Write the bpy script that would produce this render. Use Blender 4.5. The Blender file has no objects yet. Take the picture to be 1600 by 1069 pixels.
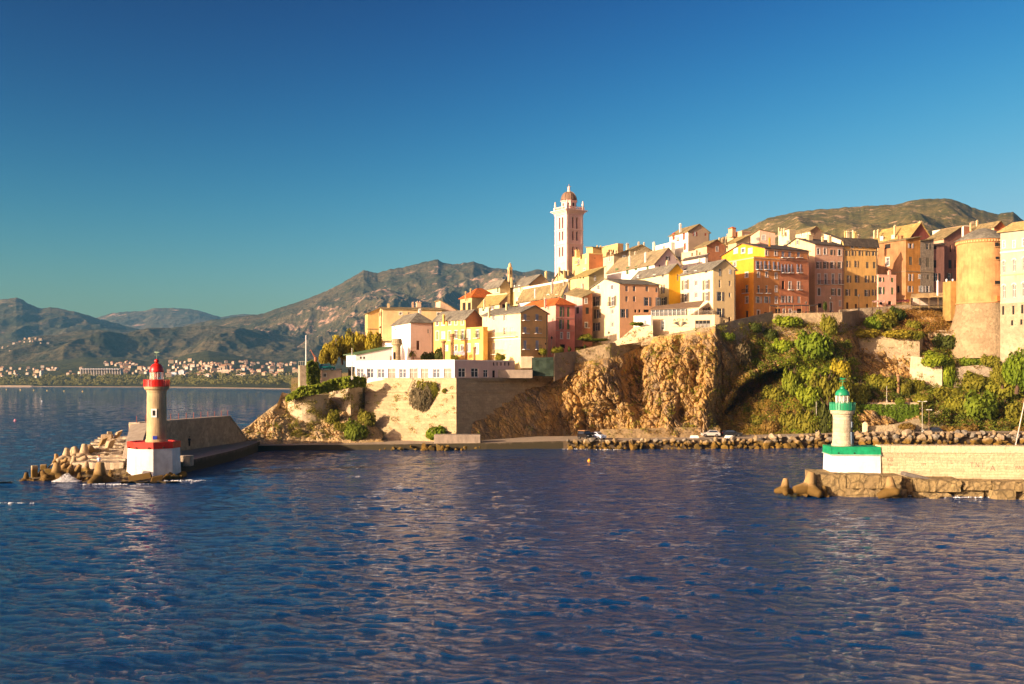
import bpy, math, random
import numpy as np
from mathutils import Vector
from mathutils.bvhtree import BVHTree
R = math.radians
scene = bpy.context.scene
col = scene.collection
rnd = random.Random(7)
# ------------------------------------------------------------------ camera, sky, sun, exposure
CAMZ, F, HZ = 14.0, 1600.0, 596.0
cd = bpy.data.cameras.new("camera"); cam = bpy.data.objects.new("camera", cd); col.objects.link(cam)
cam.location = (0, 0, CAMZ); cam.rotation_euler = (R(90), 0, 0)
cd.sensor_width = 36; cd.lens = 36; cd.shift_y = (HZ - 534.5) / 1600.0
cd.clip_start = 1; cd.clip_end = 60000
scene.camera = cam
SUN = Vector((-0.835, -0.55, 0.0)).normalized(); SUN_EL = R(14)
w = bpy.data.worlds.new("World"); scene.world = w; w.use_nodes = True
nt = w.node_tree; bg = nt.nodes['Background']
sky = nt.nodes.new('ShaderNodeTexSky'); sky.sky_type = 'NISHITA'; sky.sun_disc = False
sky.sun_elevation = SUN_EL; sky.sun_rotation = math.atan2(SUN.x, SUN.y)
sky.air_density = 1.0; sky.dust_density = 1.5; sky.ozone_density = 3.5; sky.altitude = 0
def _m(op, *v):
    k = nt.nodes.new('ShaderNodeMath'); k.operation = op
    for i, x in enumerate(v):
        if isinstance(x, (int, float)): k.inputs[i].default_value = x
        else: nt.links.new(x, k.inputs[i])
    return k.outputs[0]
_sp = nt.nodes.new('ShaderNodeSeparateColor'); _cb = nt.nodes.new('ShaderNodeCombineColor'); nt.links.new(sky.outputs[0], _sp.inputs[0])
# contrast grade of the sky texture, channel by channel, with a soft shoulder
for i, (p, k, m_, t, g_) in enumerate(((5.0, .0095, .50, 2.2, 8.6), (4.0, .0095, .68, 4.2, 6.2), (4.0, .0042, .80, 5.8, 4.6))):
    x = _sp.outputs[i]; s_ = _m('MULTIPLY', _m('POWER', x, p), k); y = _m('DIVIDE', s_, _m('ADD', _m('MULTIPLY', s_, 1/m_), 1.0))
    e = _m('MULTIPLY', _m('MINIMUM', _m('MAXIMUM', _m('SUBTRACT', x, t), 0.0), 8.0), g_)
    nt.links.new(_m('ADD', _m('MULTIPLY', y, 9.0), e), _cb.inputs[i])
nt.links.new(_cb.outputs[0], bg.inputs[0])
bg.inputs[1].default_value = 0.05
sl = bpy.data.lights.new("sun", 'SUN'); sl.energy = 4.3; sl.angle = R(0.5); sl.color = (1.0, 0.74, 0.51)
so = bpy.data.objects.new("sun", sl); col.objects.link(so)
sdir = Vector((SUN.x*math.cos(SUN_EL), SUN.y*math.cos(SUN_EL), math.sin(SUN_EL)))
so.rotation_euler = sdir.to_track_quat('Z', 'Y').to_euler(); so.location = (-300, -100, 200)
scene.view_settings.view_transform = 'Standard'; scene.view_settings.look = 'None'
scene.view_settings.exposure = 1.3; scene.view_settings.gamma = 1.0
scene.cycles.volume_max_steps = 64; scene.cycles.volume_bounces = 0
scene.cycles.max_bounces = 6; scene.cycles.diffuse_bounces = 3; scene.cycles.glossy_bounces = 3
scene.cycles.transparent_max_bounces = 8
# ------------------------------------------------------------------ helpers
def P(px, py, Y): return Vector(((px-800)/F*Y, Y, CAMZ+(HZ-py)/F*Y))
def YatZ(py, z): return (CAMZ-z)*F/(py-HZ)
def frame(ox, oy, s): return lambda x, y: (ox+x/s, oy+y/s)
Z3 = frame(560, 400, 5.0); Z4 = frame(820, 280, 4.859); Z5 = frame(840, 400, 5.0); Z6 = frame(1100, 320, 5.938)
Z7 = frame(1340, 320, 4.858); Z8 = frame(700, 500, 4.0); Z0 = frame(0, 0, 1.0)
def tag(o, label=None, cat=None, group=None, kind=None):
    if label: o['label'] = label
    if cat: o['category'] = cat
    if group: o['group'] = group
    if kind: o['kind'] = kind
    return o
def empty(name, loc, label=None, cat=None, group=None, rz=0):
    o = bpy.data.objects.new(name, None); col.objects.link(o); o.location = loc; o.rotation_euler = (0, 0, rz)
    o.empty_display_size = 0.5
    return tag(o, label, cat, group)
def link(name, me, parent=None):
    o = bpy.data.objects.new(name, me); col.objects.link(o)
    if parent: o.parent = parent
    return o
def copy_tree(o, parent=None):
    c = o.copy(); col.objects.link(c)
    if parent: c.parent = parent
    for ch in list(o.children): copy_tree(ch, c)
    return c
class MB:
    def __init__(s, org=(0, 0, 0)): s.v = []; s.f = []; s.m = []; s.o = Vector(org); s.mi = 0
    def face(s, pts):
        n = len(s.v); s.v += [tuple(Vector(p)-s.o) for p in pts]; s.f.append(tuple(range(n, n+len(pts)))); s.m.append(s.mi)
    def raw(s, vs, fs):
        n = len(s.v); s.v += [tuple(Vector(p)-s.o) for p in vs]
        for f in fs: s.f.append(tuple(i+n for i in f)); s.m.append(s.mi)
    def hexa(s, b, t):       # bottom ring, top ring (4 each, ccw from above)
        k = len(b); s.raw(list(b)+list(t), [tuple(range(k))[::-1], tuple(range(k, 2*k))] +
                          [(i, (i+1) % k, k+(i+1) % k, k+i) for i in range(k)])
    def box(s, c, sx, sy, sz, rz=0, tap=1.0):   # c = centre of the base
        ca, sa = math.cos(rz), math.sin(rz); c = Vector(c); q = []
        for z, k in ((0, 1), (sz, tap)):
            q.append([c+Vector((x*sx/2*k*ca-y*sy/2*k*sa, x*sx/2*k*sa+y*sy/2*k*ca, z)) for x, y in ((-1, -1), (1, -1), (1, 1), (-1, 1))])
        s.hexa(q[0], q[1])
    def obox(s, c, a, b, d):  # centre and three half vectors
        c, a, b, d = map(Vector, (c, a, b, d))
        if a.cross(b).dot(d) < 0: a = -a
        s.hexa([c-a-b-d, c+a-b-d, c+a+b-d, c-a+b-d], [c-a-b+d, c+a-b+d, c+a+b+d, c-a+b+d])
    def lathe(s, c, prof, n=24, ph=0, a0=0, a1=2*math.pi):
        c = Vector(c); full = abs(a1-a0-2*math.pi) < 1e-6; k = n if full else n+1
        vs = [c+Vector((r*math.cos(a0+ph+(a1-a0)*j/n), r*math.sin(a0+ph+(a1-a0)*j/n), z)) for r, z in prof for j in range(k)]
        fs = []
        for i in range(len(prof)-1):
            for j in range(n):
                j2 = (j+1) % k; fs.append((i*k+j, i*k+j2, (i+1)*k+j2, (i+1)*k+j))
        if full:
            if prof[0][0] > 1e-4: fs.append(tuple(range(k))[::-1])
            if prof[-1][0] > 1e-4: fs.append(tuple((len(prof)-1)*k+j for j in range(k)))
        s.raw(vs, fs)
    def tube(s, a, b, r0, r1=None, n=8):
        a, b = Vector(a), Vector(b); r1 = r0 if r1 is None else r1
        d = (b-a).normalized(); u = d.orthogonal().normalized(); w_ = d.cross(u)
        ring = lambda c, r: [c+u*r*math.cos(2*math.pi*j/n)+w_*r*math.sin(2*math.pi*j/n) for j in range(n)]
        s.hexa(ring(a, r0), ring(b, r1))
    def build(s, name, mats, parent=None, smooth=False):
        me = bpy.data.meshes.new(name); me.from_pydata(s.v, [], s.f)
        for m in (mats if isinstance(mats, (list, tuple)) else [mats]): me.materials.append(m)
        if any(s.m): me.polygons.foreach_set('material_index', s.m)
        if smooth: me.polygons.foreach_set('use_smooth', [True]*len(s.f))
        me.update(); return link(name, me, parent)
def grid_mesh(name, V, mat_, smooth=True, wrap=False):   # V: (rows, cols, 3)
    r, c, _ = V.shape; me = bpy.data.meshes.new(name)
    me.vertices.add(r*c); me.vertices.foreach_set('co', V.reshape(-1).astype(np.float32))
    i = np.arange((r-1)*(c-1)); a = (i//(c-1))*c+i % (c-1)
    q = np.stack([a, a+1, a+c+1, a+c], 1).astype(np.int32)
    me.loops.add(q.size); me.polygons.add(len(q))
    me.loops.foreach_set('vertex_index', q.reshape(-1))
    me.polygons.foreach_set('loop_start', np.arange(0, q.size, 4, dtype=np.int32))
    me.polygons.foreach_set('loop_total', np.full(len(q), 4, dtype=np.int32))
    me.update(calc_edges=True)
    me.polygons.foreach_set('use_smooth', np.full(len(q), smooth, dtype=bool))
    me.materials.append(mat_); me.update(); return link(name, me)
# vectorised gradient noise
_rs = np.random.RandomState(3); _perm = np.tile(_rs.permutation(256), 3); _g = _rs.normal(size=(256, 3)); _g /= np.linalg.norm(_g, axis=1)[:, None]
def pn(x, y, z=0.0):
    x, y, z = np.broadcast_arrays(np.asarray(x, float), np.asarray(y, float), np.asarray(z, float))
    xi, yi, zi = (np.floor(a).astype(int) for a in (x, y, z)); fx, fy, fz = x-xi, y-yi, z-zi
    u, v, w_ = (a*a*a*(a*(a*6-15)+10) for a in (fx, fy, fz)); xi, yi, zi = xi & 255, yi & 255, zi & 255; out = 0
    for dx in (0, 1):
        for dy in (0, 1):
            for dz in (0, 1):
                g = _g[_perm[_perm[_perm[xi+dx]+yi+dy]+zi+dz]]
                d = g[..., 0]*(fx-dx)+g[..., 1]*(fy-dy)+g[..., 2]*(fz-dz)
                out = out+d*(u if dx else 1-u)*(v if dy else 1-v)*(w_ if dz else 1-w_)
    return out*1.5
def fbm(x, y, z=0.0, o=4, rid=False):
    s, a, f = 0, 1.0, 1.0
    for _ in range(o):
        n = pn(x*f, y*f, z*f+_*7.3); s = s+a*((1-2*np.abs(n)) if rid else n); a *= .5; f *= 2.03
    return s
# ------------------------------------------------------------------ materials
def newmat(name):
    m = bpy.data.materials.new(name); m.use_nodes = True; n = m.node_tree
    b = n.nodes['Principled BSDF']; b.inputs['Specular IOR Level'].default_value = 0.25
    return m, n, b
def L(n, a, b): n.links.new(a, b)
def nnoise(n, vec, scale, detail=4, rough=.6, dist=0):
    t = n.nodes.new('ShaderNodeTexNoise'); t.inputs['Scale'].default_value = scale; t.inputs['Detail'].default_value = detail
    t.inputs['Roughness'].default_value = rough; t.inputs['Distortion'].default_value = dist
    if vec: L(n, vec, t.inputs['Vector'])
    return t.outputs['Fac']
def coords(n, scale=(1, 1, 1), which='Object'):
    tc = n.nodes.new('ShaderNodeTexCoord'); mp = n.nodes.new('ShaderNodeMapping'); mp.inputs['Scale'].default_value = scale
    L(n, tc.outputs[which], mp.inputs['Vector']); return mp.outputs[0]
def ramp(n, fac, stops):
    r = n.nodes.new('ShaderNodeValToRGB'); e = r.color_ramp.elements
    while len(e) < len(stops): e.new(.5)
    for i, (p, c) in enumerate(stops): e[i].position = p; e[i].color = (*c, 1) if len(c) == 3 else c
    L(n, fac, r.inputs[0]); return r.outputs[0]
def mix(n, fac, a, b, mode='MIX'):
    m = n.nodes.new('ShaderNodeMix'); m.data_type = 'RGBA'; m.blend_type = mode
    for s, v in ((m.inputs[0], fac), (m.inputs[6], a), (m.inputs[7], b)):
        if isinstance(v, (int, float)): s.default_value = v
        elif isinstance(v, tuple): s.default_value = (*v, 1)
        else: L(n, v, s)
    return m.outputs[2]
def bump(n, b, h, strength=.3, dist=.1, prev=None):
    u = n.nodes.new('ShaderNodeBump'); u.inputs['Strength'].default_value = strength; u.inputs['Distance'].default_value = dist
    L(n, h, u.inputs['Height']); 
    if prev: L(n, prev, u.inputs['Normal'])
    L(n, u.outputs[0], b.inputs['Normal']); return u.outputs[0]
def sc(c, k): return tuple(min(1, x*k) for x in c)
_mc = {}
def plaster(c, wear=.35):
    wear = min(1, wear*1.6); key = ('pl', c, wear)
    if key in _mc: return _mc[key]
    m, n, b = newmat('plaster'); v = coords(n); vs = coords(n, (1, 1, .12))
    a = nnoise(n, v, .35, 5, .65); st = nnoise(n, vs, 1.6, 5, .7)
    c1 = mix(n, ramp(n, a, [(.35, (0, 0, 0)), (.7, (1, 1, 1))]), sc(c, 1.08), sc(c, 1-.42*wear))
    dirt = tuple(x*y for x, y in zip(c, (.55, .5, .45)))
    f = ramp(n, st, [(.5, (0, 0, 0)), (.8, (wear,)*3)])
    c2 = mix(n, f, c1, dirt)
    fine = nnoise(n, v, 3.0, 4, .7)
    c3 = mix(n, ramp(n, fine, [(.55, (0, 0, 0)), (.75, (wear*.7,)*3)]), c2, sc(c, .72))
    L(n, c3, b.inputs['Base Color']); b.inputs['Roughness'].default_value = .85
    bump(n, b, fine, .35, .05); _mc[key] = m; return m
def stone(c, wear=.6, bs=(1.1, .42), mortar=.5):
    key = ('st', c, wear, bs)
    if key in _mc: return _mc[key]
    m, n, b = newmat('stone_masonry')
    tc = n.nodes.new('ShaderNodeTexCoord'); sp = n.nodes.new('ShaderNodeSeparateXYZ'); L(n, tc.outputs['Object'], sp.inputs[0])
    ad = n.nodes.new('ShaderNodeMath'); ad.operation = 'ADD'; L(n, sp.outputs[0], ad.inputs[0])
    mu = n.nodes.new('ShaderNodeMath'); mu.operation = 'MULTIPLY'; mu.inputs[1].default_value = .6; L(n, sp.outputs[1], mu.inputs[0]); L(n, mu.outputs[0], ad.inputs[1])
    cb = n.nodes.new('ShaderNodeCombineXYZ'); L(n, ad.outputs[0], cb.inputs[0]); L(n, sp.outputs[2], cb.inputs[1])
    v = coords(n); dn = n.nodes.new('ShaderNodeTexNoise'); dn.inputs['Scale'].default_value = .8; L(n, v, dn.inputs['Vector'])
    ml = n.nodes.new('ShaderNodeVectorMath'); ml.operation = 'MULTIPLY_ADD'; L(n, dn.outputs['Color'], ml.inputs[0]); ml.inputs[1].default_value = (.35, .35, 0); L(n, cb.outputs[0], ml.inputs[2])
    br = n.nodes.new('ShaderNodeTexBrick'); L(n, ml.outputs[0], br.inputs['Vector']); br.inputs['Scale'].default_value = 1
    br.inputs['Brick Width'].default_value = bs[0]; br.inputs['Row Height'].default_value = bs[1]; br.inputs['Mortar Size'].default_value = .035
    br.inputs['Color1'].default_value = (*sc(c, 1.15), 1); br.inputs['Color2'].default_value = (*sc(c, .72), 1)
    br.inputs['Mortar'].default_value = (*sc(c, mortar), 1); br.inputs['Mortar Smooth'].default_value = .5
    a = nnoise(n, v, .25, 6, .65); big = mix(n, ramp(n, a, [(.3, (0, 0, 0)), (.7, (1, 1, 1))]), sc(c, 1.1), sc(c, .7))
    c1 = mix(n, .55, big, br.outputs['Color'])
    fine = nnoise(n, v, 2.2, 6, .75); c2 = mix(n, ramp(n, fine, [(.5, (0, 0, 0)), (.75, (wear,)*3)]), c1, sc(c, .5))
    L(n, c2, b.inputs['Base Color']); b.inputs['Roughness'].default_value = .9
    hh = mix(n, .5, br.outputs['Fac'], fine); inv = n.nodes.new('ShaderNodeInvert'); L(n, br.outputs['Fac'], inv.inputs[1])
    p = bump(n, b, inv.outputs[0], .4, .08); bump(n, b, fine, .8, .25, p); _mc[key] = m; return m
def rubble(c, wear=.7, scale=1.3):
    key = ('rb', c, wear, scale)
    if key in _mc: return _mc[key]
    m, n, b = newmat('rubble_stone'); v = coords(n)
    vo = n.nodes.new('ShaderNodeTexVoronoi'); vo.inputs['Scale'].default_value = scale; L(n, v, vo.inputs['Vector'])
    a = nnoise(n, v, .22, 6, .7); c1 = mix(n, ramp(n, a, [(.32, (0, 0, 0)), (.68, (1, 1, 1))]), sc(c, 1.15), sc(c, .68))
    hsv = n.nodes.new('ShaderNodeSeparateColor'); L(n, vo.outputs['Color'], hsv.inputs[0])
    c2 = mix(n, ramp(n, hsv.outputs[0], [(0, (0, 0, 0)), (1, (wear,)*3)]), c1, sc(c, .6))
    fine = nnoise(n, v, 1.8, 7, .75); c3 = mix(n, ramp(n, fine, [(.52, (0, 0, 0)), (.7, (wear,)*3)]), c2, sc(c, .42))
    L(n, c3, b.inputs['Base Color']); b.inputs['Roughness'].default_value = .92
    p = bump(n, b, vo.outputs['Distance'], .5, -.12); bump(n, b, fine, .9, .3, p); _mc[key] = m; return m
def simple(c, rough=.6, metal=0, spec=.3, var=.25, scale=1.5):
    key = ('si', c, rough, metal, var, scale)
    if key in _mc: return _mc[key]
    m, n, b = newmat('surface'); v = coords(n); a = nnoise(n, v, scale, 5, .7)
    L(n, mix(n, ramp(n, a, [(.35, (0, 0, 0)), (.7, (1, 1, 1))]), sc(c, 1+var*.4), sc(c, 1-var)), b.inputs['Base Color'])
    b.inputs['Roughness'].default_value = rough; b.inputs['Metallic'].default_value = metal; b.inputs['Specular IOR Level'].default_value = spec
    _mc[key] = m; return m
def roofing(c, c2=None, sx=.45):
    key = ('rf', c, c2)
    if key in _mc: return _mc[key]
    m, n, b = newmat('roof_slates'); v = coords(n); c2 = c2 or sc(c, .55)
    vo = n.nodes.new('ShaderNodeTexVoronoi'); vo.inputs['Scale'].default_value = 1/sx; L(n, v, vo.inputs['Vector'])
    s = n.nodes.new('ShaderNodeSeparateColor'); L(n, vo.outputs['Color'], s.inputs[0])
    a = nnoise(n, v, .4, 5, .7)
    c0 = mix(n, s.outputs[0], sc(c, 1.25), sc(c, .65)); c1 = mix(n, ramp(n, a, [(.4, (0, 0, 0)), (.68, (1, 1, 1))]), c0, c2)
    L(n, c1, b.inputs['Base Color']); b.inputs['Roughness'].default_value = .85; bump(n, b, vo.outputs['Distance'], .7, -.1); _mc[key] = m; return m
def concrete(c, wear=.6, moss=None):
    key = ('co', c, wear, moss)
    if key in _mc: return _mc[key]
    m, n, b = newmat('concrete'); v = coords(n); vs = coords(n, (1, 1, .2))
    a = nnoise(n, v, .6, 6, .7); st = nnoise(n, vs, 1.3, 5, .7); fine = nnoise(n, v, 5, 5, .75)
    c1 = mix(n, ramp(n, a, [(.3, (0, 0, 0)), (.7, (1, 1, 1))]), sc(c, 1.15), sc(c, .7))
    c2 = mix(n, ramp(n, st, [(.48, (0, 0, 0)), (.75, (wear,)*3)]), c1, sc(c, .42))
    if moss:   # weed and wet stain near the waterline, fixed on the block
        g = n.nodes.new('ShaderNodeNewGeometry'); sp = n.nodes.new('ShaderNodeSeparateXYZ'); L(n, g.outputs['Position'], sp.inputs[0])
        mr = n.nodes.new('ShaderNodeMapRange'); mr.inputs[1].default_value = .1; mr.inputs[2].default_value = 2.4; mr.inputs[3].default_value = 1; mr.inputs[4].default_value = 0
        L(n, sp.outputs[2], mr.inputs[0]); ad = n.nodes.new('ShaderNodeMath'); ad.operation = 'MULTIPLY_ADD'; L(n, a, ad.inputs[0]); ad.inputs[1].default_value = .9; L(n, mr.outputs[0], ad.inputs[2])
        c2 = mix(n, ramp(n, ad.outputs[0], [(.7, (0, 0, 0)), (1.0, (1, 1, 1))]), c2, moss)
    L(n, c2, b.inputs['Base Color']); b.inputs['Roughness'].default_value = .85; bump(n, b, fine, .6, .1); _mc[key] = m; return m
def leafmat(c, c2, name='foliage', dry=None):
    key = ('lf', c, c2)
    if key in _mc: return _mc[key]
    m, n, b = newmat(name); v = coords(n, which='Object'); oi = n.nodes.new('ShaderNodeObjectInfo')
    a = nnoise(n, v, 1.1, 4, .8)
    c1 = mix(n, ramp(n, a, [(.38, (0, 0, 0)), (.62, (1, 1, 1))]), c, c2); c1 = mix(n, oi.outputs['Random'], c1, mix(n, .35, c1, dry or (.12, .08, .02)))
    L(n, c1, b.inputs['Base Color']); b.inputs['Roughness'].default_value = .7; b.inputs['Specular IOR Level'].default_value = .15
    tr = n.nodes.new('ShaderNodeBsdfTranslucent'); L(n, c1, tr.inputs[0]); ms = n.nodes.new('ShaderNodeMixShader'); ms.inputs[0].default_value = .3
    L(n, b.outputs[0], ms.inputs[1]); L(n, tr.outputs[0], ms.inputs[2]); L(n, ms.outputs[0], n.nodes['Material Output'].inputs[0])
    _mc[key] = m; return m
GLASS, _n, _b = newmat('window_glass'); _b.inputs['Base Color'].default_value = (.03, .035, .05, 1); _b.inputs['Roughness'].default_value = .12; _b.inputs['Specular IOR Level'].default_value = .6
DARK = simple((.02, .018, .016), .9); IRON = simple((.03, .03, .032), .5); WHITE = simple((.8, .78, .72), .6, var=.12); WOOD = simple((.12, .06, .03), .7)
CURTAIN = simple((.55, .5, .42), .8)
# ------------------------------------------------------------------ sea
def make_sea():
    rows = [38.0]
    while rows[-1] < 9000: rows.append(rows[-1]*(1+max(.0022, min(.03, rows[-1]/60000))))
    Y = np.array(rows); ncol = 800
    T = np.linspace(-.93, .93, ncol); YY, TT = np.meshgrid(Y, T, indexing='ij'); X = YY*TT
    Z = np.zeros_like(X); r = np.random.RandomState(5)
    wx = 1.5*pn(X/7, YY/5, 1)+.5*pn(X/2.2, YY/1.6, 5); wy = 1.1*pn(X/6, YY/5, 9)+.35*pn(X/2, YY/1.5, 13)
    cell = np.maximum(YY*1.86/ncol, YY*.0028)
    for i in range(64):
        lam = 0.55*(1.052**i); ang = R(78)+r.normal()*.55; k = 2*math.pi/lam
        amp = .0072*lam**.58*(1 if lam < 2.5 else .72 if lam < 5 else .42); fade = np.clip((lam/cell-2.2)/2.5, 0, 1)
        patch = .8+.5*pn(X/23+i, YY/31)
        Z += amp*fade*patch*np.sin(k*((X+wx)*math.cos(ang)+(YY+wy)*math.sin(ang))+r.uniform(0, 6.3))
    # long lazy swell left by a passing hull close to the camera
    near = np.clip((68-YY)/22, 0, 1)
    Z *= (1-.45*near)
    Z += near*.09*np.sin((YY*.9+X*.12+4*pn(X/16, YY/9))*1.1)*(.4+pn(X/11, YY/11))
    V = np.stack([X, YY, Z-.05], -1)
    m, n, b = newmat('sea_water'); b.inputs['Base Color'].default_value = (.001, .036, .13, 1); b.inputs['Roughness'].default_value = .035
    b.inputs['IOR'].default_value = 1.33; b.inputs['Specular IOR Level'].default_value = .5
    v1 = coords(n, (.7, 1.9, 1)); v2 = coords(n, (2.4, 6.0, 1)); v3 = coords(n, (.18, .4, 1))
    a = nnoise(n, v1, 2.1, 6, .66, .4); c = nnoise(n, v2, 1.6, 5, .65, .3); d = nnoise(n, v3, 1.0, 3, .5)
    p = bump(n, b, a, .8, .42); p = bump(n, b, c, .8, .12, p); bump(n, b, d, .15, .4, p)
    o = grid_mesh('sea', V, m); tag(o, kind='structure')
    s = MB(); S = 30000
    for (x0, x1, y0, y1) in ((-S, S, -S, 38), (-S, S, 9000, S), (-S, -9000*.93, 38, 9000), (9000*.93, S, 38, 9000)):
        s.face([(x0, y0, -.6), (x1, y0, -.6), (x1, y1, -.6), (x0, y1, -.6)])
    s.face([(-9000*.93, 38, -.6), (9000*.93, 38, -.6), (9000*.93, 9000, -.6), (-9000*.93, 9000, -.6)])
    tag(s.build('open_water', m), kind='structure')
make_sea()
# ------------------------------------------------------------------ far land: mountains as eroded height fields
def mountain_mat(c_lo, c_hi, c_rock, rockamt, sx):
    m, n, b = newmat('maquis_slopes'); v = coords(n)
    a = nnoise(n, v, 1/(sx*5), 6, .65); f = nnoise(n, v, 1/sx, 7, .75); r_ = nnoise(n, v, 1/(sx*2.2), 7, .7, .4)
    c1 = mix(n, ramp(n, a, [(.4, (0, 0, 0)), (.6, (1, 1, 1))]), c_lo, c_hi)
    c2 = mix(n, ramp(n, f, [(.45, (0, 0, 0)), (.62, (.8, .8, .8))]), c1, sc(c_lo, .55))
    c3 = mix(n, ramp(n, r_, [(rockamt, (0, 0, 0)), (rockamt+.09, (.9, .9, .9))]), c2, c_rock)
    L(n, c3, b.inputs['Base Color']); b.inputs['Roughness'].default_value = .95; b.inputs['Specular IOR Level'].default_value = .05
    bump(n, b, f, .8, sx*.5); return m
class Layer:
    def __init__(s, name, crest, yb, yc, pyb, gam=1.0, amp=.06, wl=900, mat_=None, nx=420, ny=150, seed=0, rough=.5, kind='structure', crag=1.5):
        s.cx, s.cy = [c[0] for c in crest], [c[1] for c in crest]; s.yb, s.yc, s.pyb, s.gam, s.amp, s.wl, s.seed, s.crag = yb, yc, pyb, gam, amp, wl, seed, crag
        px = np.linspace(s.cx[0], s.cx[-1], nx); t = np.concatenate([np.linspace(0, 1, ny), [1.08, 1.25, 1.6]])
        PX, TT = np.meshgrid(px, t); V = s.surf(PX, TT); o = grid_mesh(name, V, mat_); tag(o, kind=kind)
    def surf(s, px, t):
        px = np.asarray(px, float); t = np.asarray(t, float); yb = s.yb(px) if callable(s.yb) else s.yb; pyb = s.pyb(px) if callable(s.pyb) else s.pyb
        tc = np.minimum(t, 1); cr = np.interp(px, s.cx, s.cy)-s.crag*fbm(px/9, s.seed+3.3, o=4)*.8*tc**8; Y = yb+(s.yc-yb)*tc; py = pyb+(cr-pyb)*tc**s.gam
        z = CAMZ+(HZ-py)/F*Y; X = (px-800)/F*Y; zc = CAMZ+(HZ-cr)/F*s.yc
        n = fbm((X+s.seed*999)/s.wl, Y/s.wl*.55, s.seed, 6, True)-.55
        z = z+n*s.amp*zc*np.sin(np.pi*np.clip(tc, 0, 1))**.8
        e = np.maximum(t-1, 0); Y = Y+e*s.wl*2; z = z-e*zc*.9
        z = np.maximum(z, 1.5+0*z) if True else z
        return np.stack([(px-800)/F*Y, Y, z], -1)
    def pt(s, px, t): return Vector(s.surf(px, t))
GRN = (.060, .062, .028); OLV = (.135, .105, .050); RCK = (.45, .28, .19)
F1 = Layer('far_mountain_range', [(60, 512), (150, 497), (175, 489), (200, 487), (225, 486), (240, 482), (270, 481), (290, 482), (310, 485), (325, 490), (345, 496), (360, 493), (380, 490), (420, 497), (520, 520)],
           7600, 9000, 565, .8, .10, 900, mountain_mat(sc(GRN, .9), OLV, RCK, .60, 60), 260, 60, seed=1, crag=1.2)
Lm = Layer('left_mountain', [(-160, 480), (-60, 476), (0, 469), (15, 467), (25, 465), (35, 468), (45, 475), (60, 482), (80, 481), (95, 483), (110, 487), (135, 492), (160, 500), (200, 510), (240, 521), (270, 535), (330, 560)],
           5000, 6500, 582, .85, .16, 900, mountain_mat(GRN, OLV, RCK, .60, 45), 330, 120, seed=2, crag=1.6)
Mm = Layer('main_mountain', [(240, 520), (300, 507), (330, 500), (370, 495), (410, 490), (440, 480), (480, 467), (520, 450), (545, 436), (560, 428), (568, 422), (578, 424), (590, 427), (610, 421), (630, 418), (650, 413), (670, 408), (684, 406), (697, 412), (712, 413), (728, 411), (740, 409), (752, 413), (768, 419), (790, 421), (820, 426), (840, 421), (858, 424), (875, 428), (900, 440), (1000, 470), (1100, 500)],
           4400, 5600, 585, .9, .15, 900, mountain_mat(sc(GRN, .9), OLV, RCK, .60, 40), 700, 200, seed=3, crag=1.6)
S2 = Layer('rocky_spur', [(560, 505), (612, 478), (640, 468), (660, 460), (688, 449), (716, 443), (750, 432), (776, 422), (792, 421), (812, 431), (850, 445), (950, 480)],
           4200, 5100, 586, .95, .22, 420, mountain_mat(GRN, OLV, sc(RCK, 1.1), .53, 28), 360, 130, seed=5, crag=2.2)
S1 = Layer('lower_rocky_spur', [(380, 520), (430, 500), (480, 482), (515, 476), (560, 464), (594, 452), (612, 455), (632, 460), (660, 472), (720, 500), (800, 530)],
           4100, 5000, 586, 1.0, .24, 480, mountain_mat(GRN, OLV, RCK, .53, 30), 420, 130, seed=8, crag=2.0)
Bm = Layer('middle_hills', [(-160, 530), (0, 538), (45, 530), (90, 523), (125, 516), (156, 515), (195, 521), (240, 514), (300, 510), (336, 509), (372, 512), (420, 520), (480, 530), (560, 545), (700, 560)],
           3750, 4700, 588, .9, .22, 520, mountain_mat(sc(GRN, .8), OLV, RCK, .66, 26), 420, 120, seed=11, crag=1.3)
def shoreY(px): return np.interp(px, [-200, 0, 230, 455, 700, 1700], [2850, 2800, 2490, 1870, 1500, 900])
def shorepy(px): return HZ+(CAMZ-2.0)*F/shoreY(px)
Am = Layer('foothills_and_coastal_plain', [(-200, 575), (0, 572), (50, 567), (90, 563), (135, 559), (190, 560), (228, 564), (270, 561), (300, 552), (325, 548), (360, 554), (390, 560), (430, 565), (480, 564), (560, 560), (700, 566), (900, 570)],
           shoreY, 3700, shorepy, 1.0, .07, 260, mountain_mat(sc(GRN, .8), (.085, .085, .025), (.20, .11, .05), .64, 16), 480, 120, seed=13, crag=1.0)
Rm = Layer('right_mountain', [(1040, 400), (1100, 380), (1140, 368), (1165, 358), (1200, 341), (1250, 330), (1300, 326), (1350, 322), (1400, 320), (1420, 314), (1440, 311), (1480, 310), (1495, 314), (1510, 320), (1530, 328), (1560, 335), (1572, 332), (1583, 331), (1600, 345), (1640, 352), (1750, 380)],
           700, 2600, 600, .9, .12, 420, mountain_mat((.11, .10, .03), (.20, .15, .05), (.58, .38, .22), .56, 14), 460, 150, seed=17, crag=1.4)
# beach strip
b_ = MB(); xs = np.linspace(-200, 640, 60)
for i in range(59):
    a, c = xs[i], xs[i+1]; A0 = Vector(((a-800)/F*shoreY(a), shoreY(a)-25, -.3)); C0 = Vector(((c-800)/F*shoreY(c), shoreY(c)-25, -.3))
    k0, k1 = (90 if a > 60 else 30), (90 if c > 60 else 30)
    b_.face([A0, C0, (C0.x*(1+k1/2500), C0.y+k1, 3.0), (A0.x*(1+k0/2500), A0.y+k0, 3.0)])
tag(b_.build('beach', simple((.55, .40, .24), .95, scale=.02)), kind='structure')
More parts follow.
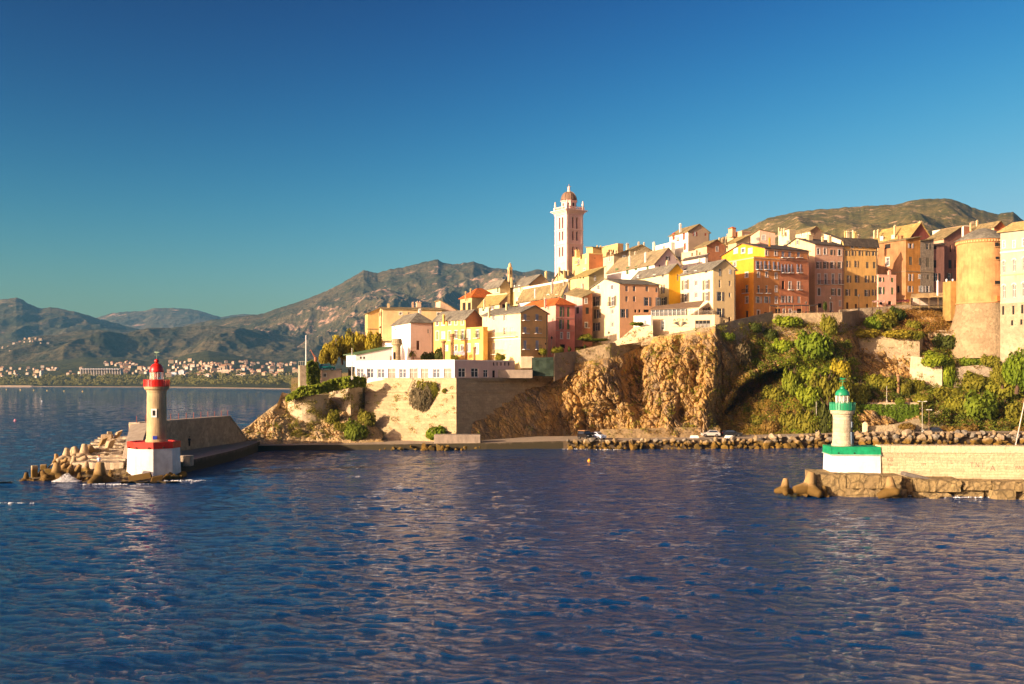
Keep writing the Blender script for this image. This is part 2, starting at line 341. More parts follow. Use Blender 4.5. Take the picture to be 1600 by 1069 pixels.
# ------------------------------------------------------------------ foliage builders
def leaf_cloud(blobs, n, s, seed=0, up=.3, shell=.55):
    r = np.random.RandomState(seed); vol = np.array([b[3]*b[4]*b[5] for b in blobs]); pk = r.choice(len(blobs), n, p=vol**.8/np.sum(vol**.8))
    B = np.array(blobs)[pk]; d = r.normal(size=(n, 3)); d /= np.linalg.norm(d, axis=1)[:, None]
    rad = shell+(1-shell)*r.rand(n)**.6; c = B[:, :3]+d*B[:, 3:6]*rad[:, None]
    c += .12*B[:, 3:6]*pn(c[:, 0]*2.3+seed, c[:, 1]*2.3, c[:, 2]*2.3)[:, None]
    nr = d+r.normal(size=(n, 3))*.7; nr[:, 2] += up; nr /= np.linalg.norm(nr, axis=1)[:, None]
    t = np.cross(nr, r.normal(size=(n, 3))); t /= np.linalg.norm(t, axis=1)[:, None]; q = np.cross(nr, t)
    sz = s*(.55+.9*r.rand(n))[:, None]
    V = np.stack([c-t*sz, c-q*sz*.6, c+t*sz, c+q*sz*.6], 1).reshape(-1, 3); return V
def quads_mesh(name, V, mat_):
    me = bpy.data.meshes.new(name); n = len(V)//4
    me.vertices.add(len(V)); me.vertices.foreach_set('co', V.reshape(-1).astype(np.float32))
    me.loops.add(n*4); me.polygons.add(n); me.loops.foreach_set('vertex_index', np.arange(n*4, dtype=np.int32))
    me.polygons.foreach_set('loop_start', np.arange(0, n*4, 4, dtype=np.int32)); me.polygons.foreach_set('loop_total', np.full(n, 4, dtype=np.int32))
    me.materials.append(mat_); me.update(calc_edges=True); return me
LF_OLIVE = leafmat((.28, .26, .022), (.15, .17, .015)); LF_GREEN = leafmat((.20, .27, .016), (.09, .15, .010)); LF_DARK = leafmat((.085, .115, .016), (.045, .07, .010))
LF_IVY = leafmat((.32, .38, .02), (.15, .23, .014)); LF_DRY = leafmat((.30, .20, .04), (.20, .11, .03), 'dry_scrub'); LF_YEL = leafmat((.50, .40, .03), (.30, .26, .02)); LF_GREY = leafmat((.24, .19, .10), (.14, .12, .06), 'bare_twigs')
def rand_blobs(seed, k=7, flat=.8):
    r = random.Random(seed); out = [(0, 0, .5, .62, .62, .45*flat)]
    for i in range(k):
        a = r.uniform(0, 6.3); d = r.uniform(.25, .62); q = r.uniform(.24, .42); out.append((math.cos(a)*d, math.sin(a)*d, .3+r.uniform(0, .55)*flat, q, q, q*.9))
    return out
_bush = {}
def bush_mesh(matl, var, n, s):
    k = (matl.name, var, n, s)
    if k not in _bush:
        V = leaf_cloud(rand_blobs(var*7+1), n, s, var); V[:, 2] = np.maximum(V[:, 2], -.05); _bush[k] = quads_mesh('foliage', V, matl)
    return _bush[k]
TRUNK = simple((.10, .06, .035), .9)
def trunk_mb(mb, base, h, r0, seed, spread=1.0, crown=(0, 0, 0)):
    r = random.Random(seed); base = Vector(base); top = base+Vector((r.uniform(-.1, .1)*h, 0, h*.5)); mb.tube(base-Vector((0, 0, .6)), top, r0, r0*.7)
    for i in range(5):
        a = i*1.26+r.uniform(-.3, .3); e = top+Vector((math.cos(a)*spread, math.sin(a)*spread, h*r.uniform(.2, .42))); mb.tube(top, e, r0*.5, r0*.15, 6)
def bush(px, py, Y, wpx, hpx, matl, label, var=0, n=900, s=.10, cat='bush', name='bush', group=None, tree=False, z=None):
    """px,py = foot centre in the photograph; Y = real depth; wpx,hpx = size seen"""
    loc = P(px, py, Y); k = Y/F; rx, h = wpx*k/2, hpx*k
    o = empty(name, loc, label, cat, group)
    f = link('crown' if tree else 'foliage', bush_mesh(matl, var, n, s), o)
    th = h*.22 if tree else 0
    f.scale = (rx/.95, rx/.95*.9, (h-th)/1.28); f.location = (0, 0, th-.05*h)
    mb = MB(loc)
    trunk_mb(mb, loc, h*.8, max(.06, h*.03), var, rx*.5)
    mb.build('trunk' if tree else 'stem', TRUNK, o); return o
# ------------------------------------------------------------------ houses
TINT = simple((.20, .15, .08), .25, spec=.5, var=.5, scale=.8)
ROOF_TAN = roofing((.30, .22, .10), (.16, .13, .06)); ROOF_GREY = roofing((.22, .20, .15), (.11, .10, .08)); ROOF_RED = roofing((.55, .13, .02), (.34, .10, .03)); ROOF_DARK = roofing((.12, .095, .07), (.06, .05, .04))
ROOFLAT = simple((.22, .18, .12), .9)
SH = {'g': simple((.09, .14, .06), .6), 'y': simple((.17, .14, .09), .6), 'b': simple((.32, .34, .42), .6), 'w': simple((.55, .5, .45), .6), 'd': simple((.035, .035, .03), .6), 'r': simple((.30, .06, .03), .6), 'l': simple((.45, .42, .38), .6), 'k': simple((.12, .12, .13), .6), 'v': simple((.20, .26, .10), .6)}
FRAMES = {'w': simple((.72, .68, .6), .7, var=.1), 'n': None}
class Face:
    """vertical wall plane through C in direction d (unit, xy); pixel coordinates of the photograph project onto it"""
    def __init__(s, C, d, n): s.C, s.d, s.n = Vector((C[0], C[1], 0)), Vector((d[0], d[1], 0)), Vector((n[0], n[1], 0))
    def u(s, px): t = (px-800)/F; return (t*s.C.y-s.C.x)/(s.d.x-t*s.d.y)
    def uz(s, px, py): u = s.u(px); return u, CAMZ+(HZ-py)/F*(s.C.y+u*s.d.y)
    def pt(s, u, z, off=0): p = s.C+s.d*u+s.n*off; return Vector((p.x, p.y, z))
def wall_grid(mb, face, L_, z0, z1, holes, depth=.22):
    us = sorted({0, L_} | {h[0] for h in holes} | {h[1] for h in holes}); zs = sorted({z0, z1} | {h[2] for h in holes} | {h[3] for h in holes})
    for i in range(len(us)-1):
        for j in range(len(zs)-1):
            um, zm = (us[i]+us[i+1])/2, (zs[j]+zs[j+1])/2
            if any(h[0] < um < h[1] and h[2] < zm < h[3] for h in holes): continue
            mb.face([face.pt(us[i], zs[j]), face.pt(us[i+1], zs[j]), face.pt(us[i+1], zs[j+1]), face.pt(us[i], zs[j+1])])
    for a, b, c, d in holes:
        q = [face.pt(a, c), face.pt(b, c), face.pt(b, d), face.pt(a, d)]; r = [face.pt(a, c, -depth), face.pt(b, c, -depth), face.pt(b, d, -depth), face.pt(a, d, -depth)]
        for k in range(4): mb.face([q[k], r[k], r[(k+1) % 4], q[(k+1) % 4]])
def rectbox(mb, face, a, b, c, d, o0, o1):
    vs = [face.pt(a, c, o0), face.pt(b, c, o0), face.pt(b, c, o1), face.pt(a, c, o1), face.pt(a, d, o0), face.pt(b, d, o0), face.pt(b, d, o1), face.pt(a, d, o1)]
    cen = sum(vs, Vector())/8; mb.raw(vs, [(0, 1, 2, 3), (4, 5, 6, 7), (0, 1, 5, 4), (1, 2, 6, 5), (2, 3, 7, 6), (3, 0, 4, 7)])
def add_window(face, h, inset, style, root, org, proud=False):
    """style: letters: f white frame surround, sX open shutters of colour X, cX closed shutters of colour X, b balcony, d door, o plain dark opening, a arched top"""
    a, b, c, d = h; w_, hh = b-a, d-c; off = .015 if proud else -inset
    base = org
    name = 'door' if 'd' in style.split('s')[0].split('c')[0] else 'window'
    closed = 'c' in style
    mb = MB(base)
    rectbox(mb, face, a, b, c, d, off-.06, off); mats = [TINT if 'm' in style else GLASS if 'o' not in style else DARK]
    if 'd' in style.split('s')[0].split('c')[0]: mats = [WOOD]
    win = mb.build(name, mats, root)
    if 'o' not in style and not closed and name == 'window':      # casement bars
        fm = MB(base); t = .06 if 'm' in style else max(.06, w_*.07)
        for u0, u1, z0, z1 in ((a, a+t, c, d), (b-t, b, c, d), (a+t, b-t, c, c+t), (a+t, b-t, d-t, d), ((a+b)/2-t*.5, (a+b)/2+t*.5, c+t, d-t)): rectbox(fm, face, u0, u1, z0, z1, off+.003, off+.05)
        if hh > 1.4:
            zz = c+hh*.62; rectbox(fm, face, a+t, b-t, zz-.03, zz+.03, off+.002, off+.04)
        fm.build('window_frame', WHITE, win)
    if 'f' in style:
        s_ = MB(base); t = .16
        for u0, u1, z0, z1 in ((a-t, a, c, d+t), (b, b+t, c, d+t), (a, b, d, d+t)): rectbox(s_, face, u0, u1, z0, z1, -.02, .04)
        rectbox(s_, face, a-t-.05, b+t+.05, c-.14, c, -.02, .10); s_.build('surround', FRAMES['w'], win)
    if 's' in style:
        m = SH[style[style.index('s')+1]]; sw = w_*.5
        for u0, u1 in ((a-sw-.03, a-.03), (b+.03, b+sw+.03)):
            q = MB(base); rectbox(q, face, u0, u1, c, d, .02, .07)
            for zz in (c+hh*.5,): rectbox(q, face, u0, u1, zz-.05, zz+.05, .071, .085)
            q.build('shutter', m, win)
    if closed:
        m = SH[style[style.index('c')+1]]; o2 = off+.10 if not proud else .03
        for u0, u1 in ((a, (a+b)/2-.015), ((a+b)/2+.015, b)):
            q = MB(base); rectbox(q, face, u0, u1, c, d, o2, o2+.05); q.build('shutter', m, win)
    if 'b' in style:
        q = MB(base); e = .35; rectbox(q, face, a-e, b+e, c-.16, c-.02, .0, .8); q.build('balcony_slab', FRAMES['w'], win)
        q = MB(base); z0, z1 = c-.02, c+.95
        for zz in (z0+.06, z1): rectbox(q, face, a-e, b+e, zz-.03, zz, .74, .78)
        n = max(4, int((w_+2*e)/.22))
        for i in range(n+1):
            uu = a-e+(w_+2*e)*i/n; rectbox(q, face, uu-.015, uu+.015, z0, z1, .745, .775)
        for uu in (a-e, b+e): rectbox(q, face, uu-.02, uu+.02, z1-.04, z1, 0, .74)
        q.build('balcony_railing', IRON, win)
def house(label, zf, Y, xl, xc, xr, eave, base, th=24, roof=None, wall=(.6, .5, .35), wallR=None, wl=(), wr=(), rm=None, peak=None, chim=(), bands=(), wear=.35, over=.4, name='house', cat='house', group=None, corner=None, hk=None, m=None, mR=None, plinth=None, dirs=None):
    """xl,xc,xr: photograph columns of the left end, the near corner, the right end; Y: real distance of that corner"""
    ox = zf((0), 0); fx = lambda x: zf(x, 0)[0]; fy = lambda y: zf(0, y)[1]
    pxl, pxc, pxr = fx(xl), fx(xc), fx(xr); C = P(pxc, 0, Y); C = Vector((C.x, C.y, 0))
    t1, t2 = (R(th), R(th)) if not dirs else (R(dirs[0]), R(dirs[1]))
    dl = Vector((-math.sin(t1), math.cos(t1), 0)); dr = Vector((math.cos(t2), math.sin(t2), 0))
    FL = Face(C, dl, (-math.cos(t1), -math.sin(t1))); FR = Face(C, dr, (math.sin(t2), -math.cos(t2)))
    a, b = FL.u(pxl), FR.u(pxr)
    if a > 26 or a < 0: a = 26 if a > 26 or a < -1 else 3
    zE = CAMZ+(HZ-fy(eave))/F*Y; z0 = CAMZ+(HZ-fy(base))/F*Y-1.5
    zP = CAMZ+(HZ-fy(peak))/F*(Y+ (a*.3 if roof in ('v', 'hip') else b*.12)) if peak is not None else zE+2
    if hk: zP = zE+hk
    org = C+dr*b/2+dl*a/2; org.z = z0
    root = empty(name, org, label, cat, group)
    mL = m or plaster(wall, wear); mRt = mR or (plaster(wallR, wear) if wallR else mL)  # right wall colour: real second paint on some, painted-in shade on others
    def holes(face, L_, specs):
        hs, rest = [], []
        for kind, xs, y, w_, h in specs:
            for x in (xs if isinstance(xs, (list, tuple)) else [xs]):
                px, py = zf(x, y); u0 = face.u(fx(x-w_/2)); u1 = face.u(fx(x+w_/2)); u0, u1 = min(u0, u1), max(u0, u1)
                um = (u0+u1)/2; Yp = face.C.y+um*face.d.y; zt = CAMZ+(HZ-fy(y-h/2))/F*Yp; zb = CAMZ+(HZ-fy(y+h/2))/F*Yp
                r = (u0, u1, zb, zt); ok = u0 > .12 and u1 < L_-.12 and zt < zE-.1 and zb > z0+.3
                if ok and any(not (r[1] < q[0] or r[0] > q[1] or r[3] < q[2] or r[2] > q[3]) for q, _ in hs): ok = False
                (hs if ok else rest).append((r, kind))
        return hs, rest
    hL, rL = holes(FL, a, wl); hR, rR = holes(FR, b, wr)
    shed = isinstance(roof, tuple)     # corner heights above the eave: (near, left end, far, right end)
    cz = [zE+x for x in roof] if shed else [zE]*4
    q = [C, C+dl*a, C+dl*a+dr*b, C+dr*b]
    def wall_part(face, L_, hs, mat_, extra):
        mb = MB(org); wall_grid(mb, face, L_, z0, zE, [h for h, _ in hs])
        for e in extra: mb.face(e)
        return mb.build('wall', mat_, root)
    T = lambda p, z: Vector((p.x, p.y, z)); exL, exR, exB = [], [], []
    if roof == 'u': mL_, mR_ = (q[0]+q[1])/2, (q[2]+q[3])/2; exL.append([T(q[0], zE), T(mL_, zP), T(q[1], zE)]); exB.append([T(q[2], zE), T(mR_, zP), T(q[3], zE)])
    if roof == 'v': mF, mB_ = (q[0]+q[3])/2, (q[1]+q[2])/2; exR.append([T(q[0], zE), T(q[3], zE), T(mF, zP)]); exB.append([T(q[1], zE), T(mB_, zP), T(q[2], zE)])
    if shed:
        for ex, i, j in ((exL, 0, 1), (exR, 0, 3), (exB, 1, 2), (exB, 2, 3)):
            if cz[i]-zE > .01 or cz[j]-zE > .01: ex.append([T(q[i], zE), T(q[j], zE)]+([T(q[j], cz[j])] if cz[j]-zE > .01 else [])+([T(q[i], cz[i])] if cz[i]-zE > .01 else []))
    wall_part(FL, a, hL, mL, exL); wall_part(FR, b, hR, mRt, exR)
    bk = MB(org); bk.face([T(q[1], z0), T(q[2], z0), T(q[2], zE), T(q[1], zE)]); bk.face([T(q[2], z0), T(q[3], z0), T(q[3], zE), T(q[2], zE)])
    for e in exB: bk.face(e)
    if not roof: bk.face([T(x, zE-.05) for x in q])
    bk.build('wall', mL, root)
    for face, hs, rs in ((FL, hL, rL), (FR, hR, rR)):
        for h, k in hs: add_window(face, h, .20, k, root, org)
        for h, k in rs: add_window(face, h, .20, k, root, org, proud=True)
    # roof
    rmat = rm or ROOF_TAN; th_ = .16; rb = MB(org); rt = None
    def slab(pts):
        pts = [Vector(p) for p in pts]; up = [p+Vector((0, 0, th_)) for p in pts]; rb.hexa(pts, up) if len(pts) == 4 else rb.hexa(pts, up)
    g = over
    if roof == 'u':
        s = (zP-zE)/(a/2); e0 = C-dr*g; e1 = C+dr*(b+g)
        f = lambda p, k: Vector((p.x, p.y, 0))+dl*k
        for k0, k1, zz0, zz1 in ((-g, a/2, zE-g*s, zP), (a+g, a/2, zE-g*s, zP)): slab([T(f(e0, k0), zz0), T(f(e1, k0), zz0), T(f(e1, k1), zz1), T(f(e0, k1), zz1)])
    elif roof == 'v':
        s = (zP-zE)/(b/2); e0 = C-dl*g; e1 = C+dl*(a+g); f = lambda p, k: Vector((p.x, p.y, 0))+dr*k
        for k0, k1, zz0, zz1 in ((-g, b/2, zE-g*s, zP), (b+g, b/2, zE-g*s, zP)): slab([T(f(e0, k0), zz0), T(f(e1, k0), zz0), T(f(e1, k1), zz1), T(f(e0, k1), zz1)])
    elif roof == 'hip':
        k = min(a, b)/2; lo = [C-dr*g-dl*g, C-dr*g+dl*(a+g), C+dr*(b+g)+dl*(a+g), C+dr*(b+g)-dl*g]
        r0, r1 = (C+dr*b/2+dl*k, C+dr*b/2+dl*(a-k)) if a > b else (C+dr*k+dl*a/2, C+dr*(b-k)+dl*a/2)
        lo = [T(p, zE-.05) for p in lo]; r0, r1 = T(r0, zP), T(r1, zP); vs = lo+[r0, r1]
        fs = [(0, 1, 5, 4), (1, 2, 5), (2, 3, 4, 5), (3, 0, 4)] if a > b else [(0, 1, 4), (1, 2, 5, 4), (2, 3, 5), (3, 0, 4, 5)]
        dn = [p-Vector((0, 0, .18)) for p in lo]; rb.raw(vs, fs+[(3, 2, 1, 0)]); rb.hexa(dn, [p-Vector((0, 0, .004)) for p in lo])
    elif shed:
        ce = [q[0]-dl*g-dr*g, q[1]+dl*g-dr*g, q[2]+dl*g+dr*g, q[3]-dl*g+dr*g]; slab([T(p, z+.01) for p, z in zip(ce, cz)])
    elif roof is None:
        pass
    if roof: rt = rb.build('roof', rmat, root)
    else:
        pb = MB(org)
        for face, L_ in ((FL, a), (FR, b)): rectbox(pb, face, -.03, L_+.03, zE-.02, zE+.22, -.25, .05)
        pb.build('parapet', mL, root)
    for cx, cy, cw, ch, dd in chim:      # chimney: column, top row, width, height (zone pixels), depth behind the corner
        px, py = zf(cx, cy); Yc = Y+dd; kk = Yc/F/(zf(1, 0)[0]-zf(0, 0)[0])**-1; ww = min(cw*kk*.72, 1.3); hh = min(ch*kk*.55, 1.8); p = P(px, py, Yc)
        c_ = MB(org); c_.box((p.x, p.y, p.z-hh-1.6), ww, ww*.8, hh+1.6, t1); c_.box((p.x, p.y, p.z), ww*1.25, ww*1.05, .14, t1)
        for s_ in (-.25, .25): c_.lathe((p.x+s_*ww, p.y, p.z+.14), [(.12, 0), (.10, .35)], 8)
        c_.build('chimney', plaster(wall, .5), rt or root)
    for fc, y, hpx, c in bands:          # string courses and cornices
        face, L_ = (FL, a) if fc == 'L' else (FR, b); zz = CAMZ+(HZ-fy(y))/F*Y; hm = hpx*Y/F*(zf(0, 1)[1]-zf(0, 0)[1])
        m_ = MB(org); rectbox(m_, face, -.1, L_+.05, zz-hm, zz, -.02, .12); m_.build('cornice', plaster(c, .2), root)
    if roof and b > 6:
        g_ = MB(org); rectbox(g_, FR, b-.42, b-.30, z0, zE-.1, .0, .12); g_.build('downpipe', simple((.16, .12, .09), .6), root)
    root['_a'] = a; root['_b'] = b
    return dict(root=root, FL=FL, FR=FR, a=a, b=b, zE=zE, z0=z0, C=C, dl=dl, dr=dr, org=org)
def cornerY(hh, px):       # depth of the point of a house's right face that projects to column px
    u = hh['FR'].u(px); return hh['C'].y+u*hh['dr'].y
# ------------------------------------------------------------------ the citadel town, left to right
CRM = (.74, .62, .38); PALE=(.76,.64,.40); WHT = (.80, .74, .64); PINKW = (.78, .62, .52); YEL = (.80, .48, .13); ORG = (.66, .28, .05); SAL = (.66, .34, .20); TAN = (.58, .42, .24)
# terrace restaurant on the bastion
rs = house('long low white terrace restaurant with a row of tall glazed bays', Z3, 222, -185, 752, 1222, 818, 955, roof=None, wall=(.80, .74, .66), wallR=(.64, .47, .40), dirs=(64, 40), cat='restaurant', name='restaurant', wear=.15,
      wl=[('o', [-152, -60], 917, 40, 76), ('f', [15, 92], 917, 50, 76), ('', [176, 345, 608], 917, 56, 74), ('m', [260, 430, 517, 697], 917, 60, 76)],
      wr=[('', [810, 910], 912, 58, 74), ('', 995, 918, 36, 60), ('o', 1058, 922, 22, 54), ('o', [1058, 1086, 1116, 1146, 1176], 844, 12, 26)])
a2 = house('white wing with a shallow green metal roof behind the terrace restaurant', Z3, 239, -95, -20, 262, 775, 815, roof=(0, 0, 1.9, 1.9), wall=(.8, .75, .68), dirs=(60, 14), rm=simple((.10, .17, .07), .5, scale=.4), wear=.15, cat='building', name='building',
      wr=[('o', [20, 45], 796, 14, 18)])
house('low beige utility block at the left end of the white restaurant', frame(440, 500, 8), 232, 480, 500, 745, 640, 720, roof=None, wall=(.66, .50, .36), dirs=(64, 12), cat='annex', name='annex', wl=[], wr=[('f', 540, 690, 36, 44)], wear=.2)
# house group on the left
house('tall narrow tan block at the left end of the town', Z3, 276, 52, 72, 160, 452, 640, roof=(0, 0, 1.3, 1.6), wall=(.62, .42, .17), th=18, wr=[], bands=[('R', 568, 6, (.2, .14, .08))], rm=ROOF_TAN)
house('long tan house with small square attic windows behind the white hip roofed house', Z3, 272, 153, 190, 668, 418, 620, roof='u', peak=380, wall=(.66, .47, .23), th=10, wl=[('o', [168, 180], 455, 8, 30)], wr=[('f', 330, 450, 18, 18), ('f', 628, 455, 24, 24), ('', 395, 447, 14, 14)], chim=[(235, 385, 24, 30, 8)], rm=ROOF_TAN)
house('pinkish gable end rising behind the long tan house', Z3, 288, 604, 640, 782, 440, 520, roof=(3.4, 3.4, .2, .2), wall=(.68, .48, .32), th=16, wl=[], wr=[], chim=[(470, 365, 60, 20, 2), (425, 372, 20, 18, 3)])
w2 = house('white house with a slate hip roof and a blank shaded side toned pink', Z3, 258, 122, 408, 586, 516, 790, roof='hip', peak=450, wall=(.83, .74, .64), wallR=(.68, .46, .34), th=24, rm=ROOF_GREY, wear=.15,
      wl=[('o', [192, 235, 282, 325, 368], 552, 6, 7), ('o', [205, 245, 290], 576, 10, 9), ('o', [215, 290], 700, 10, 10)], wr=[('', 546, 588, 12, 34), ('d', 466, 698, 24, 72)], chim=[(480, 425, 26, 30, 10)])
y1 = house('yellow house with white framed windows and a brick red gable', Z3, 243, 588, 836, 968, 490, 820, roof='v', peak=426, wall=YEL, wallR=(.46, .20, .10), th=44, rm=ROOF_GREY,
      wl=[('f', [617], 526, 18, 34), ('fcw', [663], 524, 22, 34), ('f', 715, 522, 18, 30), ('fcv', [762, 813], 522, 18, 32), ('fcv', [617], 622, 20, 66), ('fcw', [663], 620, 24, 50), ('fcv', [712], 622, 20, 70), ('fsv', [764], 615, 20, 62), ('fsvb', [815], 616, 20, 70), ('f', [764, 810], 720, 18, 44), ('fcw', [690], 720, 18, 40)],
      wr=[], chim=[(667, 470, 22, 26, 4), (805, 435, 16, 26, 6)])
y2 = house('lower yellow wing with a roof terrace between two yellow houses', Z3, 239, 838, 975, 1010, 560, 830, roof=None, wall=(.78, .46, .12), th=44, wl=[('fcl', 862, 615, 22, 72), ('fsvb', 931, 610, 20, 60), ('fcl', 862, 718, 24, 60), ('fcl', 926, 725, 24, 78)])
y3 = house('pale yellow three storey house with lilac shutters and a long balcony', Z3, 233, 968, 1268, 1480, 442, 835, roof='v', peak=394, wall=(.82, .66, .34), wallR=(.72, .42, .16), th=38, rm=ROOF_GREY, wear=.2,
      wl=[('cl', 993, 488, 20, 46), ('sl', [1060, 1142], 482, 14, 44), ('cl', [993, 1058, 1200], 595, 26, 74), ('sl', 1142, 588, 16, 58), ('cl', [993, 1058], 722, 24, 84), ('cl', 1141, 698, 24, 60), ('cl', 1186, 710, 22, 42)],
      wr=[('cb', [1302, 1396], 478, 24, 48), ('cb', [1302, 1396], 578, 24, 48), ('cb', [1302, 1397], 694, 24, 68), ('o', 1464, 686, 12, 14)], chim=[(1022, 412, 20, 32, 8), (1158, 378, 20, 30, 8)], bands=[('R', 632, 5, (.35, .24, .1)), ('L', 645, 5, (.8, .74, .6))])
for (u0, u1, ypx) in ((1, 11.5, 636), (5.6, 10.5, 768)):      # the long balconies
    fc = y3['FL']; zz = P(0, 400+ypx/5, 240).z; q = MB(y3['org']); rectbox(q, fc, u0, u1, zz-.12, zz, 0, .8); q.build('balcony_slab', FRAMES['w'], y3['root'])
    q = MB(y3['org'])
    for i in range(int((u1-u0)/.3)+1): rectbox(q, fc, u0+i*.3-.02, u0+i*.3+.02, zz, zz+1, .74, .77)
    rectbox(q, fc, u0, u1, zz+1, zz+1.05, .73, .78); q.build('balcony_railing', simple((.45, .30, .10), .6), y3['root'])
house('pink house with an orange tiled hip roof and green shutters', Z5, 247, -155, 142, 290, 376, 760, roof='hip', peak=330, wall=(.72, .40, .30), wallR=(.62, .22, .16), th=26, rm=ROOF_RED,
      wl=[('fsg', [-30, 40], 520, 20, 60)], wr=[('sg', 188, 436, 16, 78), ('cg', 240, 438, 20, 76), ('sg', 186, 534, 16, 76), ('cg', 240, 536, 20, 76), ('f', [187, 240], 622, 14, 48), ('o', 195, 706, 40, 30)], bands=[('R', 480, 5, (.5, .3, .24)), ('R', 580, 5, (.5, .3, .24))], chim=[(60, 342, 20, 28, 3)])
house('narrow weathered house with peeling mauve plaster and a terracotta side', Z5, 254, 222, 350, 428, 330, 660, roof=(0, 1.6, 3.4, 1.6), wall=(.60, .42, .36), wallR=(.46, .20, .10), th=26, rm=ROOF_TAN, wear=.9,
      wl=[('cd', 312, 425, 22, 50), ('cd', 262, 430, 20, 46)], wr=[('f', 378, 352, 18, 40), ('cd', 388, 428, 24, 50), ('fb', 380, 540, 18, 40)], chim=[(205, 205, 14, 40, 14), (118, 195, 14, 32, 14)])
house('cream house with a shaded salmon toned side and a grey slate roof above the ramparts', Z5, 247, 414, 640, 950, 216, 655, roof='u', peak=162, wall=CRM, wallR=(.66, .36, .19), th=22, rm=ROOF_GREY, wear=.2, chim=[],
      wl=[('', [477, 582], 244, 20, 40), ('syb', [466, 585], 354, 30, 78), ('', 582, 434, 20, 40), ('sy', 470, 452, 26, 70), ('', 582, 536, 20, 42), ('sk', 462, 554, 26, 64)],
      wr=[('', [697, 756, 855], 256, 22, 42), ('', 931, 266, 18, 38), ('', [697, 756], 336, 20, 42), ('sk', 856, 356, 26, 66), ('sk', 940, 358, 18, 66), ('sk', 674, 448, 28, 66), ('o', [765, 797], 430, 18, 24), ('o', 850, 430, 44, 22)])
house('cream house with a bright yellow side wall', Z5, 258, 735, 1025, 1150, 128, 420, roof='v', peak=78, wall=(.76, .64, .34), wallR=(.78, .42, .03), th=22, rm=ROOF_GREY, wear=.2,
      wl=[('', [785], 160, 16, 22), ('', [913, 977], 158, 20, 30), ('sy', 980, 260, 14, 68), ('sk', 980, 356, 30, 64)], wr=[('', 1096, 168, 14, 54)], chim=[(1012, 50, 20, 40, 6)])
cr = house('tall cream house with brown shutters beside the big orange house', Z5, 245, 1096, 1371, 1546, 98, 575, roof='v', peak=44, wall=(.78, .67, .40), wallR=(.70, .52, .26), th=21, rm=ROOF_GREY, wear=.15,
      wl=[('', [1152, 1234, 1316], 126, 20, 26), ('sy', [1154, 1318], 226, 28, 74), ('', 1236, 212, 22, 40), ('syb', 1156, 326, 28, 70), ('sy', [1318], 318, 28, 72), ('', 1236, 306, 22, 40), ('syb', 1320, 430, 30, 56)],
      wr=[('', [1423, 1423], 128, 16, 58), ('', 1503, 124, 16, 38), ('', 1424, 216, 16, 60), ('', [1503], 214, 16, 40), ('sk', 1426, 316, 26, 70), ('', 1503, 306, 16, 38), ('sk', 1426, 444, 26, 70), ('o', 1459, 514, 16, 26), ('d', 1500, 500, 18, 46)], over=.5)
# terrace restaurant with the emblem wall
em = house('blank cream terrace wall with a palm leaf emblem under the glazed pavilion', Z5, 238, 884, 1384, 1420, 466, 660, roof=None, wall=(.72, .56, .32), dirs=(66, 20), wear=.12, cat='building', name='terrace_building', wl=[('f', 979, 543, 24, 66), ('o', 1290, 536, 118, 66)])
EMB = simple((.055, .045, .035), .7)
def emblem():
    fc = em['FL']; g = MB(em['org'])
    def strip(pts, w_):
        q = [fc.uz(*Z5(x, y)) for x, y in pts]
        for i in range(len(q)-1):
            (u0, z0), (u1, z1) = q[i], q[i+1]; wa, wb = w_[i], w_[i+1]
            g.face([fc.pt(u0, z0-wa, .03), fc.pt(u1, z1-wb, .03), fc.pt(u1, z1+wb, .03), fc.pt(u0, z0+wa, .03)])
    for s_ in (-1, 1):
        for x1, y1, x0, k in ((64, 524, 8, .11), (54, 517, 5, .10), (40, 513, 3, .09), (24, 512, 1, .08)):
            pts = []; ws = []
            for i in range(9):
                t = i/8; pts.append((1117+s_*(x0+(x1-x0)*t), 552-(552-y1)*(1-(1-t)**2.6) + 2*t)); ws.append(.03+k*math.sin(math.pi*min(1, t*1.1))*1.1)
            strip(pts, ws)
    for x in (-5, 0, 5): strip([(1117+x, 512), (1117+x*.4, 552)], [.06, .05]) if False else None
    strip([(1052, 553), (1182, 553)], [.025, .025])
    g.build('emblem', EMB, em['root'])
    cv = bpy.data.curves.new('lettering', 'FONT'); cv.body = 'AQBA'; cv.size = 1.0; cv.extrude = .02; cv.align_x = 'CENTER'; cv.space_character = 1.5
    t = bpy.data.objects.new('lettering', cv); col.objects.link(t); u, z = fc.uz(*Z5(1117, 509))
    dg = bpy.context.evaluated_depsgraph_get(); me = bpy.data.meshes.new_from_object(t.evaluated_get(dg)); bpy.data.objects.remove(t)
    me.materials.clear(); me.materials.append(EMB); o = link('lettering', me, em['root']); o.location = fc.pt(u, z, .04)-em['org']
    d = -fc.d; o.rotation_euler = (R(90), 0, math.atan2(d.y, d.x)); o.scale = (1.05, .85, 1)
    for i in range(7):     # bars of the ground floor louvred opening
        pass
emblem()
q = MB(em['org']); fc = em['FL']; ua, za = fc.uz(*Z5(1231, 568)); ub, zb = fc.uz(*Z5(1349, 503))
for i in range(5): u = ua+(ub-ua)*i/4; rectbox(q, fc, u-.05, u+.05, za, zb, -.12, -.04)
for i in range(4): u0, u1 = ua+(ub-ua)*(i+.12)/4, ua+(ub-ua)*(i+.9)/4; rectbox(q, fc, u0, u1, za+.05, za+(zb-za)*.6, -.14, -.10)
q.build('louvred_screen', simple((.24, .22, .18), .6), em['root'])
house('low white garden block at the left of the emblem wall', Z5, 241, 750, 886, 900, 470, 640, roof=None, wall=(.82, .74, .58), dirs=(60, 20), cat='annex', name='annex', wear=.12, wl=[('f', 842, 522, 14, 36)])
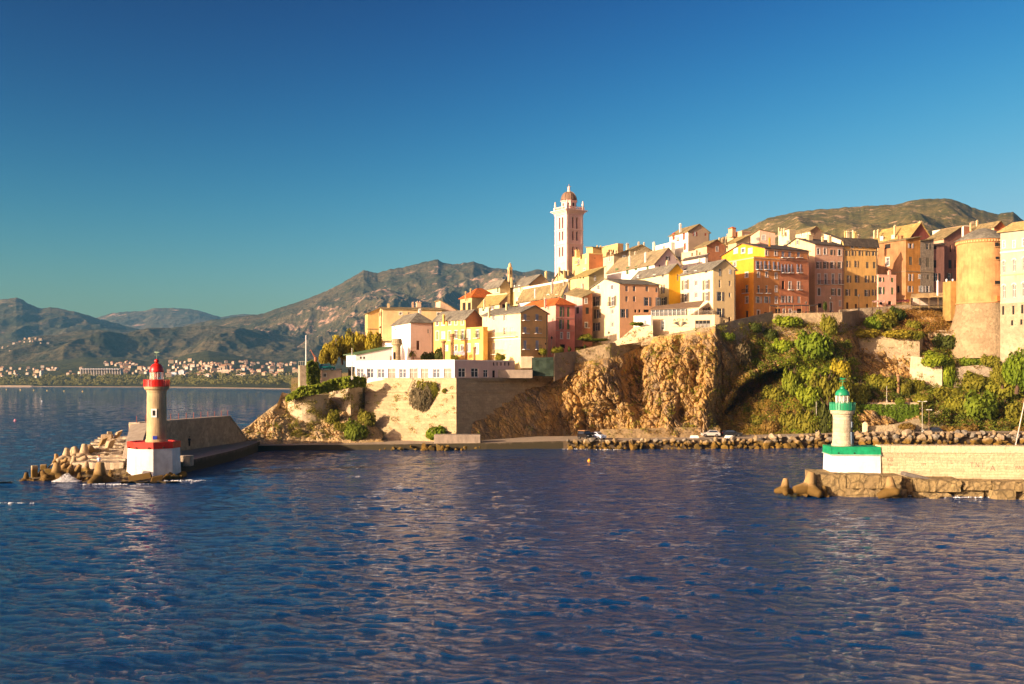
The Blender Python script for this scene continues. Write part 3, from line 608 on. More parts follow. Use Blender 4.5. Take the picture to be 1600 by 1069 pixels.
# glazed pavilion with brown awning roof on top
pv = empty('glazed_pavilion', P(1065, 492, 241), 'glazed restaurant pavilion under a sloping brown canopy on the cream terrace wall', 'pavilion')
def pav():
    fc = Face(em['C']+em['FL'].n*-2.0, em['dl'], em['FL'].n); o = pv.location; zb = em['zE']
    u0, u1 = fc.u(Z5(1255, 0)[0]), fc.u(Z5(888, 0)[0]); _, zt = fc.uz(*Z5(1060, 414)); 
    g = MB(o); rectbox(g, fc, u0+3, u1, zb+.3, zt, -.3, -.25); g.build('glazing', GLASS, pv)
    g = MB(o); n = 11
    for i in range(n+1): u = u0+(u1-u0)*i/n; rectbox(g, fc, u-.05, u+.05, zb, zt, -.1, .02)
    rectbox(g, fc, u0, u1, zt-.12, zt+.05, -.12, .04); rectbox(g, fc, u0, u1, zb, zb+.12, -.1, .03); g.build('frame', WHITE, pv)
    g = MB(o); zr = zt+2.1
    a, b, c, d = fc.pt(u1+.4, zt-.1, .5), fc.pt(u0-.3, zt+.1, .5), fc.pt(u0-.3, zr, -5), fc.pt(u1+.4, zt+1.1, -5); g.hexa([a, b, c, d], [p+Vector((0, 0, .12)) for p in (a, b, c, d)]); g.build('canopy', simple((.20, .13, .08), .7), pv)
    g = MB(o); fc2 = em['FL']; a0, a1 = .2, em['a']-.2
    for i in range(int((a1-a0)/.25)): rectbox(g, fc2, a0+i*.25, a0+i*.25+.03, zb+.2, zb+1.15, -.2, -.17)
    rectbox(g, fc2, a0, a1, zb+1.15, zb+1.2, -.22, -.16); g.build('railing', simple((.4, .34, .25), .6), pv)
pav()
# the big orange and red houses
orb = house('big orange house with grey shutters and a pale cornice', Z6, 252, 45, 461, 698, 486, 1090, roof=None, wall=(.80, .33, .03), wallR=(.68, .29, .09), th=25, wear=.3, bands=[('L', 486, 10, (.78, .55, .25)), ('R', 486, 10, (.72, .42, .22))],
      wl=[('f', 285, 552, 24, 44), ('f', 396, 650, 26, 44), ('b', 395, 782, 26, 74), ('f', 397, 882, 26, 60), ('d', 398, 1020, 24, 70)],
      wr=[('sb', [506, 582], 562, 26, 78), ('sb', [666], 568, 26, 76), ('f', [506, 581], 648, 18, 46), ('f', 668, 660, 18, 50), ('b', [508, 583], 784, 22, 72), ('f', 668, 780, 16, 54), ('sl', [507, 585], 882, 28, 62), ('f', 670, 885, 18, 58), ('df', 505, 1008, 22, 56), ('o', 575, 1010, 34, 26)])
YB = cornerY(orb, Z6(700, 0)[0])
rd = house('brick red house with pale lilac shutters adjoining the big orange house', Z6, YB, 640, 700.5, 972, 492, 1090, roof=None, wall=(.56, .24, .10), wallR=(.58, .23, .11), th=25, wear=.3, bands=[('R', 500, 10, (.62, .34, .2))],
      wr=[('sb', [735, 796, 880], 592, 20, 78), ('o', 735, 745, 24, 76), ('fb', [797, 878], 752, 20, 72), ('sl', [737, 798], 878, 22, 62), ('cl', 881, 882, 28, 62), ('o', [683, 885], 985, 44, 40), ('f', [745, 800], 990, 20, 40), ('f', 840, 998, 30, 16)])
at = house('orange attic storey with a slate roof on top of the big orange house', Z6, 253.6, 165, 566, 972, 404, 500, roof='u', peak=328, wall=(.80, .32, .03), wallR=(.66, .28, .10), th=25, rm=ROOF_DARK, wl=[('fcw', [295, 430], 428, 34, 44), ('f', 364, 426, 32, 44)], wr=[('f', [580, 666], 446, 20, 46), ('cb', [733, 795, 878], 462, 26, 56)], chim=[(609, 322, 18, 50, 6)], bands=[('R', 412, 8, (.66, .42, .26))], name='attic_storey', cat='attic')
sa = house('salmon house with four tall balcony windows and grey green shutters', Z6, 268, 705, 1030, 1297, 366, 1010, roof='u', peak=286, wall=(.76, .56, .30), wallR=(.72, .42, .26), th=23, rm=ROOF_DARK, wear=.3, bands=[('R', 376, 10, (.74, .5, .36))],
      wl=[('sv', [788, 868], 350, 18, 46)], wr=[('f', [1062, 1123], 432, 24, 56), ('sy', 1190, 442, 20, 48), ('fcd', 1258, 444, 24, 52), ('fsy', [1064, 1128, 1194, 1262], 562, 24, 60), ('fb', [1067, 1130, 1198, 1260], 690, 22, 96), ('fcy', 1067, 808, 24, 66), ('fsy', [1200], 810, 22, 60), ('fcy', 1254, 812, 24, 62), ('o', 1075, 935, 34, 40), ('df', 1180, 945, 22, 78), ('f', 1262, 915, 14, 48)], chim=[(980, 288, 60, 20, 6), (1165, 300, 40, 24, 6), (1100, 305, 24, 18, 6)])
yl = house('yellow house with five rows of grey green shutters', Z6, 272, 1284, 1300, 1609, 345, 1010, roof='u', peak=314, wall=(.76, .55, .2), wallR=(.80, .48, .15), th=20, rm=ROOF_DARK, wear=.35, bands=[('R', 412, 8, (.3, .2, .1))],
      wr=[('f', [1376, 1447, 1514, 1580], 384, 20, 30), ('sy', [1330, 1385, 1450, 1515, 1575], 450, 18, 46), ('sy', [1335, 1412], 550, 18, 60), ('cy', [1516, 1580], 560, 26, 60), ('sy', [1343, 1419, 1510, 1575], 690, 20, 66), ('sy', 1333, 815, 22, 60), ('cy', [1410], 815, 26, 66), ('sk', 1512, 820, 24, 60), ('sy', 1575, 815, 18, 56), ('d', [1331], 936, 24, 60), ('d', [1412, 1515], 945, 24, 50)], chim=[(1400, 265, 40, 25, 8), (1310, 262, 20, 18, 12)])
house('cream attic wall rising behind the salmon and yellow houses', Z6, 284, 1112, 1356, 1380, 362, 420, roof=(0, 4.6, 4.6, 0), wall=(.78, .66, .42), th=20, rm=ROOF_DARK, wear=.2, chim=[(1380, 252, 14, 30, 4), (1330, 258, 40, 22, 6), (1420, 290, 60, 20, 6)])
house('small pink two storey house with a flat roof beside the yellow house', Z7, 262, 146, 158, 292, 536, 745, roof=None, wall=(.72, .40, .28), th=14, wr=[('sg', 178, 568, 20, 34), ('cg', 263, 572, 18, 34), ('sg', 178, 652, 22, 56), ('cg', 263, 655, 18, 54), ('o', [180, 245], 745, 26, 28)], chim=[(240, 510, 26, 26, 1)])
ob = house('orange house with a rough grey stone lower storey', Z7, 280, 152, 366, 476, 268, 770, roof=(0, .3, 1.6, 1.2), wall=(.42, .21, .09), wallR=(.60, .27, .06), th=22, rm=ROOF_TAN, wear=.6, bands=[('R', 500, 8, (.35, .22, .1)), ('L', 500, 8, (.3, .2, .12))],  # left wall browner: the neighbour's cast shadow put into its colour
      wl=[('f', 228, 433, 26, 62), ('o', 228, 316, 44, 34), ('o', 308, 642, 20, 50)], wr=[('sw', 403, 312, 20, 36), ('cy', 403, 426, 24, 62), ('cy', 470, 430, 12, 56), ('sw', 403, 552, 18, 54), ('sl', [400], 640, 20, 48)], chim=[(332, 240, 30, 24, 8), (310, 240, 12, 30, 10)])
YC = cornerY(ob, Z7(476, 0)[0])
house('bare grey stone house with white shutters next to the orange one', Z7, YC, 440, 477, 578, 280, 770, roof=(0, .2, 1.2, 1), m=stone((.34, .27, .19), .8, (.8, .35)), th=22, rm=ROOF_TAN, bands=[('R', 502, 8, (.35, .26, .16))],
      wr=[('sy', 531, 318, 18, 40), ('cy', 532, 436, 26, 70), ('', 470, 546, 18, 34), ('cy', 536, 548, 20, 34), ('sw', [482, 530], 640, 18, 48)])
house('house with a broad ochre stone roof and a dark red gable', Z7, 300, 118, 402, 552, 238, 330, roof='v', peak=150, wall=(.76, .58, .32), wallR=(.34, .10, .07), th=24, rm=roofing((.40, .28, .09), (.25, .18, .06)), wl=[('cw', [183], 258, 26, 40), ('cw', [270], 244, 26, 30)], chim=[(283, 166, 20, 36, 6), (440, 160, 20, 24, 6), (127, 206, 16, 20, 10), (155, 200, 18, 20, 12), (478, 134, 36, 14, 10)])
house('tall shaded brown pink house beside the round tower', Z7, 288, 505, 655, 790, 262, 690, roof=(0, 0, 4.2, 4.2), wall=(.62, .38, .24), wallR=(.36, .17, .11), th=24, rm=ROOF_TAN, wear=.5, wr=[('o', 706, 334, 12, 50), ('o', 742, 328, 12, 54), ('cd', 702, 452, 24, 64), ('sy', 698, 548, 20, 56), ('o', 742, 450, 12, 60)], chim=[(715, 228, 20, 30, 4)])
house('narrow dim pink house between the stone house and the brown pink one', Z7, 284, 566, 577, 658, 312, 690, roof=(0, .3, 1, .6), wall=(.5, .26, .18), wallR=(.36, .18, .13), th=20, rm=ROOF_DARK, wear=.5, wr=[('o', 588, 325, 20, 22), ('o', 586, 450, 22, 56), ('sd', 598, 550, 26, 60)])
house('long white rooftop block behind the brown pink house', Z7, 306, 568, 806, 860, 162, 260, roof=(0, 0, 0, -1.4) and None, wall=(.8, .68, .52), wallR=(.36, .17, .10), th=22, wear=.15)
house('orange roofed house with a red gable behind the round tower', Z7, 300, 818, 1036, 1128, 168, 260, roof='v', peak=134, wall=(.74, .55, .30), wallR=(.50, .13, .04), th=22, rm=ROOF_TAN, chim=[(858, 148, 16, 26, 6), (907, 128, 18, 20, 8)])
# upper town
house('old house of tan stone with an orange pyramid roof and tall arched openings', Z3, 280, 796, 886, 1100, 318, 450, roof='hip', peak=244, wall=(.56, .42, .2), wallR=(.42, .30, .15), th=30, rm=ROOF_RED, wear=.6, wl=[('o', [826, 866], 398, 24, 66)], wr=[], chim=[(838, 290, 12, 30, 2), (878, 268, 14, 34, 3)])
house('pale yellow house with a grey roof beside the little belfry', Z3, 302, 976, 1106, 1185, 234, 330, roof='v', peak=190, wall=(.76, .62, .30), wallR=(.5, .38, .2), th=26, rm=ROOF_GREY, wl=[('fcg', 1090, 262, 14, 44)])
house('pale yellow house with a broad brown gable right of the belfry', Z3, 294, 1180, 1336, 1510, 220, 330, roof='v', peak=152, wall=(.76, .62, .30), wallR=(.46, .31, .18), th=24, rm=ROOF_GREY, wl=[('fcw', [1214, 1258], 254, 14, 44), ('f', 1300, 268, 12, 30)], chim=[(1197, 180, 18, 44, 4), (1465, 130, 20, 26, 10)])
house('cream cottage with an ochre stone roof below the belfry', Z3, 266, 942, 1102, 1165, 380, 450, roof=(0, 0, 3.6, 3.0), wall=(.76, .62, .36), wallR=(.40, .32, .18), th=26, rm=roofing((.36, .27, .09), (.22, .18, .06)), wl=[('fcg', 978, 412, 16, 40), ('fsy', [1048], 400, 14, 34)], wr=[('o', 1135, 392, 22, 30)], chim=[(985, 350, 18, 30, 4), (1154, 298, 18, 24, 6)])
house('long white house with green shutters behind the orange roof', Z3, 266, 1160, 1590, 1640, 318, 440, roof=(0, 0, 4.6, 4.6), wall=(.82, .78, .70), th=26, rm=ROOF_TAN, wear=.15, wl=[('fcw', 1240, 350, 14, 40), ('fcg', [1482, 1548], 318, 16, 30), ('cg', [1592], 322, 14, 46)], chim=[(1487, 228, 20, 36, 12), (1380, 272, 14, 22, 8)])
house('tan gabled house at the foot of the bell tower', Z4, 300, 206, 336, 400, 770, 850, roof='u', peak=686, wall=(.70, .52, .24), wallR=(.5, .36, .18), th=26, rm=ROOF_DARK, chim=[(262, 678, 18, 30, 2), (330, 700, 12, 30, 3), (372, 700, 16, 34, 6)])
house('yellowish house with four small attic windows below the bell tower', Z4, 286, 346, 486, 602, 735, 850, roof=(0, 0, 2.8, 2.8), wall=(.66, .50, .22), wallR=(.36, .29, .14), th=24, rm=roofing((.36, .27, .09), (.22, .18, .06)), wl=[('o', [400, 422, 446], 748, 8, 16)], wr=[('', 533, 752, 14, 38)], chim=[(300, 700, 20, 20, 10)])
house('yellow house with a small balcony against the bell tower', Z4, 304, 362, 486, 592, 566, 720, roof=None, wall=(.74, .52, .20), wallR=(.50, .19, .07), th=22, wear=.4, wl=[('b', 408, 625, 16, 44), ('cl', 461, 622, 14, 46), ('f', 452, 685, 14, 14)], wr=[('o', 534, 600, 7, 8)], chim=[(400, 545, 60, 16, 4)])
house('tan box shaped house high behind the yellow roofs', Z4, 328, 582, 706, 748, 492, 600, roof=None, wall=(.70, .46, .20), wallR=(.56, .32, .14), th=26, wear=.6, wl=[('o', [640, 655, 672], 545, 12, 20)])
house('small yellow rooftop house right of the bell tower', Z4, 326, 468, 516, 585, 518, 600, roof=(0, .5, .5, 0), wall=(.74, .54, .20), wallR=(.66, .38, .12), th=26, chim=[(550, 514, 12, 14, 2), (575, 516, 12, 10, 2)])
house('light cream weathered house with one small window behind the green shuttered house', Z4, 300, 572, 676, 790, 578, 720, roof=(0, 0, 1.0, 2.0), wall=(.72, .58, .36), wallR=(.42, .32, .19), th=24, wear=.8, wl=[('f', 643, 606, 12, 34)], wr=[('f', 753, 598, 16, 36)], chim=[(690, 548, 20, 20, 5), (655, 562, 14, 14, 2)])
house('broad blank tan stone gable wall high in the upper town', Z4, 318, 740, 800, 968, 540, 650, roof='v', peak=500, m=stone((.42, .33, .19), .5, (.9, .4)), th=20, rm=ROOF_TAN, chim=[(865, 486, 18, 18, 4), (780, 496, 26, 24, 3), (905, 490, 14, 16, 4), (838, 560, 14, 40, -4)])
house('long white house with green shutters and a broad stone tile roof', Z4, 275, 596, 985, 1190, 640, 760, roof='v', peak=546, wall=(.84, .80, .72), wallR=(.62, .50, .46), th=24, rm=roofing((.30, .23, .12), (.20, .16, .09)), wear=.12, wl=[('cg', [698], 690, 18, 28), ('cg', 780, 695, 18, 56), ('cg', [845, 932], 676, 18, 34)], wr=[('sd', [1084, 1166], 602, 14, 30), ('o', 1025, 658, 12, 14)], chim=[(917, 568, 18, 44, 6), (796, 594, 16, 40, 5), (1045, 572, 14, 20, 6)])
house('white two storey house with red shutters on top of the town', Z4, 308, 1100, 1240, 1402, 396, 580, roof='v', peak=350, wall=(.84, .78, .66), wallR=(.42, .30, .20), th=22, rm=ROOF_TAN, wear=.15, wl=[('cr', [1130, 1208], 434, 16, 54), ('cr', [1130, 1215], 512, 16, 52), ('b', 1165, 452, 12, 20)], wr=[('sr', 1290, 416, 14, 32), ('cr', 1372, 420, 14, 20)], chim=[(1181, 346, 20, 34, 3)])
house('low white house with one window left of the red shuttered house', Z4, 308, 970, 1112, 1140, 484, 580, roof=None, wall=(.82, .76, .58), th=22, wear=.15, wl=[('f', 1057, 514, 12, 20)], chim=[(980, 488, 20, 30, 2), (985, 500, 12, 30, 1)])
house('terracotta house with a grey roof next to the orange house', Z4, 290, 1296, 1382, 1530, 504, 640, roof='v', peak=462, wall=(.70, .44, .26), wallR=(.52, .22, .10), th=24, rm=ROOF_TAN, wl=[('cg', 1328, 570, 14, 30)], wr=[('f', 1460, 530, 14, 34)])
house('low white cottage with a brown roof under the terracotta house', Z4, 282, 1200, 1370, 1390, 592, 700, roof=(0, 0, 1.0, 1.0), wall=(.80, .70, .58), th=26, rm=ROOF_DARK, chim=[(1325, 612, 14, 16, 2)])
house('pink low house wall between the white gable and the brown roof', Z4, 288, 1190, 1300, 1312, 545, 640, roof=None, wall=(.74, .52, .30), th=26, wl=[('o', 1270, 572, 12, 24)])
house('flat topped salmon tower house on the skyline', Z6, 316, 212, 352, 432, 248, 340, roof=None, wall=(.72, .46, .26), wallR=(.44, .26, .16), th=24, wr=[('f', 398, 292, 30, 26)])
house('small salmon turret on the skyline above the salmon tower house', Z6, 317, 226, 262, 296, 212, 252, roof='hip', peak=202, wall=(.74, .46, .24), wallR=(.5, .28, .16), th=24, rm=ROOF_RED, over=.1)
house('pink house with a teal awning under the right mountain', Z6, 306, 432, 516, 660, 262, 345, roof=(1.0, -.01, 0, 0), wall=(.74, .48, .32), wallR=(.74, .46, .32), th=10, wr=[('fcl', 555, 305, 30, 44), ('cl', 498, 318, 26, 28)])
house('cream rooftop house with small terraces under the right mountain', Z6, 316, 690, 792, 850, 236, 330, roof=None, wall=(.78, .64, .40), wallR=(.6, .45, .26), th=24, wl=[('o', 760, 274, 14, 40)], chim=[(695, 226, 14, 22, 2), (720, 232, 14, 14, 2), (745, 230, 24, 10, 2)])
house('long cream house with a brown gable on the skyline', Z6, 322, 800, 986, 1092, 240, 330, roof='v', peak=212, wall=(.78, .66, .38), wallR=(.40, .25, .15), th=24, rm=ROOF_TAN, wl=[('f', 905, 280, 12, 30), ('f', 962, 272, 12, 30)], wr=[('o', 1030, 270, 10, 16)])
house('low house with an ochre stone roof behind the orange attic', Z6, 298, 188, 300, 420, 352, 400, roof=(0, 0, 2.6, 2.6), wall=(.7, .5, .26), th=24, rm=roofing((.36, .26, .09), (.22, .17, .06)), chim=[(175, 320, 24, 26, 3), (208, 308, 16, 20, 4), (142, 320, 18, 20, 2)])
house('weathered peach house with a dark tiled roof behind the narrow mauve one', Z4, 262, 318, 384, 442, 905, 1000, roof=(0, .9, 2.4, 1.2), wall=(.80, .58, .44), th=26, rm=ROOF_DARK, wear=.6, wl=[('cg', [330], 925, 10, 30)], chim=[(440, 800, 18, 44, 6), (205, 800, 16, 40, 4)])
# ------------------------------------------------------------------ the citadel rock
def rockmat(c1, c2, c3, name='rock_face'):
    m, n, b = newmat(name); v = coords(n); vs = coords(n, (1, 1, .45))
    a = nnoise(n, v, .10, 6, .65); g = nnoise(n, vs, .55, 7, .72, .5); f = nnoise(n, v, 2.4, 6, .75)
    k1 = mix(n, ramp(n, a, [(.42, (0, 0, 0)), (.60, (1, 1, 1))]), c1, c2)
    k2 = mix(n, ramp(n, g, [(.42, (0, 0, 0)), (.62, (.85, .85, .85))]), k1, c3)
    k3 = mix(n, ramp(n, f, [(.48, (0, 0, 0)), (.66, (.75, .75, .75))]), k2, sc(c1, .38))
    vo = n.nodes.new('ShaderNodeTexVoronoi'); vo.feature = 'DISTANCE_TO_EDGE'; vo.inputs['Scale'].default_value = .55; L(n, coords(n, (1, 1, .7)), vo.inputs['Vector'])
    k3 = mix(n, ramp(n, vo.outputs['Distance'], [(0, (.8, .8, .8)), (.05, (0, 0, 0))]), k3, sc(c1, .3))
    L(n, k3, b.inputs['Base Color']); b.inputs['Roughness'].default_value = .95
    p = bump(n, b, g, .8, .5); bump(n, b, f, .8, .16, p); return m
ROCK = rockmat((.42, .27, .11), (.22, .165, .11), (.56, .33, .08)); ROCKL = rockmat((.58, .42, .22), (.48, .36, .19), (.48, .30, .10), 'pale_rock')
REG = []
def worley(x, y, z, seed):
    xi, yi, zi = (np.floor(a).astype(int) for a in (x, y, z)); best = np.full(x.shape, 9.0); sec = np.full(x.shape, 9.0)
    for dx in (-1, 0, 1):
        for dy in (-1, 0, 1):
            for dz in (-1, 0, 1):
                cx, cy, cz = xi+dx, yi+dy, zi+dz; h = _perm[_perm[_perm[(cx+seed*17) & 255]+(cy & 255)]+(cz & 255)]
                j = _g[h]*.45+.5; q = (cx+j[..., 0]-x)**2+(cy+j[..., 1]-y)**2+(cz+j[..., 2]-z)**2; sec = np.minimum(sec, np.maximum(best, q)); best = np.minimum(best, q)
    a, b = np.sqrt(best), np.sqrt(sec); return a+.55*np.exp(-(b-a)/.07)
def curtain(name, cols_, ncol, nrow, amp, m, zbot=1.3, hollow=None, sc_=1.0, kind='structure', foot=3.0):
    px0 = np.array([c[0] for c in cols_], float); tp = np.array([c[1] for c in cols_], float); Yr = np.array([c[2] for c in cols_], float)
    px = np.linspace(px0[0], px0[-1], ncol); v = np.linspace(0, 1, nrow); k = np.linspace(0, 1, Yr.shape[1])
    Yc = np.stack([np.interp(px, px0, Yr[:, j]) for j in range(Yr.shape[1])], 0)
    Yv = np.stack([np.interp(v, k, Yc[:, i]) for i in range(ncol)], 1)
    top = np.interp(px, px0, tp); bot = HZ+(CAMZ-zbot)*F/Yc[-1]
    PX, VV = np.meshgrid(px, v); PY = top+(bot-top)*VV
    if hollow is not None: Yv = Yv+hollow(PX, PY)
    X = (PX-800)/F*Yv; Z = CAMZ+(HZ-PY)/F*Yv
    wa = worley((X+.5*Z)/3.4/sc_, Yv/4.2, (Z-.5*X)/6.6/sc_, 1); wb = worley((X+.5*Z)/1.25/sc_, Yv/1.7, (Z-.5*X)/2.6/sc_, 2)
    n1 = fbm(X/11/sc_, Yv/11, Z/14/sc_, 5, True)-.5; n2 = fbm(X/3.1/sc_+9, Yv/3.1, Z/3.8/sc_, 5, True)-.4; n3 = fbm(X/.9/sc_+3, Yv/.9, Z/.9/sc_+5, 3)
    env = np.clip(np.sin(np.pi*np.clip(VV, 0, 1))*2.2, .12, 1)
    d = (1.5*n1+.5*n2+.25*n3+2.1*(.75-wa)+1.1*(.7-wb))*amp*env*(np.interp(PX, [700, 870, 905], [.4, .5, 1]) if name == 'citadel_cliff' else 1)
    Y2 = Yv-d; X2 = X*(1-.35*d/Yv)-.25*d; Z2 = Z+.12*n2*amp*env
    V = np.stack([X2, Y2, Z2], -1)
    ext = V[-1:].copy(); ext[..., 2] = -1; ext[..., 1] -= .2; V = np.concatenate([V, ext], 0)
    o = grid_mesh(name, V, m, smooth=False); tag(o, kind=kind); REG.append(V); return V
def hollow(px, py):
    A = np.interp(px, [1120, 1140, 1155, 1175, 1195, 1220, 1236, 1250], [655, 630, 606, 592, 583, 574, 572, 580]); B = np.interp(px, [1120, 1140, 1170, 1200, 1236, 1250], [662, 650, 626, 608, 590, 582])
    m1 = np.clip((py-A)/3, 0, 1)*np.clip((B-py)/4, 0, 1)*np.clip((px-1128)/10, 0, 1)*np.clip((1240-px)/6, 0, 1)
    lip = np.exp(-((py-A+7)/8)**2)*np.clip((px-1120)/20, 0, 1)*np.clip((1262-px)/20, 0, 1)
    pil = np.exp(-((px-1102)/9)**2)*np.clip((py-622)/10, 0, 1)+.8*np.exp(-((px-1040-(py-650)*.5)/12)**2)*np.clip((py-600)/30, 0, 1)
    pock = np.exp(-((px-1068)/11)**2-((py-645)/16)**2)+np.exp(-((px-1088)/9)**2-((py-590)/26)**2)*.9+.8*np.exp(-((px-1122)/8)**2-((py-650)/25)**2)
    pock = pock+.8*np.exp(-((px-1062)/9)**2-((py-540)/14)**2)
    return m1*11-lip*2.6-pil*2.0+pock*5.0
CL = [(700, 597, (222, 222, 222, 220, 216)), (713, 597, (223, 222, 222, 220, 216)), (745, 596, (227, 226, 224, 220.5, 217.5)), (780, 596, (231, 230.5, 227.5, 224.3, 222)), (800, 596, (234, 232, 228.5, 226, 224)),
      (830, 597, (239, 234.5, 231, 229.5, 227.5)), (860, 596, (241, 237.5, 234.5, 233, 231)), (880, 582, (241, 239, 238, 237, 235)), (900, 568, (238, 234, 237, 237.5, 236)), (930, 563, (236, 231.5, 233, 239.5, 239)), (950, 560, (236, 231, 230, 239, 240)),
      (968, 557, (238, 236, 229.5, 235, 239)), (982, 550, (241, 242, 236, 229, 231)), (1003, 541, (246, 245, 240, 231, 227)), (1014, 528, (240, 236, 234, 231, 225)), (1050, 524, (236, 231, 229, 227, 224)), (1100, 518, (233, 229, 227, 226, 224)),
      (1118, 513, (233, 229, 228, 229, 225)), (1130, 515, (236, 232, 233, 233, 226)), (1150, 520, (239, 235, 236, 237, 227)), (1200, 522, (244, 240, 238, 235, 228)), (1235, 522, (244, 240, 238, 233, 228)), (1260, 520, (243, 240, 237, 232, 228)),
      (1300, 518, (243, 240, 236, 232, 227)), (1318, 520, (245, 241, 237, 232, 227)), (1345, 510, (256, 250, 242, 235, 228)), (1400, 487, (262, 254, 246, 237, 229)), (1440, 486, (262, 254, 246, 237, 229)), (1500, 503, (260, 253, 246, 237, 229)),
      (1560, 516, (258, 252, 245, 237, 229)), (1620, 522, (257, 252, 245, 237, 229)), (1720, 522, (257, 252, 245, 237, 229))]
CV = curtain('citadel_cliff', CL, 1150, 230, 1.0, ROCK, hollow=hollow)
CP = [(368, 690, (210, 210, 209, 208.5, 208)), (378, 672, (214, 213, 212, 211, 210)), (392, 663, (216, 215, 214, 212, 211)), (408, 649, (218, 217, 215, 213, 211)), (420, 640, (220, 218, 216, 214, 211)), (434, 630, (222, 220, 217, 214, 211)), (441, 613, (227, 224, 219, 215, 212)),
      (455, 616, (228, 224, 220, 216, 212)), (480, 612, (231, 227, 222, 217, 213)), (512, 618, (232, 227, 221, 217, 214)), (548, 622, (230, 225, 221, 218, 214)), (575, 640, (230, 225, 222, 219, 215)), (600, 668, (228, 225, 222, 219, 216))]
curtain('cape_rock', CP, 340, 120, .62, ROCKL, sc_=.8)
# ground behind the cliff top, rising under the town
def ground_behind():
    cols_ = [(c[0], c[1], c[2][0]) for c in CP if 455 <= c[0] <= 575]+[(640, 596, 226), (700, 596, 223)]+[(c[0], c[1], c[2][0]) for c in CL if c[0] > 713]
    px = np.linspace(455, 1720, 260); p0 = [c[0] for c in cols_]; tp = np.interp(px, p0, [c[1] for c in cols_]); Y0 = np.interp(px, p0, [c[2] for c in cols_])+.3
    zb = np.interp(px, [455, 560, 650, 800, 900, 1000, 1150, 1300, 1700], [15, 17, 26, 34, 43, 44, 42, 44, 46]); z0 = CAMZ+(HZ-tp)/F*Y0-.25
    rows = []
    for t in np.linspace(0, 1, 50):
        Y = Y0+(310-Y0)*t; z = z0+(zb-z0)*t**1.25; z = np.where(px < 575, np.minimum(z, 14.2+3*t), z)
        rows.append(np.stack([(px-800)/F*Y, Y, z+.25*pn(px/6, t*20)*min(1, t*8)], -1))
    r = rows[-1].copy(); r[:, 1] += 60; r[:, 2] = 0; rows.append(r)
    V = np.stack(rows, 0); o = grid_mesh('hill_ground', V, rockmat((.34, .24, .10), (.22, .20, .08), (.45, .30, .10), 'dry_ground')); tag(o, kind='structure'); REG.append(V)
ground_behind()
BAST = stone((.50, .38, .21), .75, (1.5, .6), .6); RUB = rubble((.46, .34, .19), .7, 1.5); RUB_SHADE = rubble((.40, .31, .20), .7, 1.3)  # last rubble is darker: shade of the right-facing ramparts put into its colour
def wallseg(label, pts, m, thick=1.2, name='rampart_wall', cat='wall', cap=None, nsub=14, rough=.12, cord=None):
    """pts: (column, top row, bottom row, depth at the top, depth at the bottom)"""
    A, B = pts[0], pts[-1]; o = empty(name, P(A[0], A[2], A[3]), label, cat); mb = MB(o.location)
    cols_ = []
    for i in range(len(pts)-1):
        p, q = pts[i], pts[i+1]; n = max(2, int(abs(q[0]-p[0])/5))
        for j in range(n+(i == len(pts)-2)):
            t = j/n; r = [p[k]+(q[k]-p[k])*t for k in range(5)]; T_, B_ = P(r[0], r[1], r[3]), P(r[0], r[2], r[4]); rr = []
            for k in range(nsub+1):
                w_ = T_.lerp(B_, k/nsub); dsp = float(fbm(w_.x/2.2, w_.y/2.2, w_.z/1.5, 3))*rough*(1 if 0 < k else .3); rr.append(w_-Vector((0, dsp, 0)))
            cols_.append(rr)
    nc = len(cols_); vs = [v for c in cols_ for v in c]; fs = [(i*(nsub+1)+k, i*(nsub+1)+k+1, (i+1)*(nsub+1)+k+1, (i+1)*(nsub+1)+k) for i in range(nc-1) for k in range(nsub)]
    mb.raw(vs, fs)
    bk = [c[0]+Vector((0, thick, 0)) for c in cols_]; fr = [c[0] for c in cols_]; bb = [Vector((c[-1].x, c[0].y+thick, c[-1].z)) for c in cols_]
    for i in range(nc-1): mb.face([fr[i], fr[i+1], bk[i+1], bk[i]]); mb.face([bk[i], bk[i+1], bb[i+1], bb[i]])
    for i in (0, nc-1): mb.face([cols_[i][0], cols_[i][-1], bb[i], bk[i]])
    mb.build('masonry', m, o)
    if cap:
        c_ = MB(o.location)
        for i in range(nc-1): a, b = fr[i], fr[i+1]; up = Vector((0, 0, .22)); f = Vector((0, -.15, 0)); k = Vector((0, thick+.1, 0)); c_.hexa([a+f, b+f, b+k, a+k], [a+f+up, b+f+up, b+k+up, a+k+up])
        c_.build('coping', cap, o)
    if cord:
        c_ = MB(o.location)
        for i in range(nc-1):
            k = cord; a = cols_[i][k]; b = cols_[i+1][k]; c_.hexa([a+Vector((0, -.28, 0)), b+Vector((0, -.28, 0)), b+Vector((0, .3, 0)), a+Vector((0, .3, 0))], [a+Vector((0, -.28, .3)), b+Vector((0, -.28, .3)), b+Vector((0, .3, .3)), a+Vector((0, .3, .3))])
        c_.build('cordon', m, o)
    REG.append(np.array([[list(v) for v in c] for c in cols_])); return o
CAP = concrete((.45, .36, .24), .4)
wallseg('great sloping bastion wall whose corner stands left of the dark cliff, under the white restaurant', [(570, 592, 690, 233, 222), (713, 592, 692, 219, 214.5), (872, 591, 690, 243, 238.5)], BAST, 1.5, name='bastion_wall', cap=CAP, nsub=22, cord=5)
wallseg('stone panel wall in the recess between the round wall and the bastion', [(512, 606, 650, 232, 228), (548, 604, 650, 225, 222), (572, 604, 655, 233, 230)], rubble((.50, .39, .24), .6, 1.0), 1.2, cap=CAP)
wallseg('grey parapet wall between the green netting and the sunlit rampart', [(866, 552, 596, 232, 231), (900, 549, 580, 239, 238)], RUB_SHADE, 1.0)
wallseg('sunlit stretch of rampart below the cypress garden', [(900, 548, 575, 239, 238), (953, 536, 566, 240, 239)], RUB, 1.0)
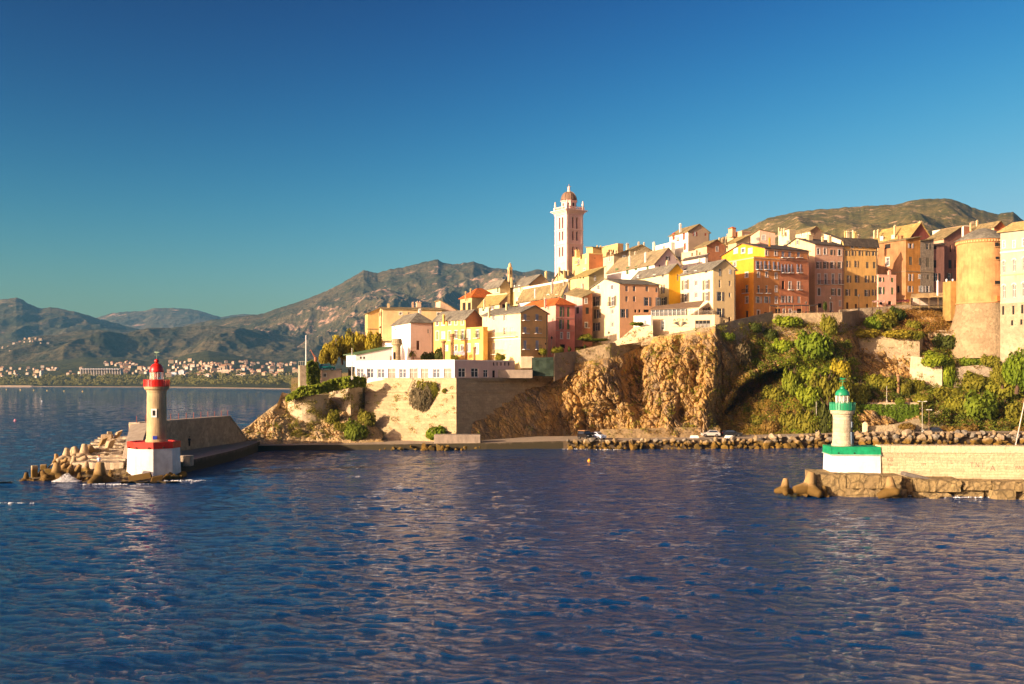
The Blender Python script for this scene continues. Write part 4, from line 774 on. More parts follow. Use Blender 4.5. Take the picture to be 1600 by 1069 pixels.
wallseg('shaded stretch of rampart running back to the cream terrace', [(953, 536, 566, 240, 239), (1003, 529, 548, 248, 247)], RUB_SHADE, 1.0)
wallseg('sloping cream ramp wall climbing towards the emblem wall', [(954, 537, 543, 241.5, 241.5), (971, 528, 539, 241, 241), (990, 512, 536, 240.5, 240.5), (1020, 508.5, 532, 239.6, 239.6)], plaster((.72, .56, .34), .2), .6, name='ramp_wall', rough=0)
wallseg('low rubble parapet under the cream ramp wall', [(1003, 529.5, 540, 240, 239), (1118, 509, 530, 234.5, 233.5)], RUB, .8)
wallseg('long shaded parapet rising below the tall cream house', [(1118, 509, 532, 234, 233), (1207, 488, 548, 246, 244.5)], RUB_SHADE, 1.2, cap=CAP)
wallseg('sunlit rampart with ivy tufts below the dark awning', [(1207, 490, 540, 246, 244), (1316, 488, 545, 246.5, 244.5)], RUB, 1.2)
wallseg('shaded return of the rampart at the end of the awning terrace', [(1316, 488, 560, 246.5, 244.5), (1352, 483, 545, 266, 264)], RUB_SHADE, 1.2)
wallseg('long low parapet in front of the yellow and small pink houses', [(1312, 484, 500, 260, 260), (1425, 476, 492, 262, 262)], RUB_SHADE, .8)
wallseg('big sunlit retaining wall right of the cliff', [(1326, 524, 600, 252, 249.5), (1437, 525, 592, 248, 246), (1446, 525, 590, 256, 254)], rubble((.50, .38, .22), .7, 1.6), 1.5, nsub=22)
wallseg('pale plastered wall half covered by ivy right of the big retaining wall', [(1426, 557, 606, 243.5, 242), (1472, 562, 606, 241, 240), (1480, 562, 606, 248, 247)], plaster((.62, .50, .32), .7), 1.2)
wallseg('ruined pale wall behind the shrubs below the round tower', [(1490, 574, 606, 242, 241), (1560, 568, 600, 242, 241)], rubble((.50, .40, .27), .7, .8), 1.0)
wallseg('long concrete terrace wall under the round tower', [(1438, 517, 556, 256, 256), (1512, 519, 556, 252, 252), (1572, 516, 552, 250, 250)], concrete((.46, .36, .24), .7), .8, cap=CAP)
wallseg('pale ledge wall above the hanging hedge', [(1338, 629, 668, 236, 235.5), (1436, 629, 662, 235, 234.5)], plaster((.55, .43, .27), .6), 1.0)
wallseg('curving stone ramp wall below the hanging hedge', [(1350, 667, 686, 228, 227.5), (1400, 663, 686, 228.5, 228), (1440, 653, 686, 230, 229), (1480, 638, 684, 232, 231)], rubble((.52, .41, .24), .6, 1.8), 1.0)
wallseg('low rubble wall along the coast road behind the parked cars', [(938, 671, 686, 222.5, 222), (1000, 670, 686, 222, 221.5), (1060, 668, 684, 223, 222.5), (1125, 667, 683, 224, 223.5)], rubble((.40, .28, .14), .8, 1.2), .8)
# terrace floor of the bastion
tb = MB(); z = 14.15; tb.face([(P(571, 0, 233).x, 233.2, z), (P(713, 0, 219.6).x, 219.8, z), (P(870, 0, 238).x, 238.2, z), (P(860, 0, 262).x, 262, z), (P(575, 0, 262).x, 262, z)]); tag(tb.build('bastion_terrace', concrete((.4, .34, .26))), kind='structure')
# round wall at the cape
o = empty('round_bastion', P(482, 656, 224), 'small rounded bastion wall on the cape with ivy over its top', 'bastion'); mb = MB(o.location)
c = P(482, 0, 224); z1 = CAMZ+(HZ-617)/F*220; mb.lathe((c.x, c.y, 0), [(4.9, 3.6), (4.7, 6), (4.35, z1), (3.9, z1)], 30); mb.build('masonry', plaster((.56, .44, .27), .8), o)
V = []; 
for k in range(31):
    a = 2*math.pi*k/30; V.append([[c.x+4.8*math.cos(a), c.y+4.8*math.sin(a), 3.6], [c.x+4.35*math.cos(a), c.y+4.35*math.sin(a), z1]])
REG.append(np.array(V))
# square stone pillar with flagpole
o = empty('lookout_pillar', P(474, 605, 228), 'square rubble lookout pillar with a railing and a white flagpole at the left end of the citadel', 'lookout'); mb = MB(o.location)
c = P(476, 0, 229); zt, zb = P(0, 571, 227).z, P(0, 608, 227).z; mb.box((c.x, c.y, zb-2), 2.5, 2.5, zt-zb+2, R(20)); mb.build('masonry', rubble((.48, .38, .26), .7, 1.4), o)
mb = MB(o.location)
for i in range(6): mb.tube((c.x-1.1+.45*i, c.y-1.1, zt), (c.x-1.1+.45*i, c.y-1.1, zt+.9), .03)
mb.tube((c.x-1.1, c.y-1.1, zt+.9), (c.x+1.15, c.y-1.1, zt+.9), .035); mb.build('railing', simple((.5, .45, .35)), o)
mb = MB(o.location); mb.tube((c.x+.3, c.y, zt), (c.x+.3, c.y, P(0, 525, 229).z), .13, .09); mb.lathe((c.x+.3, c.y, P(0, 525, 229).z), [(.09, 0), (.14, .1), (0, .2)], 8); mb.build('flagpole', WHITE, o)
# raycast helper on everything registered so far
def make_bvh():
    vs, fs = [], []
    for V in REG:
        r, c, _ = V.shape; n = len(vs); vs += [tuple(x) for x in V.reshape(-1, 3)]
        fs += [(n+i*c+j, n+i*c+j+1, n+(i+1)*c+j+1, n+(i+1)*c+j) for i in range(r-1) for j in range(c-1)]
    return BVHTree.FromPolygons(vs, fs)
BV = make_bvh()
def hit(px, py, default=235):
    d = Vector(((px-800)/F, 1, (HZ-py)/F)).normalized(); h = BV.ray_cast(Vector((0, 0, CAMZ)), d, 400)
    return h[0] if h[0] is not None else P(px, py, default)
# ------------------------------------------------------------------ shore: quay, coast road, embankment ground
def sheet(name, front, back, m):
    mb = MB()
    for i in range(len(front)-1): mb.face([front[i], front[i+1], back[i+1], back[i]])
    tag(mb.build(name, m), kind='structure')
qm = concrete((.42, .33, .23), .6)
W3 = lambda px, Y, z: Vector(((px-800)/F*Y, Y, z))
fr = [W3(292, 186, 1.3), W3(400, 207, 1.0), W3(500, 210, 1.0), W3(620, 210, 1.1), W3(760, 211, 1.3), W3(880, 213.5, 1.6)]; bk = [W3(292, 196, 1.3), W3(380, 230, 1.4), W3(500, 226, 1.5), W3(620, 228, 1.6), W3(760, 228, 1.6), W3(880, 228, 1.8)]
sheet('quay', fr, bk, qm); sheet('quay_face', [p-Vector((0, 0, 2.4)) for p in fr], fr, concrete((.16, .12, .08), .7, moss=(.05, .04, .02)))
fr = [W3(880, 213.5, 1.6), W3(1060, 214.5, 1.75), W3(1190, 216.5, 2.0), W3(1330, 222.5, 2.7), W3(1720, 223.5, 2.9)]; bk = [W3(880, 228, 1.8), W3(1060, 229, 1.9), W3(1190, 231, 2.2), W3(1330, 233, 2.8), W3(1720, 234, 3.0)]
sheet('coast_road', fr, bk, simple((.36, .28, .19), .9, scale=.6)); sheet('embankment', [p+Vector((0, -1.8, -3.6)) for p in fr], fr, simple((.10, .07, .04), .95))
# ------------------------------------------------------------------ bell tower
def face_pts(cx, cy, r, th): return [(cx+r*math.sqrt(2)*math.cos(R(th)+math.pi/4+k*math.pi/2), cy+r*math.sqrt(2)*math.sin(R(th)+math.pi/4+k*math.pi/2)) for k in range(4)]
def bell_tower():
    Y = 334; k = Y/F; cx = (889-800)*k; zr = lambda py: CAMZ+(HZ-py)*k
    o = empty('bell_tower', (cx, Y, zr(440)), 'tall pale pink church bell tower with a ribbed dome and a cross', 'bell tower'); org = o.location
    pink = plaster((.80, .50, .42), .2); trim = plaster((.82, .58, .48), .15); th = R(33); hw = 15.4*k; ux = Vector((math.cos(th), math.sin(th), 0)); uy = Vector((-math.sin(th), math.cos(th), 0)); C0 = Vector((cx, Y, 0))
    cor = [C0-ux*hw-uy*hw, C0+ux*hw-uy*hw, C0+ux*hw+uy*hw, C0-ux*hw+uy*hw]
    z0, z1 = zr(440), zr(332); faces = []
    for i in range(4):
        a, b = cor[i], cor[(i+1) % 4]; d = (b-a).normalized(); n = Vector((d.y, -d.x, 0)); faces.append(Face(a, d, n))
    Ls = 2*hw; rows = [(zr(359), zr(341)), (zr(377.5), zr(363)), (zr(402), zr(387))]
    mb = MB(org)
    for f in faces:
        hs = []
        for zb, zt in rows:
            for c in (.39, .64): hs.append((Ls*c-.36, Ls*c+.36, zb, zt))
        wall_grid(mb, f, Ls, z0, z1, hs, .7)
    mb.build('shaft', pink, o)
    for f in faces[:1]+faces[3:]:
        for zb, zt in rows:
            for c in (.39, .64):
                g = MB(org); rectbox(g, f, Ls*c-.36, Ls*c+.36, zb, zt, -.75, -.65); w_ = g.build('belfry_opening', DARK, o)
                g = MB(org); pts = [f.pt(Ls*c+math.cos(t)*.5, zt-.36+math.sin(t)*.55, .06) for t in np.linspace(0, math.pi, 9)]; pin = [f.pt(Ls*c+math.cos(t)*.34, zt-.36+math.sin(t)*.34, .06) for t in np.linspace(0, math.pi, 9)]
                for i in range(8): g.face([pts[i], pts[i+1], pin[i+1], pin[i]])
                g.build('arch_trim', trim, w_)
                g = MB(org)
                for s_ in (-1, 1):   # rounded top corners of the opening
                    ar = [f.pt(Ls*c+s_*.36*math.cos(t), zt-.36+.36*math.sin(t), -.02) for t in np.linspace(0, math.pi/2, 6)]; g.face([f.pt(Ls*c+s_*.36, zt, -.02)]+ar)
                g.build('arch_spandrel', pink, w_)
    g = MB(org)
    def ring(z, h, e): g.box((cx, Y, z), 2*(hw+e), 2*(hw+e), h, th)
    for py, h, e in ((383.5, .25, .22), (361, .25, .22), (337, .3, .25), (412, .2, .12)): ring(zr(py), h, e)
    for f in faces:     # corner pilasters
        for u in (0.0, Ls-.75): rectbox(g, f, u, u+.75, z0, z1, .0, .14)
    g.build('string_courses', trim, o)
    g = MB(org)
    ring(zr(335), .35, .35); ring(zr(335)+.35, .35, .75); ring(zr(335)+.7, .3, 1.15); g.build('cornice', trim, o)
    zb = zr(335)+1.0; g = MB(org)
    for i in range(4):
        a, b = cor[i], cor[(i+1) % 4]; d = (b-a).normalized()
        for j in range(9):
            p = a.lerp(b, j/9); g.lathe((p.x, p.y, zb), [(.13, 0), (.18, .3), (.09, .6), (.13, .9)], 6)
        m_ = (a+b)/2; g.box((m_.x, m_.y, zb+.9), (b-a).length, .35, .22, math.atan2(d.y, d.x)); g.box((m_.x, m_.y, zb-.02), (b-a).length, .3, .2, math.atan2(d.y, d.x))
    g.build('balustrade', trim, o)
    for c in cor:
        g = MB(org); g.box((c.x, c.y, zb), .75, .75, 1.2, th); g.lathe((c.x, c.y, zb+1.2), [(.2, 0), (.36, .4), (.34, .9), (.2, 1.3), (.26, 1.5), (.08, 1.9), (0, 2.0)], 10); g.build('finial', trim, o)
    g = MB(org); zd = zr(314.5); g.lathe((cx, Y, zb-.1), [(2.5, 0), (2.5, zd-zb-.3), (2.8, zd-zb-.2), (2.85, zd-zb+.1), (2.4, zd-zb+.15)], 8, ph=th+math.pi/8); g.build('drum', pink, o)
    for j in range(8):
        a = th+j*math.pi/4; d = Vector((math.cos(a), math.sin(a), 0)); t_ = Vector((-d.y, d.x, 0)); c = C0+d*2.33; g = MB(org); g.obox((c.x, c.y, (zb+zd)/2-.05), t_*.28, d*.06, Vector((0, 0, .85))); g.build('drum_window', DARK, o)
    g = MB(org); H = (zr(300.5)-zd); pr = [(2.6*math.cos(t)**.85, H*math.sin(t)) for t in np.linspace(0, 1.45, 12)]; g.lathe((cx, Y, zd+.15), pr, 24, ph=th); g.build('dome', simple((.22, .13, .08), .7), o, True)
    g = MB(org)
    for j in range(8):
        a = th+math.pi/8+j*math.pi/4; q = [Vector((cx+(r+.05)*math.cos(a), Y+(r+.05)*math.sin(a), zd+.15+z)) for r, z in pr]
        for i in range(len(q)-1): g.tube(q[i], q[i+1], .09, .09, 5)
    g.build('dome_rib', simple((.30, .20, .13), .7), o)
    g = MB(org); zt = zr(300); g.lathe((cx, Y, zt-.4), [(.75, 0), (.65, .5), (.4, .9), (.45, 1.7), (.2, 2.2), (0, 2.5)], 10); g.build('lantern', trim, o)
    g = MB(org); z = zt+1.9; g.tube((cx, Y, z), (cx, Y, zr(288.5)), .1, .08); g.tube((cx-.7, Y, zr(291.5)), (cx+.7, Y, zr(291.5)), .08); g.tube((cx, Y, zr(289)), (cx, Y, zr(288)), .16); g.build('cross', simple((.35, .2, .12)), o)
bell_tower()
def belfry():
    Y = 306; k = Y/F; cx = (796.8-800)*k; zr = lambda py: CAMZ+(HZ-py)*k; o = empty('belfry', (cx, Y, zr(445)), 'small tan belfry turret with a rounded cap between two pale yellow roofs', 'belfry'); g = MB(o.location); th = R(28); s_ = 5.4*k
    m = plaster((.66, .46, .22), .4); g.box((cx, Y, zr(446)), s_, s_, zr(421)-zr(446), th); g.build('shaft', m, o)
    g = MB(o.location); g.box((cx, Y, zr(421)), s_*1.25, s_*1.25, .25, th); g.box((cx, Y, zr(421)+.25), s_*.95, s_*.95, .45, th); g.lathe((cx, Y, zr(421)+.7), [(s_*.5, 0), (s_*.46, .5), (s_*.3, 1.0), (s_*.1, 1.25), (0, 1.3)], 10); g.build('cap', m, o)
    g = MB(o.location); d = Vector((-math.cos(th), -math.sin(th), 0)); n = Vector((math.sin(th), -math.cos(th), 0))
    for dd, tt in ((d, n), (n, d)): c = Vector((cx, Y, zr(426)))+dd*(s_/2); g.obox(c, tt*.16, dd*.03, Vector((0, 0, .6)))
    g.build('belfry_opening', DARK, o)
    g = MB(o.location); g.tube((cx, Y, zr(417)), (cx, Y, zr(411.5)), .05, .03); g.tube((cx-.3, Y, zr(413)), (cx+.3, Y, zr(413)), .04); g.build('cross', IRON, o)
belfry()
# ------------------------------------------------------------------ round tower and palace at the right edge
def round_tower():
    Y = 254; k = Y/F; cx = (1536-800)*k; r = 38.5*k; zr = lambda py: CAMZ+(HZ-py)*(Y-r*.6)/F
    o = empty('round_tower', (cx, Y, zr(520)), 'massive round orange ochre tower with a flared stone foot and a low conical stone roof', 'tower')
    g = MB(o.location); z1, zm = zr(374), zr(473)
    g.lathe((cx, Y, 0), [(r, zm), (r*.995, (zm+z1)/2), (r*.985, z1-.9), (r*1.01, z1-.85), (r*1.01, z1-.3), (r*1.04, z1-.25), (r*1.04, z1)], 56); g.build('wall', plaster((.62, .31, .12), 1.0), o, False)
    g = MB(o.location); g.lathe((cx, Y, 0), [(r*1.5, zr(560)), (r*1.42, zr(530)), (r*1.18, zr(505)), (r*1.05, zr(486)), (r*1.01, zm)], 56); g.build('stone_foot', rubble((.40, .29, .16), .7, 1.5), o)
    g = MB(o.location); g.lathe((cx, Y, 0), [(r*1.0, zm-.2), (r*1.045, zm-.15), (r*1.045, zm+.2), (r*1.0, zm+.25)], 56); g.build('string_course', plaster((.6, .30, .12), .3), o)
    g = MB(o.location); g.lathe((cx, Y, 0), [(r*1.08, z1-.05), (r*1.08, z1+.12), (r*.6, zr(361)), (r*.25, zr(355)), (0, zr(353))], 56); g.build('roof', ROOF_GREY, o)
    g = MB(o.location)
    for j in range(60): a = 2*math.pi*j/60; g.box((cx+r*1.02*math.cos(a), Y+r*1.02*math.sin(a), z1-.75), .3, .3, .45, a)
    g.build('corbels', plaster((.72, .42, .18), .4), o)
    for px, py, w_, h in ((1552, 383.5, 4, 6), (1552.5, 404.5, 3.5, 4), (1553, 442.5, 6, 5), (1557.5, 482.5, 4, 4), (1559, 498, 3, 5)):
        x = (px-cx/k-800)*k/r if False else ((px-800)*(Y-r*.7)/F-cx)/r; a = -math.acos(max(-1, min(1, x))); c = Vector((cx+r*1.0*math.cos(a), Y+r*1.0*math.sin(a), CAMZ+(HZ-py)*(Y-r*.7)/F)); d = Vector((math.cos(a), math.sin(a), 0)); t_ = Vector((-d.y, d.x, 0))
        g = MB(o.location); g.obox(c, t_*w_*k/2*1.3, d*.1, Vector((0, 0, h*k/2))); w2 = g.build('window', DARK, o)
        g = MB(o.location); g.obox(c+Vector((0, 0, -h*k/2-.1)), t_*w_*k*.9, d*.22, Vector((0, 0, .09))); g.build('sill', plaster((.5, .28, .12), .4), w2)
    a = -math.acos(max(-1, min(1, ((1555-800)*(Y-r*.7)/F-cx)/r))); d = Vector((math.cos(a), math.sin(a), 0)); t_ = Vector((-d.y, d.x, 0)); c = Vector((cx, Y, zr(468)))+d*(r+.25)
    g = MB(o.location); g.obox(c, t_*.85, d*.4, Vector((0, 0, .65))); g.build('bartizan', plaster((.62, .22, .06), .4), o)
round_tower()
pal = house('grand pale grey palace with rows of arched windows at the right edge of the view', Z7, 226, 1084, 1560, 1620, 150, 1180, roof='hip', peak=100, wall=(.38, .36, .27), th=38, rm=roofing((.42, .30, .12), (.28, .20, .08)), cat='palace', name='palace', wear=.3, over=.6,
    wl=[('f', [1111, 1188], 300, 14, 54), ('f', 1262, 285, 18, 56), ('', [1111], 472, 18, 84), ('', [1188], 462, 20, 88), ('', [1265], 452, 22, 92), ('', 1112, 662, 20, 96), ('', 1188, 655, 22, 96), ('', 1262, 645, 22, 98), ('f', 1345, 270, 20, 60), ('', 1345, 440, 24, 96), ('', 1345, 635, 24, 100)])
def pal_trim():
    f = pal['FL']; org = pal['org']
    for y, h, t, c in ((358, .35, .18, (.80, .70, .52)), (532, .3, .14, (.70, .42, .20)), (340, .2, .10, (.70, .42, .2)), (740, .35, .16, (.66, .48, .28))):
        u, z = f.uz(*Z7(1090, y)); g = MB(org); rectbox(g, f, .02, pal['a'], z-h, z, .0, t); g.build('cornice', plaster(c, .2), pal['root'])
    for xs in ((1111, 436, 9), (1188, 424, 10), (1265, 412, 11), (1112, 620, 10), (1188, 612, 11), (1262, 602, 11)):
        u, z = f.uz(*Z7(xs[0], xs[1])); rr = abs(f.u(Z7(xs[0]+xs[2], 0)[0])-u)+.12; g = MB(org); n = 10
        for i in range(n):
            t0, t1 = math.pi*i/n, math.pi*(i+1)/n; p = [f.pt(u+math.cos(t)*q, z+math.sin(t)*q, .12) for t, q in ((t0, rr+.22), (t1, rr+.22), (t1, rr-.1), (t0, rr-.1))]; g.face(p)
        g.build('arch_trim', plaster((.84, .66, .44), .2), pal['root'])
    u, z = f.uz(*Z7(1090, 742)); f2 = Face(f.C+f.n*.10, f.d, f.n); g = MB(org); hs = []
    for x, y, w_, h in ((1105, 802, 16, 66), (1182, 800, 16, 66), (1250, 792, 18, 66), (1173, 897, 16, 40), (1243, 890, 16, 40)):
        ua, zt = f2.uz(*Z7(x-w_/2, y-h/2)); ub, zb = f2.uz(*Z7(x+w_/2, y+h/2)); hs.append((min(ua, ub), max(ua, ub), zb, zt))
    wall_grid(g, f2, pal['a'], pal['z0'], z-.36, hs, .09); g.build('stone_base', rubble((.46, .37, .23), .6, 1.4), pal['root'])
    for h in hs: g = MB(org); rectbox(g, f, h[0], h[1], h[2], h[3], .0, .012); g.build('window', DARK, pal['root'])
pal_trim()
# ------------------------------------------------------------------ lighthouses
def lighthouse(col_, col2, cx, cy, zbase, r, zgal, rlan, zlan, zdome, ztip, label, stone_m, name='lighthouse', cap=.35, vane='ball', win=None):
    o = empty(name, (cx, cy, zbase), label, 'lighthouse'); org = o.location; paint = simple(col_, .35, var=.15, spec=.5)
    g = MB(org); g.lathe((cx, cy, 0), [(r*1.12, zbase), (r*1.12, zbase+.25), (r*1.04, zbase+.45), (r, zbase+1), (r*.96, zgal-.9), (r*1.0, zgal-.75), (r*1.02, zgal-.55), (r*1.2, zgal-.4), (r*1.25, zgal-.15), (r*1.25, zgal)], 32); g.build('tower', stone_m, o)
    for s_ in range(0): pass
    rg = r*1.33; g = MB(org); g.lathe((cx, cy, zgal), [(rg, 0), (rg, .08), (.01, .08)], 32); 
    for j in range(28): a = 2*math.pi*j/28; g.tube((cx+rg*.97*math.cos(a), cy+rg*.97*math.sin(a), zgal), (cx+rg*.97*math.cos(a), cy+rg*.97*math.sin(a), zgal+1.0), .025, .025, 5)
    for zz in (.35, .68, 1.0):
        for j in range(28):
            a, b = 2*math.pi*j/28, 2*math.pi*(j+1)/28; g.tube((cx+rg*.97*math.cos(a), cy+rg*.97*math.sin(a), zgal+zz), (cx+rg*.97*math.cos(b), cy+rg*.97*math.sin(b), zgal+zz), .025, .025, 5)
    for j in range(28):      # solid lower sheets of the railing
        a, b = 2*math.pi*(j+.1)/28, 2*math.pi*(j+.75)/28; p, q = (cx+rg*.97*math.cos(a), cy+rg*.97*math.sin(a)), (cx+rg*.97*math.cos(b), cy+rg*.97*math.sin(b)); g.face([(*p, zgal+.08), (*q, zgal+.08), (*q, zgal+.9), (*p, zgal+.9)])
    g.build('gallery_railing', paint, o)
    g = MB(org); g.lathe((cx, cy, 0), [(rlan*1.0, zgal+.08), (rlan, zlan-.1), (rlan*1.08, zlan-.05), (rlan*1.08, zlan), (.01, zlan)], 20); g.build('lantern_base', paint, o)
    m, n, b = newmat('lantern_glass'); b.inputs['Transmission Weight'].default_value = .85; b.inputs['Roughness'].default_value = .05; b.inputs['Base Color'].default_value = (.9, .88, .8, 1)
    g = MB(org); g.lathe((cx, cy, 0), [(rlan*.93, zlan), (rlan*.93, zdome)], 20); g.build('lantern_glazing', m, o)
    g = MB(org)
    for j in range(10): a = 2*math.pi*(j+.3)/10; g.tube((cx+rlan*.95*math.cos(a), cy+rlan*.95*math.sin(a), zlan), (cx+rlan*.95*math.cos(a), cy+rlan*.95*math.sin(a), zdome), .035, .035, 6)
    g.build('lantern_mullions', WHITE, o)
    g = MB(org); hh = zdome-zlan; g.lathe((cx, cy, zlan), [(.12, 0), (.12, .2*hh), (.32, .3*hh), (.32, .8*hh), (.1, .95*hh)], 12); g.build('lamp', paint if vane == 'ball' else WHITE, o)
    g = MB(org); H = ztip-zdome; g.lathe((cx, cy, 0), [(rlan*1.02, zdome-.06), (rlan*1.08, zdome+.05)]+[(rlan*1.02*math.cos(t)**.9, zdome+.08+H*.62*math.sin(t)) for t in np.linspace(.05, 1.3, 9)]+[(.14, zdome+H*.68)]+[(.05+.28*math.sin(t), ztip-.35-.3*math.cos(t)) for t in np.linspace(.4, 3.0, 8)]+[(0, ztip)], 24); g.build('dome', paint, o, True)
    g = MB(org); zt = ztip
    g.tube((cx, cy, zt-.1), (cx, cy, zt+1.0), .035, .03, 6); g.tube((cx-.4, cy, zt+.55), (cx+.4, cy, zt+.55), .03, .03, 6); g.tube((cx, cy-.4, zt+.55), (cx, cy+.4, zt+.55), .03, .03, 6)
    g.face([(cx-.35, cy, zt+.85), (cx+.1, cy, zt+.78), (cx+.45, cy, zt+.98), (cx+.1, cy, zt+1.0), (cx-.3, cy, zt+1.05)]); g.build('weather_vane', simple(col2, .5), o)
    return o
RED = (.62, .018, .01); GREEN = (.015, .27, .12)
lt = concrete((.50, .37, .20), .7)
lh = lighthouse(RED, (.2, .3, .2), P(244.8, 0, 150).x, 150, 5.15, 1.42, P(0, 604, 150).z, .98, P(0, 593, 150).z, P(0, 581, 150).z, P(0, 560.5, 150).z, 'red domed lighthouse on a tan tower at the end of the left jetty', lt)
def red_bits():
    cx, cy = lh.location.x, 150; g = MB(lh.location); a = R(-90+4); 
    c = Vector((cx+1.38*math.cos(a), cy+1.38*math.sin(a), P(0, 645.5, 148.6).z)); d = Vector((math.cos(a), math.sin(a), 0)); t_ = Vector((-d.y, d.x, 0))
    g.obox(c, t_*.38, d*.09, Vector((0, 0, .62))); w_ = g.build('window_surround', WHITE, lh); g = MB(lh.location); g.obox(c, t_*.19, d*.12, Vector((0, 0, .38))); g.build('window', DARK, w_)
    g = MB(lh.location); c = Vector((cx+.25, cy-1.45, P(0, 684, 148.6).z)); g.obox(c, Vector((.3, .05, 0)), Vector((0, .04, 0)), Vector((0, 0, .25))); g.build('blue_graffiti_patch', simple((.02, .05, .4), .6), lh)
    o = empty('round_platform', (cx-.4, 150.4, 0), 'white drum shaped platform with a broad red rim under the red lighthouse', 'platform'); n = 8; ph = R(17.5)
    m = plaster((.82, .79, .72), .45); bx, by = P(240.3, 0, 150.3).x, 150.4; z1 = P(0, 702, 147).z; g = MB(o.location)
    g.lathe((bx, by, 0), [(3.85, -1.2), (3.78, .3), (3.62, z1)], n, ph); g.build('drum', m, o)
    g = MB(o.location); z2 = P(0, 691.5, 147).z; g.lathe((bx, by, 0), [(3.62, z1), (3.74, z1+.02), (3.72, z2), (3.3, z2), (3.3, z2-.15), (.1, z2-.15)], n, ph); g.build('rim', simple((.62, .03, .012), .5, var=.3), o)
    for ang in (-140, -112, -82, -50):
        a = R(ang); g = MB(o.location); c = Vector((bx+3.66*math.cos(a), by+3.66*math.sin(a), z1+.18)); d = Vector((math.cos(a), math.sin(a), 0)); g.obox(c, Vector((-d.y, d.x, 0))*.09, d*.12, Vector((0, 0, .09))); g.build('drain_hole', DARK, o)
red_bits()
gt = stone((.60, .50, .34), .5, (1.3, .5), .6)
gl = lighthouse(GREEN, GREEN, P(1316.3, 0, 131).x, 131, 5.75, 1.22, P(0, 641, 131).z, .86, P(0, 630, 131).z, P(0, 617.5, 131).z, P(0, 603, 131).z, 'green domed lighthouse on a pale stone tower on the right mole', gt, vane='x')
def green_bits():
    cx, cy = gl.location.x, 131; g = MB(gl.location)
    a = R(-38); d = Vector((math.cos(a), math.sin(a), 0)); t_ = Vector((-d.y, d.x, 0)); c = Vector((cx, cy, 0))+d*1.22; c.z = P(0, 687, 130).z
    g.obox(c, t_*.36, d*.12, Vector((0, 0, .95))); g.build('door', simple((.05, .09, .14), .4), gl); g = MB(gl.location); c.z = P(0, 663.5, 130).z; g.obox(c-d*.02, t_*.22, d*.1, Vector((0, 0, .36))); g.build('window', simple((.12, .16, .2), .3), gl)
green_bits()
# ------------------------------------------------------------------ right mole
MD = Vector((1, -.085, 0)).normalized(); MN = Vector((-.085, -1, 0)).normalized(); M0 = P(1299.5, 0, 128.6); M0.z = 0
mp = lambda u, v, z: M0+MD*u-MN*v+Vector((0, 0, z))     # u along the mole, v away from the camera
def mblock(mb, u0, u1, v0, v1, z0, z1): mb.hexa([mp(u0, v0, z0), mp(u1, v0, z0), mp(u1, v1, z0), mp(u0, v1, z0)], [mp(u0, v0, z1), mp(u1, v0, z1), mp(u1, v1, z1), mp(u0, v1, z1)])
o = empty('square_platform', mp(3, 2, 2.6), 'white rectangular platform with a broad green rim under the green lighthouse', 'platform')
g = MB(o.location); g.hexa([mp(-.1, 0, 2.5), mp(6, 0, 2.5), mp(6, 4.6, 2.5), mp(-.1, 4.6, 2.5)], [mp(0, .1, 4.8), mp(6, .1, 4.8), mp(6, 4.6, 4.8), mp(0, 4.6, 4.8)]); g.build('block', plaster((.84, .80, .74), .3), o)
g = MB(o.location); mblock(g, -.12, 6.02, -.02, 4.7, 4.8, 5.78); g.build('rim', simple((.01, .29, .12), .5, var=.4), o)
g = MB(o.location); mblock(g, -.22, 6.05, -.1, 4.75, 4.72, 4.84); g.build('ledge', simple((.30, .45, .34), .5), o)
for u in (.75, 2.7):
    g = MB(o.location); mblock(g, u, u+.2, -.06, .1, 4.92, 5.08); g.build('drain_hole', DARK, o)
MOLE = stone((.66, .54, .32), .6, (1.9, .34), .62); MOSS = (.30, .17, .02)
o = empty('mole_wall', mp(18, .8, 2.6), 'long pale banded stone wall of the right mole with faint dark writing', 'wall'); g = MB(o.location); mblock(g, 6.05, 60, .25, 2.6, 1.6, 5.05); g.build('masonry', MOLE, o)
g = MB(o.location); mblock(g, 6.05, 60, .12, 2.7, 5.05, 5.95); g.build('coping', stone((.70, .57, .35), .5, (2.6, .9), .7), o)
INK = simple((.26, .19, .13), .9)
def text_on(body, u, z, size, root, m=INK, off=.24, ext=.006, space=1.0, name='graffiti', sx=1.0):
    cv = bpy.data.curves.new('t', 'FONT'); cv.body = body; cv.size = size; cv.extrude = ext; cv.space_character = space; t = bpy.data.objects.new('t', cv); col.objects.link(t)
    me = bpy.data.meshes.new_from_object(t.evaluated_get(bpy.context.evaluated_depsgraph_get())); bpy.data.objects.remove(t); me.materials.clear(); me.materials.append(m)
    x = link(name, me, root); x.location = mp(u, off, z)-root.location; x.rotation_euler = (R(90), 0, math.atan2(MD.y, MD.x)); x.scale = (sx, 1, 1)
text_on('KB', 6.8, 4.0, .62, o); text_on('No', 6.95, 3.45, .42, o); text_on('T N 1', 16.9, 3.3, .9, o, space=1.1, sx=.7); text_on('A', 19.3, 2.9, .95, o); text_on('PAYCO FAHCO', 22.3, 3.1, .62, o, space=1.05)
text_on('FM', 11.0, 3.5, .45, o); text_on('L', 14.5, 3.7, .7, o)
o = empty('mole_platform', mp(6, -1.6, 0), 'weathered brown concrete platform at the tip of the right mole', 'platform')
BRC = rockmat((.30, .215, .10), (.21, .15, .07), (.36, .26, .11), 'weathered_concrete')
